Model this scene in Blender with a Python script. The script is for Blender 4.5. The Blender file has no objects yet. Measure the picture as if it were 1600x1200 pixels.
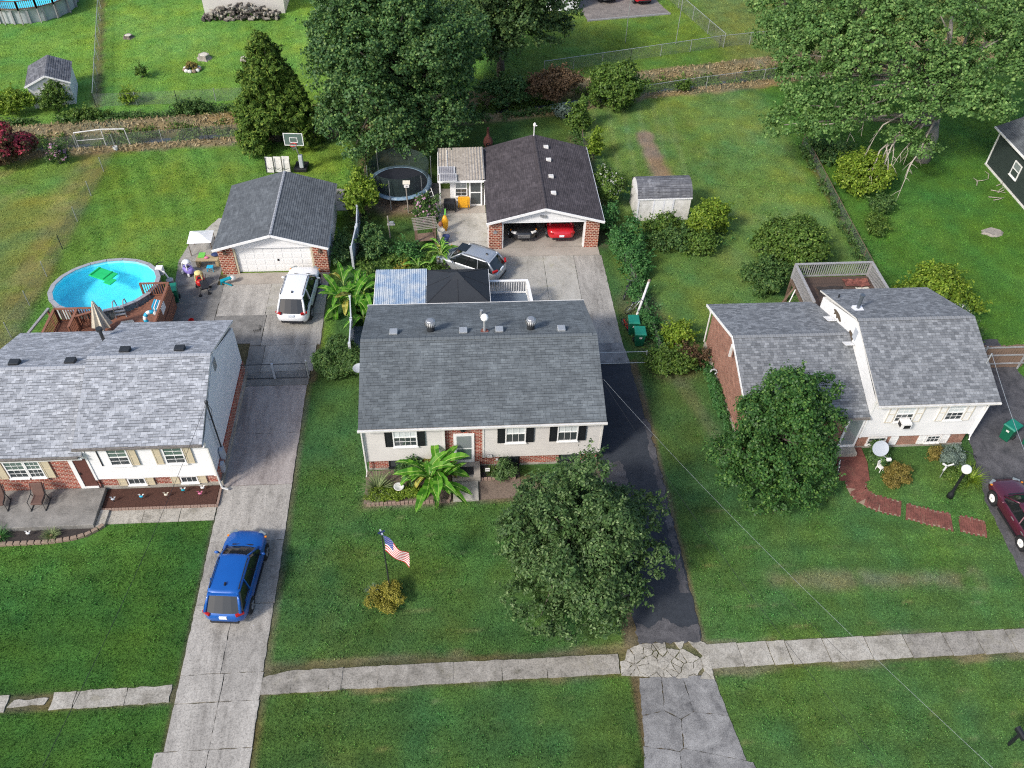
import bpy, bmesh, math, random
import numpy as np
from mathutils import Vector, Matrix, noise as mnoise
PI = math.pi
rad = math.radians
rnd = random.Random(7)
SC = bpy.context.scene
COL = SC.collection

# ---------------------------------------------------------------- camera
CAMH = 33.5
FPX, PITCH, ROLL, YAW = 1340.0, rad(44.9), rad(1.8), rad(5.0)
_f = Vector((math.sin(YAW)*math.cos(PITCH), math.cos(YAW)*math.cos(PITCH), -math.sin(PITCH)))
_r = Vector((math.cos(YAW), -math.sin(YAW), 0))
_u = _r.cross(_f)
RT = math.cos(ROLL)*_r + math.sin(ROLL)*_u
UP = -math.sin(ROLL)*_r + math.cos(ROLL)*_u
cam_data = bpy.data.cameras.new('camera')
cam_data.sensor_width = 36.0
cam_data.lens = 36.0*FPX/1600.0
cam_data.clip_end = 1000
cam = bpy.data.objects.new('camera', cam_data)
COL.objects.link(cam)
cam.matrix_world = Matrix(((RT.x, UP.x, -_f.x, 0), (RT.y, UP.y, -_f.y, 0), (RT.z, UP.z, -_f.z, CAMH), (0, 0, 0, 1)))
SC.camera = cam

# ---------------------------------------------------------------- sky, sun, exposure
SUN_EL, SUN_SHADOW_DIR = rad(39), rad(40)      # shadows fall towards +x, a little away from the camera
world = bpy.data.worlds.new('World')
SC.world = world
world.use_nodes = True
wn = world.node_tree.nodes
bg = wn['Background']
sky = wn.new('ShaderNodeTexSky')
sky.sky_type = 'NISHITA'
sky.sun_disc = False
sky.sun_elevation = SUN_EL
sky.sun_rotation = rad(270) - SUN_SHADOW_DIR
sky.air_density = 1.0
sky.dust_density = 2.5
sky.ozone_density = 1.0
world.node_tree.links.new(sky.outputs[0], bg.inputs[0])
bg.inputs[1].default_value = 0.15
sun_d = bpy.data.lights.new('sun', 'SUN')
sun_d.energy = 2.4
sun_d.angle = rad(8.0)
sun_d.color = (1.0, 0.95, 0.88)
sun = bpy.data.objects.new('sun', sun_d)
COL.objects.link(sun)
sd = Vector((math.cos(SUN_SHADOW_DIR)*math.cos(SUN_EL), math.sin(SUN_SHADOW_DIR)*math.cos(SUN_EL), -math.sin(SUN_EL)))
sun.rotation_euler = sd.to_track_quat('-Z', 'Y').to_euler()
sun.location = (-30, -20, 60)
SC.view_settings.view_transform = 'Standard'
SC.view_settings.look = 'None'
SC.view_settings.gamma = 1.0
SC.view_settings.exposure = 0.56
SC.render.engine = 'CYCLES'
SC.cycles.use_denoising = False
SC.cycles.filter_width = 1.15
SC.cycles.max_bounces = 6
SC.cycles.transparent_max_bounces = 10

# ---------------------------------------------------------------- helpers
def G(px, py, z=0.0):
    """the world point at height z that stands at photo pixel (px, py) of the 1600x1200 picture"""
    d = RT*((px-800)/FPX) + UP*(-(py-600)/FPX) + _f
    t = (z-CAMH)/d.z
    return Vector((d.x*t, d.y*t, z))

class MB:
    def __init__(s): s.v, s.f, s.uv, s.mi, s.cm = [], [], [], [], 0
    def face(s, idx, uv=None):
        s.f.append(tuple(idx)); s.uv.append(uv); s.mi.append(s.cm)
    def quad(s, a, b, c, d, uv=None):
        n = len(s.v); s.v += [tuple(a), tuple(b), tuple(c), tuple(d)]; s.face((n, n+1, n+2, n+3), uv); return s
    def poly(s, pts):
        n = len(s.v); s.v += [tuple(p) for p in pts]; s.face(range(n, n+len(pts))); return s
    def box(s, x0, y0, z0, x1, y1, z1):
        if x0 > x1: x0, x1 = x1, x0
        if y0 > y1: y0, y1 = y1, y0
        if z0 > z1: z0, z1 = z1, z0
        n = len(s.v)
        s.v += [(x0,y0,z0),(x1,y0,z0),(x1,y1,z0),(x0,y1,z0),(x0,y0,z1),(x1,y0,z1),(x1,y1,z1),(x0,y1,z1)]
        for q in ((3,2,1,0),(4,5,6,7),(0,1,5,4),(1,2,6,5),(2,3,7,6),(3,0,4,7)): s.face([n+i for i in q])
        return s
    def obox(s, c, half, rot=None):
        """box centred at c, half sizes, optional 3x3 Matrix"""
        n = len(s.v); c = Vector(c)
        for dx, dy, dz in ((-1,-1,-1),(1,-1,-1),(1,1,-1),(-1,1,-1),(-1,-1,1),(1,-1,1),(1,1,1),(-1,1,1)):
            p = Vector((dx*half[0], dy*half[1], dz*half[2]))
            if rot is not None: p = rot @ p
            s.v.append(tuple(c+p))
        for q in ((3,2,1,0),(4,5,6,7),(0,1,5,4),(1,2,6,5),(2,3,7,6),(3,0,4,7)): s.face([n+i for i in q])
        return s
    def beam(s, a, b, w, h):
        """rectangular bar from a to b, w wide sideways, h high"""
        a, b = Vector(a), Vector(b); d = (b-a); L = d.length
        if L < 1e-6: return s
        d.normalize(); up = Vector((0,0,1))
        if abs(d.z) > .98: up = Vector((0,1,0))
        x = d.cross(up).normalized(); z = x.cross(d)
        return s.obox((a+b)/2, (w/2, L/2, h/2), Matrix((x, d, z)).transposed())
    def prism(s, poly, z0, z1):
        n = len(s.v); k = len(poly)
        s.v += [(p[0],p[1],z0) for p in poly] + [(p[0],p[1],z1) for p in poly]
        s.face([n+i for i in reversed(range(k))]); s.face([n+k+i for i in range(k)])
        for i in range(k):
            j = (i+1) % k; s.face((n+i, n+j, n+k+j, n+k+i))
        return s
    def loft(s, rings, cap=True, close=True):
        n = len(s.v); k = len(rings[0])
        for r in rings: s.v += [tuple(p) for p in r]
        for a in range(len(rings)-1):
            for i in range(k if close else k-1):
                j = (i+1) % k
                s.face((n+a*k+i, n+a*k+j, n+(a+1)*k+j, n+(a+1)*k+i))
        if cap and close:
            s.face([n+i for i in reversed(range(k))]); m = n+(len(rings)-1)*k; s.face([m+i for i in range(k)])
        return s
    def tube(s, pts, r, n=8, cap=True):
        pts = [Vector(p) for p in pts]; rings = []
        for i, p in enumerate(pts):
            d = (pts[min(i+1, len(pts)-1)] - pts[max(i-1, 0)]).normalized()
            up = Vector((0,0,1)) if abs(d.z) < .95 else Vector((0,1,0))
            x = d.cross(up).normalized(); y = d.cross(x)
            rr = r[i] if isinstance(r, (list, tuple)) else r
            rings.append([p + rr*(math.cos(2*PI*k/n)*x + math.sin(2*PI*k/n)*y) for k in range(n)])
        return s.loft(rings, cap)
    def cyl(s, c, r, h, n=16, r2=None):
        r2 = r if r2 is None else r2
        return s.loft([[(c[0]+r*math.cos(2*PI*i/n), c[1]+r*math.sin(2*PI*i/n), c[2]) for i in range(n)],
                       [(c[0]+r2*math.cos(2*PI*i/n), c[1]+r2*math.sin(2*PI*i/n), c[2]+h) for i in range(n)]])
    def lathe(s, prof, c=(0,0,0), n=16):
        return s.loft([[(c[0]+r*math.cos(2*PI*i/n), c[1]+r*math.sin(2*PI*i/n), c[2]+z) for i in range(n)] for r, z in prof])
    def ball(s, c, r, n=12, m=8):
        rx, ry, rz = r if isinstance(r, (list, tuple)) else (r, r, r)
        rings = []
        for j in range(m+1):
            t = -PI/2 + PI*(j+.02)/(m+.04); q = max(.02, math.cos(t))
            rings.append([(c[0]+rx*q*math.cos(2*PI*i/n), c[1]+ry*q*math.sin(2*PI*i/n), c[2]+rz*math.sin(t)) for i in range(n)])
        return s.loft(rings)
    def mesh(s, name='mesh', off=(0,0,0)):
        me = bpy.data.meshes.new(name)
        v = [(p[0]-off[0], p[1]-off[1], p[2]-off[2]) for p in s.v] if any(off) else s.v
        me.from_pydata(v, [], s.f)
        if any(u is not None for u in s.uv):
            ul = me.uv_layers.new(name='UVMap'); flat = []
            for fa, u in zip(s.f, s.uv):
                for i in range(len(fa)): flat += (u[i] if u else (0, 0))
            ul.data.foreach_set('uv', flat)
        if any(s.mi): me.polygons.foreach_set('material_index', s.mi)
        return me
    def build(s, name, m, parent=None, loc=None, rz=None, smooth=False, world=False, bevel=0):
        off = (0,0,0)
        if world and parent is not None:
            off = tuple(origin_of(parent))
        me = s.mesh(name, off)
        return link_mesh(name, me, m, parent, loc, rz, smooth, bevel)

def origin_of(o):
    p = Vector(o.location)
    while o.parent is not None:
        o = o.parent; p = p + Vector(o.location)
    return p

def link_mesh(name, me, m, parent=None, loc=None, rz=None, smooth=False, bevel=0):
    for mm in (m if isinstance(m, (list, tuple)) else [m]): me.materials.append(mm)
    if smooth: me.polygons.foreach_set('use_smooth', [True]*len(me.polygons))
    me.update()
    o = bpy.data.objects.new(name, me); COL.objects.link(o)
    if parent is not None: o.parent = parent
    if loc is not None: o.location = loc
    if rz is not None: o.rotation_euler = (0, 0, rz)
    if bevel:
        b = o.modifiers.new('bevel', 'BEVEL'); b.width = bevel; b.segments = 2; b.limit_method = 'ANGLE'
    return o

def inst(o, parent=None, loc=None, rz=None, name=None, scale=None):
    c = o.copy(); COL.objects.link(c)
    if name: c.name = name
    if parent is not None: c.parent = parent
    if loc is not None: c.location = loc
    if rz is not None: c.rotation_euler = (0, 0, rz)
    if scale is not None: c.scale = scale
    return c

def copy_tree(o, parent=None):
    c = o.copy(); COL.objects.link(c); c.parent = parent
    for ch in [x for x in bpy.data.objects if x.parent == o]: copy_tree(ch, c)
    return c

def tag(o, label=None, cat=None, group=None, kind=None):
    if label: o['label'] = label
    if cat: o['category'] = cat
    if group: o['group'] = group
    if kind: o['kind'] = kind
    return o

def thing(name, label, cat, loc=(0,0,0), rz=0, group=None):
    o = bpy.data.objects.new(name, None); COL.objects.link(o)
    o.empty_display_size = .3
    o.location = loc; o.rotation_euler = (0, 0, rz)
    return tag(o, label, cat, group)

# ---------------------------------------------------------------- materials
MAT = {}
class NT:
    def __init__(s, name):
        s.m = bpy.data.materials.new(name); s.m.use_nodes = True
        s.t = s.m.node_tree; s.n = s.t.nodes; s.b = s.n['Principled BSDF']; s.out = s.n['Material Output']; MAT[name] = s.m
    def new(s, t, **kw):
        n = s.n.new('ShaderNode'+t)
        for k, v in kw.items(): setattr(n, k, v)
        return n
    def ln(s, a, b): s.t.links.new(a, b)
    def noise(s, scale, detail=4, rough=.6, vec=None, dist=0):
        n = s.new('TexNoise'); n.inputs['Scale'].default_value = scale; n.inputs['Detail'].default_value = detail
        n.inputs['Roughness'].default_value = rough; n.inputs['Distortion'].default_value = dist
        if vec is not None: s.ln(vec, n.inputs['Vector'])
        return n.outputs['Fac']
    def coord(s, w='Object'): return s.new('TexCoord').outputs[w]
    def ramp(s, fac, stops):
        r = s.new('ValToRGB'); e = r.color_ramp.elements
        while len(e) < len(stops): e.new(.5)
        for q, (p, c) in zip(e, stops): q.position = p; q.color = (*c[:3], 1) if not isinstance(c, (int, float)) else (c, c, c, 1)
        s.ln(fac, r.inputs[0]); return r.outputs[0]
    def mix(s, fac, a, b, mode='MIX'):
        x = s.new('Mix', data_type='RGBA', blend_type=mode)
        for i, k in ((0, fac), (6, a), (7, b)):
            if isinstance(k, (int, float)): x.inputs[i].default_value = k
            elif isinstance(k, (tuple, list)): x.inputs[i].default_value = (*k[:3], 1)
            else: s.ln(k, x.inputs[i])
        return x.outputs[2]
    def math(s, op, a, b=None):
        x = s.new('Math', operation=op)
        for i, k in ((0, a), (1, b)):
            if k is None: continue
            if isinstance(k, (int, float)): x.inputs[i].default_value = k
            else: s.ln(k, x.inputs[i])
        return x.outputs[0]
    def bump(s, h, strength=.3, dist=.02):
        b = s.new('Bump'); b.inputs['Strength'].default_value = strength; b.inputs['Distance'].default_value = dist
        s.ln(h, b.inputs['Height']); s.ln(b.outputs[0], s.b.inputs['Normal'])
    def col(s, c):
        if isinstance(c, (tuple, list)): s.b.inputs['Base Color'].default_value = (*c[:3], 1)
        else: s.ln(c, s.b.inputs['Base Color'])
    def set(s, rough=.7, metal=0, spec=.5, coat=0):
        s.b.inputs['Roughness'].default_value = rough; s.b.inputs['Metallic'].default_value = metal
        s.b.inputs['Specular IOR Level'].default_value = spec; s.b.inputs['Coat Weight'].default_value = coat
        return s

def plain(name, c, rough=.7, c2=None, scale=6, metal=0, spec=.4, bump=0, coat=0, detail=5):
    t = NT(name); t.set(rough, metal, spec, coat)
    if c2 is None: c2 = tuple(x*.82 for x in c[:3])
    v = t.coord(); n = t.noise(scale, detail, .65, v)
    t.col(t.ramp(n, [(.32, c2), (.66, c)]))
    if bump: t.bump(t.noise(scale*9, 3, .6, v), bump, .01)
    return t.m

def shingle(name, c1, c2, mortar, w=.30, h=.14, blotch=.25, dk=.72):
    t = NT(name); t.set(.93, 0, .2)
    uv = t.coord('UV')
    b = t.new('TexBrick'); t.ln(uv, b.inputs['Vector'])
    b.offset = .37; b.offset_frequency = 2; b.squash = .7; b.squash_frequency = 3
    for k, val in (('Color1', c1), ('Color2', c2), ('Mortar', mortar)): b.inputs[k].default_value = (*val, 1)
    b.inputs['Scale'].default_value = 1; b.inputs['Mortar Size'].default_value = .006; b.inputs['Mortar Smooth'].default_value = .3
    b.inputs['Bias'].default_value = 0; b.inputs['Brick Width'].default_value = w; b.inputs['Row Height'].default_value = h
    b2 = t.new('TexBrick'); t.ln(uv, b2.inputs['Vector'])
    b2.offset = .61; b2.offset_frequency = 2; b2.squash = 1.35; b2.squash_frequency = 2
    b2.inputs['Color1'].default_value = (.74, .74, .76, 1); b2.inputs['Color2'].default_value = (1.2, 1.2, 1.2, 1); b2.inputs['Mortar'].default_value = (1, 1, 1, 1)
    b2.inputs['Scale'].default_value = 1; b2.inputs['Mortar Size'].default_value = 0
    b2.inputs['Brick Width'].default_value = w*1.43; b2.inputs['Row Height'].default_value = h
    c = t.mix(.55, b.outputs[0], b2.outputs[0], 'MULTIPLY')
    sy = t.new('SeparateXYZ'); t.ln(uv, sy.inputs[0])
    low = t.math('LESS_THAN', t.math('FRACT', t.math('DIVIDE', sy.outputs[1], h)), .26)
    b3 = t.new('TexBrick'); t.ln(uv, b3.inputs['Vector']); b3.offset = .43
    b3.inputs['Color1'].default_value = (0, 0, 0, 1); b3.inputs['Color2'].default_value = (1, 1, 1, 1); b3.inputs['Mortar'].default_value = (0, 0, 0, 1)
    b3.inputs['Scale'].default_value = 1; b3.inputs['Mortar Size'].default_value = 0; b3.inputs['Brick Width'].default_value = w*.93; b3.inputs['Row Height'].default_value = h
    dash = t.math('MULTIPLY', low, t.math('GREATER_THAN', b3.outputs[0], .52))
    c = t.mix(t.math('MULTIPLY', dash, dk), c, mortar)
    o = t.coord('Object')
    n = t.noise(.7, 5, .6, o)
    c = t.mix(1, c, t.ramp(n, [(.3, 1-blotch), (.7, 1+blotch*.6)]), 'MULTIPLY')
    mp = t.new('Mapping'); mp.inputs['Scale'].default_value = (3.2, .35, 1); t.ln(uv, mp.inputs[0])
    c = t.mix(1, c, t.ramp(t.noise(1.0, 4, .6, mp.outputs[0]), [(.3, 1-blotch*.7), (.7, 1+blotch*.4)]), 'MULTIPLY')
    g = t.noise(160, 2, .5, o)
    c = t.mix(1, c, t.ramp(g, [(.25, .72), (.75, 1.25)]), 'MULTIPLY')
    t.col(c)
    t.bump(g, .25, .006)
    return t.m

def brickmat(name, c1, c2, mortar, w=.21, h=.075, ms=.011):
    t = NT(name); t.set(.88, 0, .25)
    o = t.coord('Object'); sp = t.new('SeparateXYZ'); t.ln(o, sp.inputs[0])
    cb = t.new('CombineXYZ'); t.ln(t.math('ADD', sp.outputs[0], sp.outputs[1]), cb.inputs[0]); t.ln(sp.outputs[2], cb.inputs[1])
    b = t.new('TexBrick'); t.ln(cb.outputs[0], b.inputs['Vector'])
    for k, val in (('Color1', c1), ('Color2', c2), ('Mortar', mortar)): b.inputs[k].default_value = (*val, 1)
    b.inputs['Scale'].default_value = 1; b.inputs['Mortar Size'].default_value = ms; b.inputs['Mortar Smooth'].default_value = .15
    b.inputs['Brick Width'].default_value = w; b.inputs['Row Height'].default_value = h
    n = t.noise(3, 5, .6, o)
    t.col(t.mix(1, b.outputs[0], t.ramp(n, [(.3, .72), (.7, 1.22)]), 'MULTIPLY'))
    t.bump(t.math('SUBTRACT', 1.0, b.outputs[1]), .6, .01)
    return t.m

def concrete(name, c, dark, stain, green=None, speck=.5, scale=.55, sscale=17, streak=False):
    t = NT(name); t.set(.9, 0, .25)
    o = t.new('NewGeometry').outputs['Position']
    o1 = o
    if streak:
        mp = t.new('Mapping'); mp.inputs['Scale'].default_value = (2.6, .55, 1); t.ln(o, mp.inputs[0]); o1 = mp.outputs[0]
    n1 = t.noise(scale, 6, .68, o1, .6); n2 = t.noise(2.6, 6, .7, o); n3 = t.noise(sscale, 5, .85, o)
    col = t.ramp(n1, [(.32, stain), (.48, dark), (.66, c)])
    col = t.mix(t.ramp(n2, [(.35, .0), (.75, .7)]), col, c)
    if green:
        n4 = t.noise(1.1, 6, .75, o, .4); col = t.mix(t.ramp(n4, [(.55, 0.), (.78, .7)]), col, green)
    col = t.mix(1, col, t.ramp(n3, [(.25, 1-speck), (.5, 1.0), (.8, 1+speck*.7)]), 'MULTIPLY')
    oi = t.new('ObjectInfo'); col = t.mix(1, col, t.ramp(oi.outputs['Random'], [(0, .9), (1, 1.08)]), 'MULTIPLY')
    t.col(col); t.bump(n3, .35, .01)
    return t.m

def leafmat(name, c1, c2, c3=None, rough=.5, trans=.25, spec=.22):
    t = NT(name); t.set(rough, 0, spec)
    g = t.new('NewGeometry'); r = g.outputs['Random Per Island']
    st = [(0, c1), (.75, c2), (1, c3 or tuple(x*1.35 for x in c2))]
    c = t.ramp(r, st)
    n = t.noise(.9, 3, .6, g.outputs['Position'])
    c = t.mix(1, c, t.ramp(n, [(.3, .8), (.7, 1.2)]), 'MULTIPLY')
    t.col(c)
    tr = t.new('BsdfTranslucent'); t.ln(t.mix(1, c, (1.25, 1.35, .7), 'MULTIPLY'), tr.inputs[0])
    mx = t.new('MixShader'); mx.inputs[0].default_value = trans
    t.ln(t.b.outputs[0], mx.inputs[1]); t.ln(tr.outputs[0], mx.inputs[2]); t.ln(mx.outputs[0], t.out.inputs[0])
    return t.m

def glassy(name, c, rough=.06, spec=.9):
    t = NT(name); t.set(rough, 0, spec); t.col(c); return t.m

# roofs, walls, paving
shingle('sh_left', (.425,.445,.475), (.24,.255,.278), (.085,.092,.102), .28, .14, .12)
shingle('sh_centre', (.152,.172,.183), (.112,.128,.138), (.034,.04,.045), .34, .14, .22, .5)
shingle('sh_right', (.262,.276,.29), (.132,.142,.153), (.07,.076,.085), .24, .15, .12, .35)
shingle('sh_garage', (.145,.16,.172), (.108,.12,.131), (.05,.056,.062), .30, .14, .2, .35)
shingle('sh_brown', (.098,.086,.092), (.066,.058,.063), (.04,.035,.038), .30, .14, .25)
shingle('sh_shed', (.20,.205,.22), (.12,.125,.14), (.05,.05,.055), .28, .16, .3)
brickmat('brick_red', (.34,.062,.036), (.20,.038,.024), (.50,.40,.33), .22, .10, .013)
brickmat('brick_pier', (.34,.072,.04), (.15,.036,.024), (.55,.40,.30), .24, .135, .02)
brickmat('brick_brown', (.33,.15,.105), (.235,.098,.07), (.36,.27,.21), .22, .085, .010)
concrete('conc', (.385,.365,.33), (.275,.26,.235), (.15,.14,.125), None, .8, .55, 17, True)
concrete('conc_green', (.42,.405,.365), (.32,.305,.27), (.19,.18,.15), (.30,.29,.18), .5)
concrete('conc_dark', (.25,.24,.222), (.168,.162,.15), (.098,.094,.088), None, .55, 1.2)
concrete('conc_walk', (.31,.29,.255), (.22,.205,.178), (.125,.117,.098), (.16,.145,.09), .9, 1.3)
concrete('conc_light', (.40,.38,.335), (.30,.28,.24), (.17,.158,.13), (.21,.19,.12), .9, 1.3)
concrete('conc_garage', (.36,.33,.29), (.30,.27,.235), (.24,.215,.185), None, .2)
concrete('conc_purple', (.36,.328,.31), (.25,.22,.208), (.125,.106,.10), None, .7, .5, 17, True)
concrete('apron', (.275,.272,.266), (.165,.163,.161), (.07,.07,.073), None, 1.3, 1.0, 30)
concrete('asphalt', (.040,.046,.056), (.030,.035,.043), (.022,.026,.033), None, .5, .8)
concrete('asphalt_worn', (.115,.112,.118), (.068,.067,.072), (.036,.038,.043), None, 1.0, 1.3, 26)
concrete('gravel', (.27,.24,.215), (.20,.18,.165), (.14,.125,.115), None, .9, 1.5)
plain('dirt', (.20,.145,.10), .95, (.11,.08,.055), 5, bump=.4)
plain('mulch', (.085,.037,.026), .95, (.040,.018,.013), 22, bump=.8)
plain('mulch_dark', (.05,.04,.036), .95, (.025,.021,.02), 22, bump=.8)
plain('mulch_tan', (.21,.16,.125), .95, (.12,.09,.07), 14, bump=.6)
plain('siding_white', (.74,.74,.74), .55, (.67,.67,.67), 1.2)
plain('siding_cream', (.575,.555,.53), .55, (.515,.495,.475), 1.2)
plain('siding_bluegrey', (.70,.71,.75), .6, (.64,.655,.69), 1.2)  # also carries the painted-in shade of the left house's white gable
plain('white', (.80,.80,.79), .45, (.70,.70,.69), 4)
plain('white_old', (.72,.71,.69), .6, (.50,.49,.46), 3)
plain('trim', (.68,.67,.64), .5, (.56,.55,.52), 4)
plain('gutter', (.22,.20,.18), .5, (.10,.09,.085), 8)
plain('cream', (.55,.48,.34), .55, (.48,.42,.30), 2)
plain('black', (.012,.013,.016), .5, (.02,.02,.024), 6)
plain('black_paint', (.016,.018,.022), .42, (.010,.011,.014), 6)
plain('rubber', (.022,.022,.024), .85, (.015,.015,.016), 9)
plain('grey_metal', (.42,.43,.44), .4, (.33,.34,.35), 5, metal=.6)
plain('galv', (.50,.52,.53), .45, (.36,.38,.39), 12, metal=.5)
plain('dark_metal', (.05,.055,.06), .45, (.035,.038,.042), 6, metal=.4)
plain('wood_red', (.27,.115,.07), .75, (.17,.075,.048), 7, bump=.3)
plain('wood_grey', (.34,.34,.35), .85, (.21,.205,.20), 9, bump=.4)
plain('wood_brown', (.17,.115,.08), .85, (.09,.06,.045), 8, bump=.4)
plain('wood_fence', (.235,.155,.11), .85, (.13,.088,.065), 6, bump=.4)
plain('wood_dirty', (.11,.072,.055), .9, (.045,.035,.03), 1.6, bump=.4)
plain('bark', (.17,.145,.12), .95, (.075,.062,.05), 9, bump=.8)
plain('bark_pale', (.34,.31,.27), .9, (.20,.18,.15), 9, bump=.6)
plain('door_brown', (.115,.045,.036), .5, (.085,.034,.028), 3)
plain('bin_green', (.008,.115,.062), .42, (.006,.09,.05), 3)
plain('bin_lid', (.010,.19,.125), .4, (.008,.15,.10), 3)
plain('pool_wall', (.42,.45,.47), .5, (.32,.35,.37), 2)
plain('pool_cap', (.34,.34,.36), .5, (.27,.27,.29), 4)
plain('pool_liner', (.42,.90,.96), .5, (.22,.80,.92), .9)
plain('canvas', (.60,.56,.47), .8, (.48,.44,.36), 4)
plain('gazebo_top', (.022,.027,.034), .75, (.018,.022,.029), 2)
plain('tramp_mat', (.012,.015,.022), .8, (.016,.018,.026), 3)
plain('tramp_pad', (.10,.20,.30), .55, (.28,.36,.42), 6)
plain('net', (.02,.03,.03), .8)
plain('red', (.55,.022,.02), .35, (.42,.018,.016), 3)
plain('yellow', (.72,.36,.02), .4, (.60,.29,.015), 3)
plain('yellow_pale', (.72,.60,.25), .5)
plain('purple', (.30,.24,.62), .4, (.26,.20,.55), 3)
plain('teal', (.0,.30,.38), .45, (.0,.24,.32), 3)
plain('sky_blue', (.02,.40,.62), .5)
plain('green_plastic', (.015,.50,.14), .4, (.01,.42,.11), 3)
plain('lime', (.16,.52,.08), .45)
plain('tan_plastic', (.40,.31,.18), .5)
plain('pink', (.62,.16,.28), .5)
plain('brown_cushion', (.135,.078,.062), .8, (.10,.058,.048), 6)
plain('terracotta', (.40,.15,.08), .7)
plain('navy', (.02,.035,.11), .6)
plain('stone_tan', (.30,.225,.17), .9, (.19,.14,.105), 12, bump=.5)
plain('edging', (.33,.235,.19), .9, (.22,.15,.12), 12, bump=.5)
concrete('path_brick', (.225,.085,.066), (.15,.056,.044), (.085,.036,.03), (.19,.13,.085), .7, 2.2)
plain('path_mortar', (.33,.24,.18), .95, (.22,.16,.11), 9)
plain('copper', (.55,.23,.13), .55, (.42,.17,.10), 20)
plain('vinyl_grey', (.42,.45,.49), .6, (.36,.39,.43), 2)
plain('vinyl_fence', (.55,.58,.62), .55, (.42,.45,.48), 2)
plain('siding_dark', (.030,.042,.040), .6, (.024,.034,.033), 2)
plain('deck_grey', (.15,.19,.24), .7, (.12,.15,.19), 4)
plain('patch_brown', (.11,.085,.06), .9, (.07,.055,.04), 12)
plain('water_ditch', (.035,.042,.05), .12, (.03,.04,.05), 2, spec=.8)
plain('twig', (.40,.36,.31), .9, (.28,.25,.21), 10)
plain('firewood', (.13,.115,.10), .95, (.03,.027,.026), 16)
plain('plate', (.75,.80,.85), .5)
plain('blind', (.62,.66,.66), .6, (.52,.56,.56), 2)
plain('tail_red', (.40,.012,.012), .25)
plain('amber', (.75,.25,.02), .3)
plain('chrome', (.62,.63,.65), .22, (.55,.56,.58), 5, metal=.8)
plain('lamp_white', (.86,.86,.85), .3, (.82,.82,.81), 2)
plain('cloth_red', (.50,.03,.04), .8, (.42,.025,.035), 3)
plain('cloth_white', (.80,.78,.76), .8, (.70,.68,.66), 3)
plain('cloth_blue', (.06,.08,.28), .8, (.05,.065,.24), 3)
glassy('glass', (.045,.055,.06), .05); glassy('glass_pale', (.20,.23,.235), .08); glassy('glass_car', (.012,.015,.016), .04, .7)
glassy('glass_green', (.10,.15,.13), .08)

def paint(name, c, metal=.0, rough=.32):
    t = NT(name); t.set(rough, metal, .5, .8); t.b.inputs['Coat Roughness'].default_value = .06
    t.b.inputs['Coat Weight'].default_value = .5; n = t.noise(1.4, 3, .6, t.coord())
    t.col(t.ramp(n, [(.3, tuple(x*.92 for x in c)), (.7, c)])); return t.m
paint('car_blue', (.0015,.088,.37), .1, .38); paint('car_white', (.80,.81,.82)); paint('car_silver', (.46,.49,.52), .55)
paint('car_black', (.012,.013,.016)); paint('car_red', (.50,.012,.022)); paint('car_maroon', (.085,.014,.032), .2, .4); paint('car_grey', (.10,.12,.14), .3)

def water_mat():
    t = NT('pool_water'); v = t.coord()
    tr = t.new('BsdfTransparent'); tr.inputs[0].default_value = (.50, .90, .97, 1)
    gl = t.new('BsdfGlossy'); gl.inputs['Roughness'].default_value = .05
    b = t.new('Bump'); b.inputs['Strength'].default_value = .2; b.inputs['Distance'].default_value = .05; t.ln(t.noise(5, 3, .5, v), b.inputs['Height']); t.ln(b.outputs[0], gl.inputs['Normal'])
    mx = t.new('MixShader'); mx.inputs[0].default_value = .06; t.ln(tr.outputs[0], mx.inputs[1]); t.ln(gl.outputs[0], mx.inputs[2]); t.ln(mx.outputs[0], t.out.inputs[0])
    return t.m
water_mat()
def chain_mat():
    t = NT('chain_link'); t.set(.5, .4, .4); t.col((.30,.31,.32))
    o = t.coord(); sp = t.new('SeparateXYZ'); t.ln(o, sp.inputs[0])
    h = t.math('ADD', sp.outputs[0], sp.outputs[1])
    def stripes(sig):
        a = t.math('MULTIPLY', sp.outputs[2], sig); a = t.math('ADD', h, a); a = t.math('MULTIPLY', a, 14.0)
        a = t.math('FRACT', a); return t.math('LESS_THAN', a, .11)
    m = t.math('MAXIMUM', stripes(1.0), stripes(-1.0))
    tr = t.new('BsdfTransparent'); mx = t.new('MixShader'); t.ln(m, mx.inputs[0])
    t.ln(tr.outputs[0], mx.inputs[1]); t.ln(t.b.outputs[0], mx.inputs[2]); t.ln(mx.outputs[0], t.out.inputs[0])
    return t.m
chain_mat()
def net_mat():
    t = NT('tramp_net'); t.set(.8); t.col((.02,.04,.035))
    tr = t.new('BsdfTransparent'); mx = t.new('MixShader'); mx.inputs[0].default_value = .55
    t.ln(tr.outputs[0], mx.inputs[1]); t.ln(t.b.outputs[0], mx.inputs[2]); t.ln(mx.outputs[0], t.out.inputs[0])
net_mat()
def poly_mat():
    t = NT('poly_roof'); t.set(.4); v = t.coord()
    n = t.noise(3, 5, .65, v, 1.5); t.col(t.ramp(n, [(.3, (.22,.19,.16)), (.55, (.38,.34,.29)), (.75, (.50,.46,.41))]))
poly_mat()
def solar_mat():
    t = NT('solar_cells'); t.set(.25, 0, .6); v = t.coord()
    b = t.new('TexBrick'); t.ln(v, b.inputs['Vector']); b.offset = 0
    b.inputs['Color1'].default_value = (.10,.10,.12,1); b.inputs['Color2'].default_value = (.13,.13,.15,1); b.inputs['Mortar'].default_value = (.55,.55,.56,1)
    b.inputs['Scale'].default_value = 1; b.inputs['Brick Width'].default_value = .13; b.inputs['Row Height'].default_value = .13; b.inputs['Mortar Size'].default_value = .012
    t.col(b.outputs[0])
solar_mat()
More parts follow.
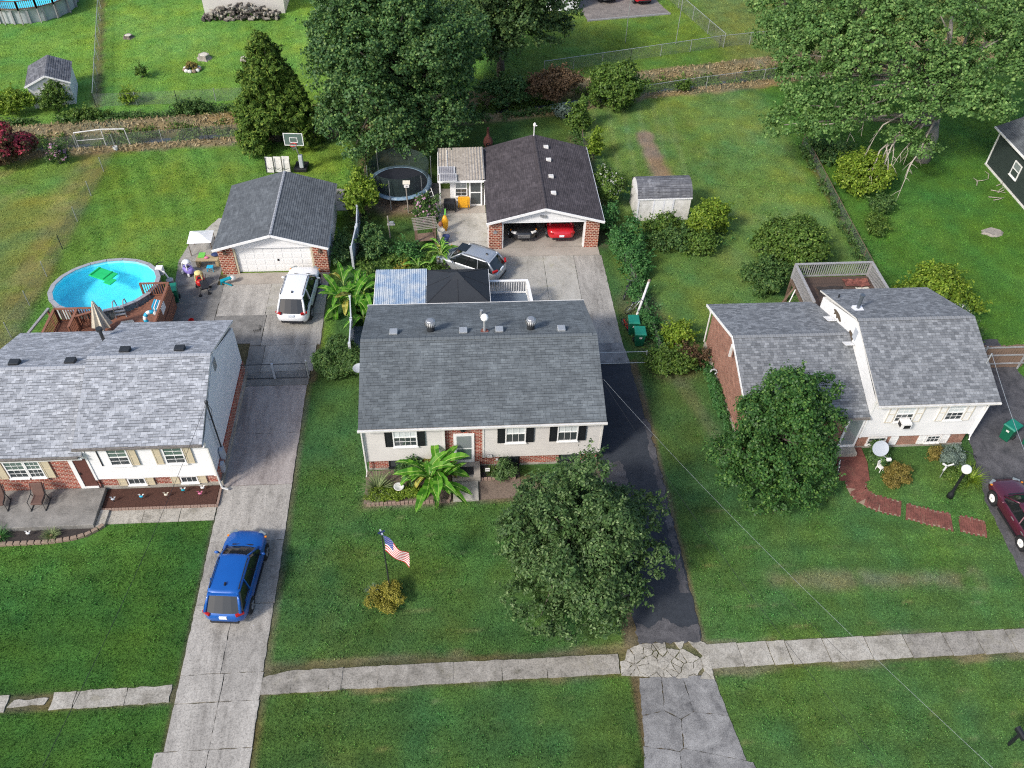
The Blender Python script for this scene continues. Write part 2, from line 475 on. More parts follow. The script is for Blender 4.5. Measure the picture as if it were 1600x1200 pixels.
def corr_mat():
    t = NT('metal_roof'); t.set(.35, .2, .5); v = t.coord()
    n = t.noise(1.6, 4, .6, v, .5); t.col(t.ramp(n, [(.38, (.27,.37,.50)), (.6, (.50,.54,.57))]))
corr_mat()

# leaves
leafmat('leaf_front', (.032,.070,.022), (.078,.145,.043), (.175,.25,.10), .5, .2, .22)
leafmat('leaf_dark', (.024,.072,.018), (.056,.138,.032), (.13,.225,.05), .45, .22)
leafmat('leaf_maple', (.034,.088,.032), (.084,.168,.052), (.19,.285,.08), .48, .27)
leafmat('leaf_maple2', (.040,.085,.030), (.085,.150,.048), (.17,.24,.07), .5, .25)
leafmat('leaf_cedar', (.036,.084,.012), (.095,.165,.022), (.20,.26,.045), .7, .15)
leafmat('leaf_pale', (.056,.125,.036), (.125,.235,.064), (.25,.37,.12), .55, .3, .18)
leafmat('leaf_yellow', (.085,.155,.016), (.19,.285,.030), (.34,.42,.065), .5, .32)
leafmat('leaf_bush', (.048,.10,.018), (.105,.185,.034), (.19,.27,.055), .5, .28)
leafmat('leaf_bush2', (.038,.09,.024), (.082,.155,.042), (.15,.23,.06), .5, .28)
leafmat('leaf_vine', (.034,.11,.032), (.07,.19,.052), (.13,.27,.08), .45, .28)
leafmat('leaf_olive', (.10,.085,.020), (.19,.155,.035), (.28,.20,.06), .6, .15)
leafmat('leaf_gold', (.13,.13,.018), (.27,.25,.035), (.42,.37,.09), .6, .2)
leafmat('leaf_red', (.24,.03,.045), (.40,.055,.085), (.50,.09,.13), .6, .2)
leafmat('leaf_pink', (.45,.22,.34), (.60,.38,.50), (.70,.5,.6), .6, .2)
leafmat('leaf_rust', (.075,.05,.028), (.12,.075,.042), (.16,.11,.06), .6, .15)
leafmat('leaf_blue', (.075,.11,.09), (.14,.19,.16), (.20,.26,.21), .6, .1)
leafmat('leaf_white', (.50,.50,.45), (.65,.65,.60), (.75,.75,.7), .6, .2)
leafmat('straw', (.20,.155,.085), (.34,.27,.155), (.42,.35,.22), .9, .1, .1)
leafmat('blade', (.11,.16,.06), (.20,.25,.11), (.32,.36,.18), .6, .2)
leafmat('leaf_banana', (.040,.15,.012), (.08,.24,.020), (.15,.34,.035), .4, .3)
leafmat('rib_banana', (.30,.42,.10), (.36,.48,.14), None, .5, .1)
# ---------------------------------------------------------------- ground
_rs = np.random.RandomState(3)
_lat = _rs.rand(8, 256, 256)
def vn(x, y, s, k=0):
    """smooth value noise 0..1 at lattice size s metres"""
    u, v = x/s+97.3*k, y/s+31.7*k
    i, j = np.floor(u).astype(int), np.floor(v).astype(int); a, b = u-i, v-j
    a, b = a*a*(3-2*a), b*b*(3-2*b); L = _lat[k % 8]
    g = lambda p, q: L[p % 256, q % 256]
    return (g(i,j)*(1-a)+g(i+1,j)*a)*(1-b)+(g(i,j+1)*(1-a)+g(i+1,j+1)*a)*b
def fbm(x, y, s, k=0): return (vn(x,y,s,k)+.5*vn(x,y,s/2.1,k+1)+.25*vn(x,y,s/4.3,k+2))/1.75
def sst(a, b, x):
    t = np.clip((x-a)/(b-a), 0, 1); return t*t*(3-2*t)
DX = [-90, -45, -34, -20, -10, 5, 16, 31, 54, 110]
DY = [55, 59.2, 60.6, 62.2, 63.7, 66.1, 69.0, 72.4, 77.3, 88]
def ditch_d(x, y): return (y-np.interp(x, DX, DY))*.978
def ground_z(x, y):
    d = ditch_d(x, y)
    z = -.75*(1-sst(.35, 1.75, np.abs(d))) + .05*sst(1.2, 1.9, np.abs(d))*(1-sst(1.9, 3.2, np.abs(d)))
    return z - .012 + .02*(fbm(x, y, 2.5, 4)-.5)
def inbox(x, y, x0, x1, y0, y1, w=.4):
    return sst(x0-w, x0+w, x)*(1-sst(x1-w, x1+w, x))*sst(y0-w, y0+w, y)*(1-sst(y1-w, y1+w, y))
def seg_d(x, y, a, b):
    ax, ay, bx, by = a[0], a[1], b[0], b[1]
    t = np.clip(((x-ax)*(bx-ax)+(y-ay)*(by-ay))/((bx-ax)**2+(by-ay)**2), 0, 1)
    return np.hypot(x-ax-t*(bx-ax), y-ay-t*(by-ay))
def tint(x, y):
    c = np.empty(x.shape+(3,)); c[:] = (.050, .088, .030)  # darker front green: the lots' own grass tone plus cloud shade put into colour
    def lay(mask, col):
        c[:] = c*(1-mask[..., None]) + np.array(col)*mask[..., None]
    n1, n2, n3 = fbm(x, y, 6, 0), fbm(x, y, 2.2, 1), fbm(x, y, .8, 2)
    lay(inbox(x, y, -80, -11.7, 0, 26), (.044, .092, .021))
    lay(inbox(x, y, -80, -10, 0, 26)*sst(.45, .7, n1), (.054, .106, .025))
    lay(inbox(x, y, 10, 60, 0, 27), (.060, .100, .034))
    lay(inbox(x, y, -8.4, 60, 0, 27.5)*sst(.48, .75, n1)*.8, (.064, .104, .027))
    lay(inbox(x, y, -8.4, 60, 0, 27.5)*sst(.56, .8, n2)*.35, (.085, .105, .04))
    lay(inbox(x, y, 10, 15, 24, 44), (.060, .092, .032))
    # long straight mowing lines of dry clippings in the front verge
    ln = np.abs(((y + .035*x + .5*n1) % 1.02)-.51)
    lay(inbox(x, y, -8, 40, 0, 26)*(1-sst(.0, .05, ln))*sst(.56, .66, fbm(x, y, .8, 5))*.6, (.17, .155, .08))
    # yards behind the houses
    m = inbox(x, y, -25.1, -7.4, 36, 60); st = np.sin((x*.72+y*.30)*2*PI/1.05)
    lay(m, (.105, .160, .030)); lay(m*sst(-.2, .8, st)*.6, (.145, .205, .042)); lay(m*sst(.5, .75, n2)*.4, (.155, .19, .045))
    lay(inbox(x, y, -60, -25.25, 30, 59), (.15, .15, .045)); lay(inbox(x, y, -60, -25.25, 30, 59)*sst(.42, .66, n1), (.115, .155, .035))
    lay(inbox(x, y, -60, -25.25, 30, 59)*sst(.52, .72, n2)*.75, (.215, .175, .075))
    lay(inbox(x, y, -27.2, -25.2, 30, 60, .5)*.75*sst(.25, .6, n3), (.16, .125, .06))
    lay(inbox(x, y, -7.4, 10.2, 46, 64), (.058, .085, .026)); lay(inbox(x, y, -7.4, 2, 42, 52)*sst(.4, .7, n1), (.088, .105, .035))  # centre back yard: shade painted into the grass colour
    m = inbox(x, y, 10.4, 31, 36, 68); lay(m, (.098, .135, .040)); lay(m*sst(.45, .7, n1)*.8, (.115, .150, .050)); lay(m*sst(.55, .8, n2)*.5, (.14, .155, .065))
    cx = x-10.5-.012*(y-46)**2*.2
    lay(inbox(x, y, 10.8, 18, 50, 66)*sst(.1, .9, np.sin(cx*2*PI/1.25))*.45, (.145, .165, .075))
    lay(inbox(x, y, 26.5, 70, 32, 70, .8), (.060, .118, .024)); lay(inbox(x, y, 26.5, 70, 32, 70, .8)*sst(.5, .75, n1)*.6, (.082, .135, .032))
    # beyond the ditch
    d = ditch_d(x, y)
    m = sst(1.8, 2.6, d)*(1-sst(2, 7, x)); st = np.sin((x*.99+y*.2)*2*PI/1.5)
    lay(m, (.118, .190, .040)); lay(m*sst(-.3, .8, st)*.4, (.155, .23, .055)); lay(m*sst(.5, .75, n1)*.5, (.17, .225, .06))
    m = sst(1.8, 2.6, d)*sst(2, 7, x); lay(m, (.095, .135, .026)); lay(m*sst(.45, .7, n1)*.7, (.125, .150, .036)); lay(m*sst(24, 26.5, x)*.8, (.135, .135, .05))
    c *= np.array([1.13, 1.40, 1.04])*(1+.06*inbox(x, y, -60, 60, 0, 27))[..., None]
    c *= (1+inbox(x, y, -60, 60, 0, 27)*.07*np.sin((y+.03*x+.3*n1)*2*PI/1.05))[..., None]
    # ditch banks: dry straw, damp weeds at the bottom
    ad = np.abs(d + .35*(n2-.5))
    wob = 1-sst(1.9+.8*n2, 2.5+.8*n2, ad)
    lay(wob, (.235, .185, .098)); lay((1-sst(.8, 1.15, ad)), (.085, .095, .04)); lay(wob*sst(.55, .7, n3)*.5, (.11, .12, .05))
    # bare earth
    for a, b, w, s in ((G(1008, 212), G(1022, 245), .7, .95), (G(1018, 240), G(1034, 276), .8, .95)):
        lay((1-sst(w*.55, w*1.25, seg_d(x, y, a, b)+.45*(n3-.5)))*s, (.26, .185, .125))
    p = [G(1215, 905), G(1520, 905)]
    lay((1-sst(.1, .8, seg_d(x, y, p[0], p[1])+.9*(n2-.5)))*.55*sst(.2, .5, n3), (.22, .18, .115))
    lay((1-sst(.1, .55, seg_d(x, y, (12.4, 33), (13.7, 28))+.5*(n2-.5)))*.35, (.20, .17, .09))
    lay((1-sst(1.4, 2.8, np.hypot(x+3.6, y-52.2)+.6*(n3-.5))), (.20, .15, .115))
    lay((1-sst(.8, 2.2, np.hypot(x+4.1, y-58.1)+.6*(n3-.5)))*.8, (.12, .10, .06))
    lay((1-sst(.3, .75, seg_d(x, y, (-6.3, 57.5), (-6.3, 46.5))+.3*(n3-.5)))*.85, (.15, .115, .06))
    lay((1-sst(.12, .42, seg_d(x, y, (27.2, 58), (26.6, 41))+.3*(n3-.5)))*.6, (.11, .085, .045))
    lay((1-sst(.5, 1.2, seg_d(x, y, (9.9, 60), (9.9, 46.8))+.4*(n3-.5)))*.6, (.13, .10, .06))
    lay((1-sst(.8, 1.9, seg_d(x, y, (11, 40), (12.3, 34.5))+.6*(n3-.5)))*.55, (.15, .13, .07))
    # earth under and beside the paving
    lay(inbox(x, y, -11.85, -8.25, 0, 34.5, .1), (.09, .08, .045)); lay(inbox(x, y, 6.7, 10.2, 0, 35, .1), (.10, .085, .05))
    lay(inbox(x, y, -8.3, 26, 16.25, 17.45, .1), (.10, .10, .045)); lay(inbox(x, y, -26, -11.7, 16.0, 16.75, .15), (.12, .11, .06)); lay((1-sst(.15, .5, seg_d(x, y, (-28.3, 66.3), (-33.9, 89))+.3*(n3-.5)))*.8, (.15, .12, .065)); lay(inbox(x, y, -17.4, -7.8, 34, 44, .1), (.10, .09, .05))
    lay(inbox(x, y, -4.8, -.3, 25.35, 26, .2)*.9, (.20, .155, .11)); lay(inbox(x, y, .7, 7, 25.4, 27, .2)*.8, (.17, .13, .09))
    for xe in (-8.25, 10.12, 7.0):
        lay((1-sst(.03, .22, np.abs(x-xe)+.22*(n3-.5)))*inbox(x, y, -30, 30, 5, 34)*.55, (.17, .14, .085))
    yl = np.minimum(np.abs(y-17.5), np.abs(y-16.2))
    lay((1-sst(.03, .3, yl+.4*(n3-.5)))*sst(.4, .7, n2)*.8*sst(-8.6, -8.2, x), (.19, .16, .09))
    w = (fbm(x, y, 1.3, 5)-.5)[..., None]*np.array([.5, .05, -.4])+(fbm(x, y, 3.7, 3)-.5)[..., None]*np.array([.38, .05, -.5])
    return np.clip(c*(1+w)*(.74+.52*fbm(x, y, .7, 6)[..., None])*(.86+.28*n1[..., None]), .004, 1)

def grid_mesh(name, xs, ys):
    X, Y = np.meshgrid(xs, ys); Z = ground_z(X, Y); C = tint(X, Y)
    nx, ny = len(xs), len(ys)
    me = bpy.data.meshes.new(name)
    i = np.arange(nx*ny).reshape(ny, nx)
    q = np.stack([i[:-1,:-1], i[:-1,1:], i[1:,1:], i[1:,:-1]], -1).reshape(-1)
    nf = (nx-1)*(ny-1)
    me.vertices.add(nx*ny); me.vertices.foreach_set('co', np.stack([X, Y, Z], -1).reshape(-1))
    me.loops.add(nf*4); me.loops.foreach_set('vertex_index', q)
    me.polygons.add(nf); me.polygons.foreach_set('loop_start', np.arange(nf)*4); me.polygons.foreach_set('loop_total', np.full(nf, 4))
    me.polygons.foreach_set('use_smooth', np.ones(nf, bool))
    me.update(calc_edges=True)
    a = me.color_attributes.new('tint', 'FLOAT_COLOR', 'POINT')
    a.data.foreach_set('color', np.concatenate([C, np.ones(C.shape[:2]+(1,))], -1).reshape(-1))
    return me
def lawn_mat(name, blade):
    t = NT(name); t.set(.85 if not blade else .6, 0, .15)
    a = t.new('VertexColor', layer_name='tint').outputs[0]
    if blade:
        r = t.new('NewGeometry').outputs['Random Per Island']
        c = t.mix(1, a, t.ramp(r, [(0, (.34, .38, .34)), (.65, (1.22, 1.22, 1.15)), (1, (1.75, 1.72, 1.8))]), 'MULTIPLY')
        t.col(c)
    else:
        o = t.coord(); n = t.noise(9, 5, .75, o); n2 = t.noise(45, 3, .7, o)
        c = t.mix(1, a, t.ramp(n, [(.25, .42), (.75, 1.55)]), 'MULTIPLY')
        c = t.mix(1, c, t.ramp(n2, [(.25, .35), (.75, 1.65)]), 'MULTIPLY'); t.col(c)
        t.bump(t.math('ADD', n, n2), .7, .05)
    return t.m
lawn_mat('lawn', False); lawn_mat('lawn_blades', True)
xs = np.concatenate([[-600, -300, -150, -90, -62], np.arange(-50, -26, .4), np.arange(-26, 30, .22), np.arange(30, 60, .4), [90, 150, 300, 600]])
ys = np.concatenate([[-300, -100, -30, 0], np.arange(8, 30, .18), np.arange(30, 94, .33), [110, 140, 200, 350, 700]])
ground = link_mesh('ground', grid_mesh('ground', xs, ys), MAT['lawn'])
tag(ground, 'mown green lawns of the whole street with dry banks along the ditch', 'ground', kind='structure')

# ---------------------------------------------------------------- water in the ditch
b = MB(); xs_ = [-60+3*i for i in range(50)]; prev = None
for x in xs_:
    y = float(np.interp(x, DX, DY)); w_ = .24+.16*math.sin(x*.9)*math.sin(x*.37+1); cur = ((x, y-w_, -.60), (x, y+w_, -.60))
    if prev: b.quad(prev[0], cur[0], cur[1], prev[1])
    prev = cur
tag(b.build('ditch_water', MAT['water_ditch']), 'shallow dark water along the bottom of the ditch', 'water', kind='structure')

# ---------------------------------------------------------------- paving
HARD = []          # polygons where no grass grows
def clip_half(poly, n, d):
    out = []
    for i in range(len(poly)):
        a, b_ = poly[i], poly[(i+1) % len(poly)]
        da, db = a[0]*n[0]+a[1]*n[1]-d, b_[0]*n[0]+b_[1]*n[1]-d
        if da <= 0: out.append(a)
        if (da < 0 < db) or (db < 0 < da):
            t = da/(da-db); out.append((a[0]+t*(b_[0]-a[0]), a[1]+t*(b_[1]-a[1])))
    return out
def shrink(poly, g):
    cx = sum(p[0] for p in poly)/len(poly); cy = sum(p[1] for p in poly)/len(poly); res = poly
    k = len(poly); ar = sum(poly[i][0]*poly[(i+1) % k][1]-poly[(i+1) % k][0]*poly[i][1] for i in range(k))
    if ar < 0: poly = poly[::-1]; res = poly
    for i in range(k):
        a, c = poly[i], poly[(i+1) % k]; dx, dy = c[0]-a[0], c[1]-a[1]; L = math.hypot(dx, dy)
        if L < 1e-6: continue
        n = (dy/L, -dx/L); res = clip_half(res, n, a[0]*n[0]+a[1]*n[1]-g)
        if len(res) < 3: return None
    return res
def rough_edge(poly, step=.28, amp=.03):
    out = []
    for i in range(len(poly)):
        a, c = poly[i], poly[(i+1) % len(poly)]; L = math.hypot(c[0]-a[0], c[1]-a[1]); k = max(1, int(L/step))
        for j in range(k):
            t = j/k; q = amp if 0 < j else amp*.6
            out.append((a[0]+(c[0]-a[0])*t+rnd.uniform(-q, q), a[1]+(c[1]-a[1])*t+rnd.uniform(-q, q)))
    return out
def voronoi(poly, pts):
    cells = []
    for i, p in enumerate(pts):
        c = poly
        for j, q in enumerate(pts):
            if i == j: continue
            n = (q[0]-p[0], q[1]-p[1]); m = ((p[0]+q[0])/2, (p[1]+q[1])/2)
            c = clip_half(c, n, m[0]*n[0]+m[1]*n[1])
            if len(c) < 3: break
        if len(c) >= 3: cells.append(c)
    return cells
def struct(name, label, cat):
    o = bpy.data.objects.new(name, None); COL.objects.link(o); return tag(o, label, cat, kind='structure')
def slab(parent, poly, m, top=.03, gap=.012, rough=.0, name='slab', thick=.10):
    HARD.append(poly); p = shrink(poly, gap)
    if not p: return
    if rough: p = rough_edge(p, .22, rough)
    o = MB().prism(p, -thick, 0).build(name, MAT[m], parent)
    o.location = (0, 0, top+rnd.uniform(-.006, .006)); o.rotation_euler = (rnd.uniform(-.0008, .0008)*.5, 0, 0)
    return o
def rect(x0, x1, y0, y1): return [(x0, y0), (x1, y0), (x1, y1), (x0, y1)]

ld = struct('left_driveway', 'long light grey concrete driveway beside the left house', 'driveway')
yj = [9.0, 12.4, 14.1, 16.0, 17.2, 20.4, 23.7, 27.0, 30.4, 33.9]
for i in range(len(yj)-1):
    a, c = yj[i], yj[i+1]
    xl = -11.72 if a > 13.9 else -12.05
    mm = 'conc' if a < 26 else 'conc_purple'
    if a < 20:
        xm = -10.0+.1*rnd.uniform(-1, 1)
        slab(ld, [(xl, a), (xm, a), (xm+.02, c), (xl, c)], mm, rough=.02)
        slab(ld, [(xm, a), (-8.38, a), (-8.36, c), (xm+.02, c)], mm, rough=.02)
    else: slab(ld, rect(xl, -8.32, a, c), mm, rough=.02)
lp = struct('garage_apron', 'stained concrete yard in front of the left garage', 'driveway')
for p, m in ((rect(-11.8,-8.25,33.9,35.0), 'conc_dark'), (rect(-11.9,-11.0,35.0,37.2), 'conc_dark'), (rect(-11.0,-8.1,35.0,37.2), 'conc'), (rect(-11.9,-11.3,37.2,39.9), 'conc_dark'), (rect(-11.3,-7.9,37.2,39.9), 'conc'),
             (rect(-14.3,-11.4,37.4,39.9), 'conc_dark'), ([(-17.0,38.6),(-14.3,37.4),(-14.3,39.9),(-17.2,39.9)], 'conc_dark'), (rect(-17.3,-14.3,39.9,42.9), 'conc_dark'), (rect(-14.3,-11.4,39.9,42.9), 'conc'), (rect(-11.4,-7.9,39.9,42.9), 'conc_green'),
             (rect(-14.3,-10.4,42.9,44.05), 'conc_garage'), (rect(-10.4,-7.9,42.9,44.05), 'conc_garage'), ([(-17.3,42.9),(-14.7,42.9),(-14.7,45.4),(-17.6,45.4)], 'conc_dark'),
             ([(-17.6,45.4),(-14.7,45.4),(-14.7,47.9),(-17.2,47.9)], 'conc'), ([(-17.0,47.9),(-14.75,47.9),(-14.75,50.2),(-15.9,50.2)], 'conc_green'), (rect(-15.2,-11.0,50.85,53.6), 'conc_green'), (rect(-11.0,-6.9,50.85,53.6), 'conc')):
    slab(lp, p, m, rough=.02)
cp = struct('centre_concrete_yard', 'worn concrete driveway yard before the brown roofed garage', 'driveway')
for p, m in ((rect(2.3,9.45,45.15,46.12), 'conc_garage'), (rect(2.5,5.7,40.7,45.15), 'conc_green'), (rect(5.7,7.7,36.6,45.15), 'conc_green'), ([(7.7,36.6),(9.6,36.6),(9.55,45.15),(7.7,45.15)], 'conc'), (rect(4.5,5.7,36.6,40.7), 'conc'),
             ([(7.0,34.9),(9.75,34.9),(9.6,36.6),(7.0,36.6)], 'apron'), (rect(-1.3,2.5,40.7,43.9), 'conc'), (rect(-1.2,2.25,43.9,46.9), 'conc_green'), (rect(-1.15,2.25,46.9,50.2), 'conc_green'), (rect(-1.0,2.2,50.2,53.4), 'conc_garage'), (rect(-1.9,-1.0,49.6,54.2), 'conc_dark')):
    slab(cp, p, m, rough=.015)
slab(cp, rect(2.32,9.3,46.14,54.5), 'conc_garage', top=.035, name='garage_floor')
cd = struct('asphalt_driveway', 'narrow black asphalt driveway beside the middle house', 'driveway')
HARD.append([(6.9,17.6),(10.05,17.6),(9.95,31),(9.75,34.9),(6.9,34.9)])
edge = [(7.3,17.75),(10.03,17.75),(10.05,21),(10.02,26),(9.9,30),(9.72,34.85),(7.02,34.85),(7.02,26),(7.18,22),(7.25,19.5)]
MB().prism(rough_edge(edge, .3, .05), -.06, .026).build('asphalt', MAT['asphalt'], cd)
for poly in ([(9.62,20),(10.0,20),(9.98,30.5),(9.74,30.5)], [(7.3,17.6),(10.0,17.6),(10.0,18.4),(9.3,18.25),(8.6,18.75),(7.9,18.3),(7.3,18.6)], [(7.1,27.5),(8.1,27.7),(8.3,26.2),(7.1,25.6)], [(7.05,31.2),(7.5,31.6),(7.6,33.5),(7.05,33.9)]):
    MB().prism(rough_edge(poly, .16, .09), .0, .031).build('worn_patch', MAT['asphalt_worn'], cd)
ap = struct('driveway_apron', 'cracked pale chip asphalt apron where the middle driveway meets the street', 'driveway')
AP = [(6.1,8.5),(11.9,8.5),(10.95,12.2),(10.4,14.3),(10.15,16.05),(7.05,16.1),(6.85,14.0),(6.6,12.2)]
HARD.append(AP)
for c in voronoi(AP, [(7.4,15.3),(8.4,15.2),(9.5,15.3),(7.6,13.9),(9.2,13.7),(7.3,12.4),(8.8,12.2),(8.0,9.8)]):
    q = shrink(c, rnd.uniform(.006, .02))
    if q: MB().prism(rough_edge(q, .12, .022), -.06, .024).build('asphalt_piece', MAT['apron'], ap)
sw = struct('sidewalk', 'cracked grey concrete sidewalk running across the front lawns', 'sidewalk')
XP = [G(px, py).x for px, py in ((1106,1028),(1157,1024),(1203,1020),(1231,1017),(1290,1013),(1355,1008),(1415,1003),(1476,998),(1524,994),(1573,990),(1640,985))]
for i in range(len(XP)-1):
    slab(sw, [(XP[i]+.06, 16.32),(XP[i+1]+.06, 16.36),(XP[i+1]-.04, 17.47),(XP[i]-.04, 17.43)], 'conc_light' if i < 6 else 'conc_walk', gap=.018, rough=.012)
XC = [-8.36, -7.2, -5.66, -5.15, -3.7, -2.5, -.6, 1.4, 3.3, 4.9, 6.3]
for i in range(len(XC)-1):
    slab(sw, [(XC[i], 16.2+.012*i),(XC[i+1], 16.21+.012*i),(XC[i+1]+.03, 17.2),(XC[i]-.02, 17.19-(0.25 if i == 0 else 0))], 'conc_walk', gap=.006 if i not in (3, 7) else .02, rough=.025)
XL = [-24, -22, -20.3, -18.3, -16.6, -15.7, -13.7, -11.95]
for i in range(len(XL)-1):
    w = .22 if i in (3,) else 0
    slab(sw, [(XL[i], 15.95+.015*i+w),(XL[i+1]-w, 15.98+.015*i+w),(XL[i+1]-w*.5, 16.72+.02*i-w),(XL[i]+w, 16.68+.02*i-w)], 'conc_light', gap=.02, rough=.035)
CR = [(6.35,16.22),(10.18,15.85),(10.2,17.45),(9.9,17.62),(7.3,17.6),(6.4,17.22)]
HARD.append([(6.35,15.8),(10.2,15.8),(10.2,17.6),(6.35,17.5)])
_p = [(6.5+3.6*rnd.random(), 15.9+1.65*rnd.random()) for _ in range(46)]
for c in voronoi(CR, _p):
    q = shrink(c, rnd.choice((.004, .008, .014, .026)))
    if not q or rnd.random() < .05: continue
    o = MB().prism(rough_edge(q, .10, .02), -.06, .03).build('concrete_piece', MAT['conc_light'], sw); o.location.z = rnd.uniform(-.008, .008)
fw = struct('front_walk', 'short concrete walk under the mulch bed of the left house', 'path')
for a, c in ((-16.75,-15.1),(-15.1,-13.4),(-13.4,-11.75)): slab(fw, rect(a, c, 24.98, 25.78), 'conc_light')
rd = struct('right_driveway', 'worn dark driveway at the right edge beside the white house', 'driveway')
RD = [(25.5,14),(32,14),(32,36),(27.6,36),(27.2,30.5),(26.75,28.2),(25.75,24),(25.55,20)]
HARD.append(RD); MB().prism(rough_edge(RD, .35, .07), -.06, .022).build('asphalt', MAT['asphalt_worn'], rd)
gp = struct('gravel_yard', 'grey gravel parking yard with timber edge at the top', 'ground')
GP = [(12.9,95),(13.0,86),(13.5,82.75),(21.9,84.4),(20.8,89),(20.6,95)]
HARD.append(GP); MB().prism(rough_edge(GP[:], .5, .06), -.05, .03).build('gravel', MAT['gravel'], gp)
MB().beam((13.45,82.68,.06),(21.9,84.32,.06),.14,.14).build('timber_edge', MAT['wood_grey'], gp)
rdw = struct('street', 'grey asphalt street beyond the front verge', 'road')
RW_ = [(-80,2.5),(80,2.5),(80,11.5),(-80,10.8)]
HARD.append(RW_); MB().prism(RW_, -.08, .02).build('asphalt', MAT['apron'], rdw)
# ---------------------------------------------------------------- building pieces
def roof_plane(root, A, B, C, D, m, course=.14, name='roof', t=.016, thick=.09, fascia=None):
    """A, B eave from left to right as seen from outside, C, D ridge from right to left; stepped shingle courses"""
    A, B, C, D = map(Vector, (A, B, C, D)); n = (B-A).cross(D-A).normalized(); k = max(2, round((D-A).length/course)); L = (B-A).length
    b = MB()
    for i in range(k):
        s0, s1 = i/k, (i+1)/k
        a0, b0 = A.lerp(D, s0)+n*t, B.lerp(C, s0)+n*t; a1, b1 = A.lerp(D, s1), B.lerp(C, s1); v0, v1 = (i+.04)*course, (i+.96)*course
        b.quad(a0, b0, b1, a1, ((0, v0), (L, v0), (L, v1), (0, v1)))
        b.quad(a0-n*t*1.2, b0-n*t*1.2, b0, a0, ((0, v0), (L, v0), (L, v0), (0, v0)))
    o = b.build(name, MAT[m], root, world=True)
    q = MB(); e = [A-n*.004, B-n*.004, C-n*.004, D-n*.004]; f = [p-n*thick for p in e]
    q.quad(*e); q.quad(f[3], f[2], f[1], f[0])
    for i in range(4): q.quad(f[i], f[(i+1) % 4], e[(i+1) % 4], e[i])
    q.build('roof_edge', MAT[fascia or 'trim'], o, world=True)
    return o
def ridge_caps(roof, a, b, m, slope, step=.30, w=.16):
    """overlapping cap pieces along the ridge from a to b; slope = rise over run of the roof"""
    a, b = Vector(a), Vector(b); d = (b-a).normalized(); L = (b-a).length; n = int(L/step); sx = Vector((-d.y, d.x, 0))
    mb = MB(); h = .035
    def ring(s, up, ww): return [Vector((s, 0, 0)) + Vector((0, y, -abs(y)*slope+up)) for y in (-ww, -ww*.45, 0, ww*.45, ww)]
    r0, r1 = ring(0, h, w), ring(step*1.12, h*.45, w*.95)
    for i in range(4): mb.quad(r0[i], r1[i], r1[i+1], r0[i+1], ((0, 0), (.3, 0), (.3, .1), (0, .1)))
    lo = ring(0, -.01, w)
    for i in range(4): mb.quad(lo[i], r0[i], r0[i+1], lo[i+1], ((0, 0),)*4)
    org = origin_of(roof); ang = math.atan2(d.y, d.x); first = None
    for i in range(n):
        p = a + d*(i*step) - org
        if first is None: first = mb.build('ridge_cap', MAT[m], roof, loc=p, rz=ang)
        else: inst(first, roof, loc=p, rz=ang)
def lap(root, P, U, N, L, z0, z1, m, name='siding', course=.115, rake=None, proud=.02):
    """lap siding on a wall: P corner, U along, N outward"""
    P, U, N = Vector(P), Vector(U), Vector(N); b = MB(); k = max(1, round((z1-z0)/course)); Z = Vector((0, 0, 1))
    for i in range(k):
        a, c = z0+(z1-z0)*i/k, z0+(z1-z0)*(i+1)/k
        (u0, u1), (w0, w1) = (rake(a), rake(c)) if rake else ((0, L), (0, L))
        if u1-u0 < .02: continue
        p0, p1 = P+U*u0+N*proud, P+U*u1+N*proud; q0, q1 = P+U*w0+N*.004, P+U*max(w1, w0)+N*.004
        b.quad(p0+Z*a, p1+Z*a, q1+Z*c, q0+Z*c); b.quad(p0-N*proud+Z*a, p1-N*proud+Z*a, p1+Z*a, p0+Z*a)
    return b.build(name, MAT[m], root, world=True)
def window(root, P, rz, w, h, grid=(2, 3), frame='white', upper='glass_pale', lower='glass', double=True, fw=.06, sill=True):
    """window whose bottom centre stands at world point P on a wall; rz 0 looks towards -y"""
    b = MB(); D = .055
    b.box(-w/2, -D, 0, w/2, .02, fw); b.box(-w/2, -D, h-fw, w/2, .02, h); b.box(-w/2, -D, fw, -w/2+fw, .02, h-fw); b.box(w/2-fw, -D, fw, w/2, .02, h-fw)
    if double: b.box(-w/2+fw, -D+.01, h*.5-.025, w/2-fw, .02, h*.5+.025)
    o = b.build('window', MAT[frame], root, loc=Vector(P)-origin_of(root), rz=rz)
    zs = ((fw, h*.5-.025, lower), (h*.5+.025, h-fw, upper)) if double else ((fw, h-fw, lower),)
    for a, c, mm in zs: MB().box(-w/2+fw, -.018, a, w/2-fw, .0, c).build('pane', MAT[mm], o)
    q = MB()
    for a, c, _ in zs:
        for i in range(1, grid[1]): x = -w/2+fw+(w-2*fw)*i/grid[1]; q.box(x-.009, -.032, a, x+.009, -.019, c)
        for i in range(1, grid[0]): z = a+(c-a)*i/grid[0]; q.box(-w/2+fw, -.034, z-.009, w/2-fw, -.0195, z+.009)
    if q.v:
        for pc in pieces(q): pc.build('muntin', MAT[frame], o)
    if sill: MB().box(-w/2-.04, -.11, -.05, w/2+.04, -.002, -.002).build('sill', MAT[frame], o)
    return o
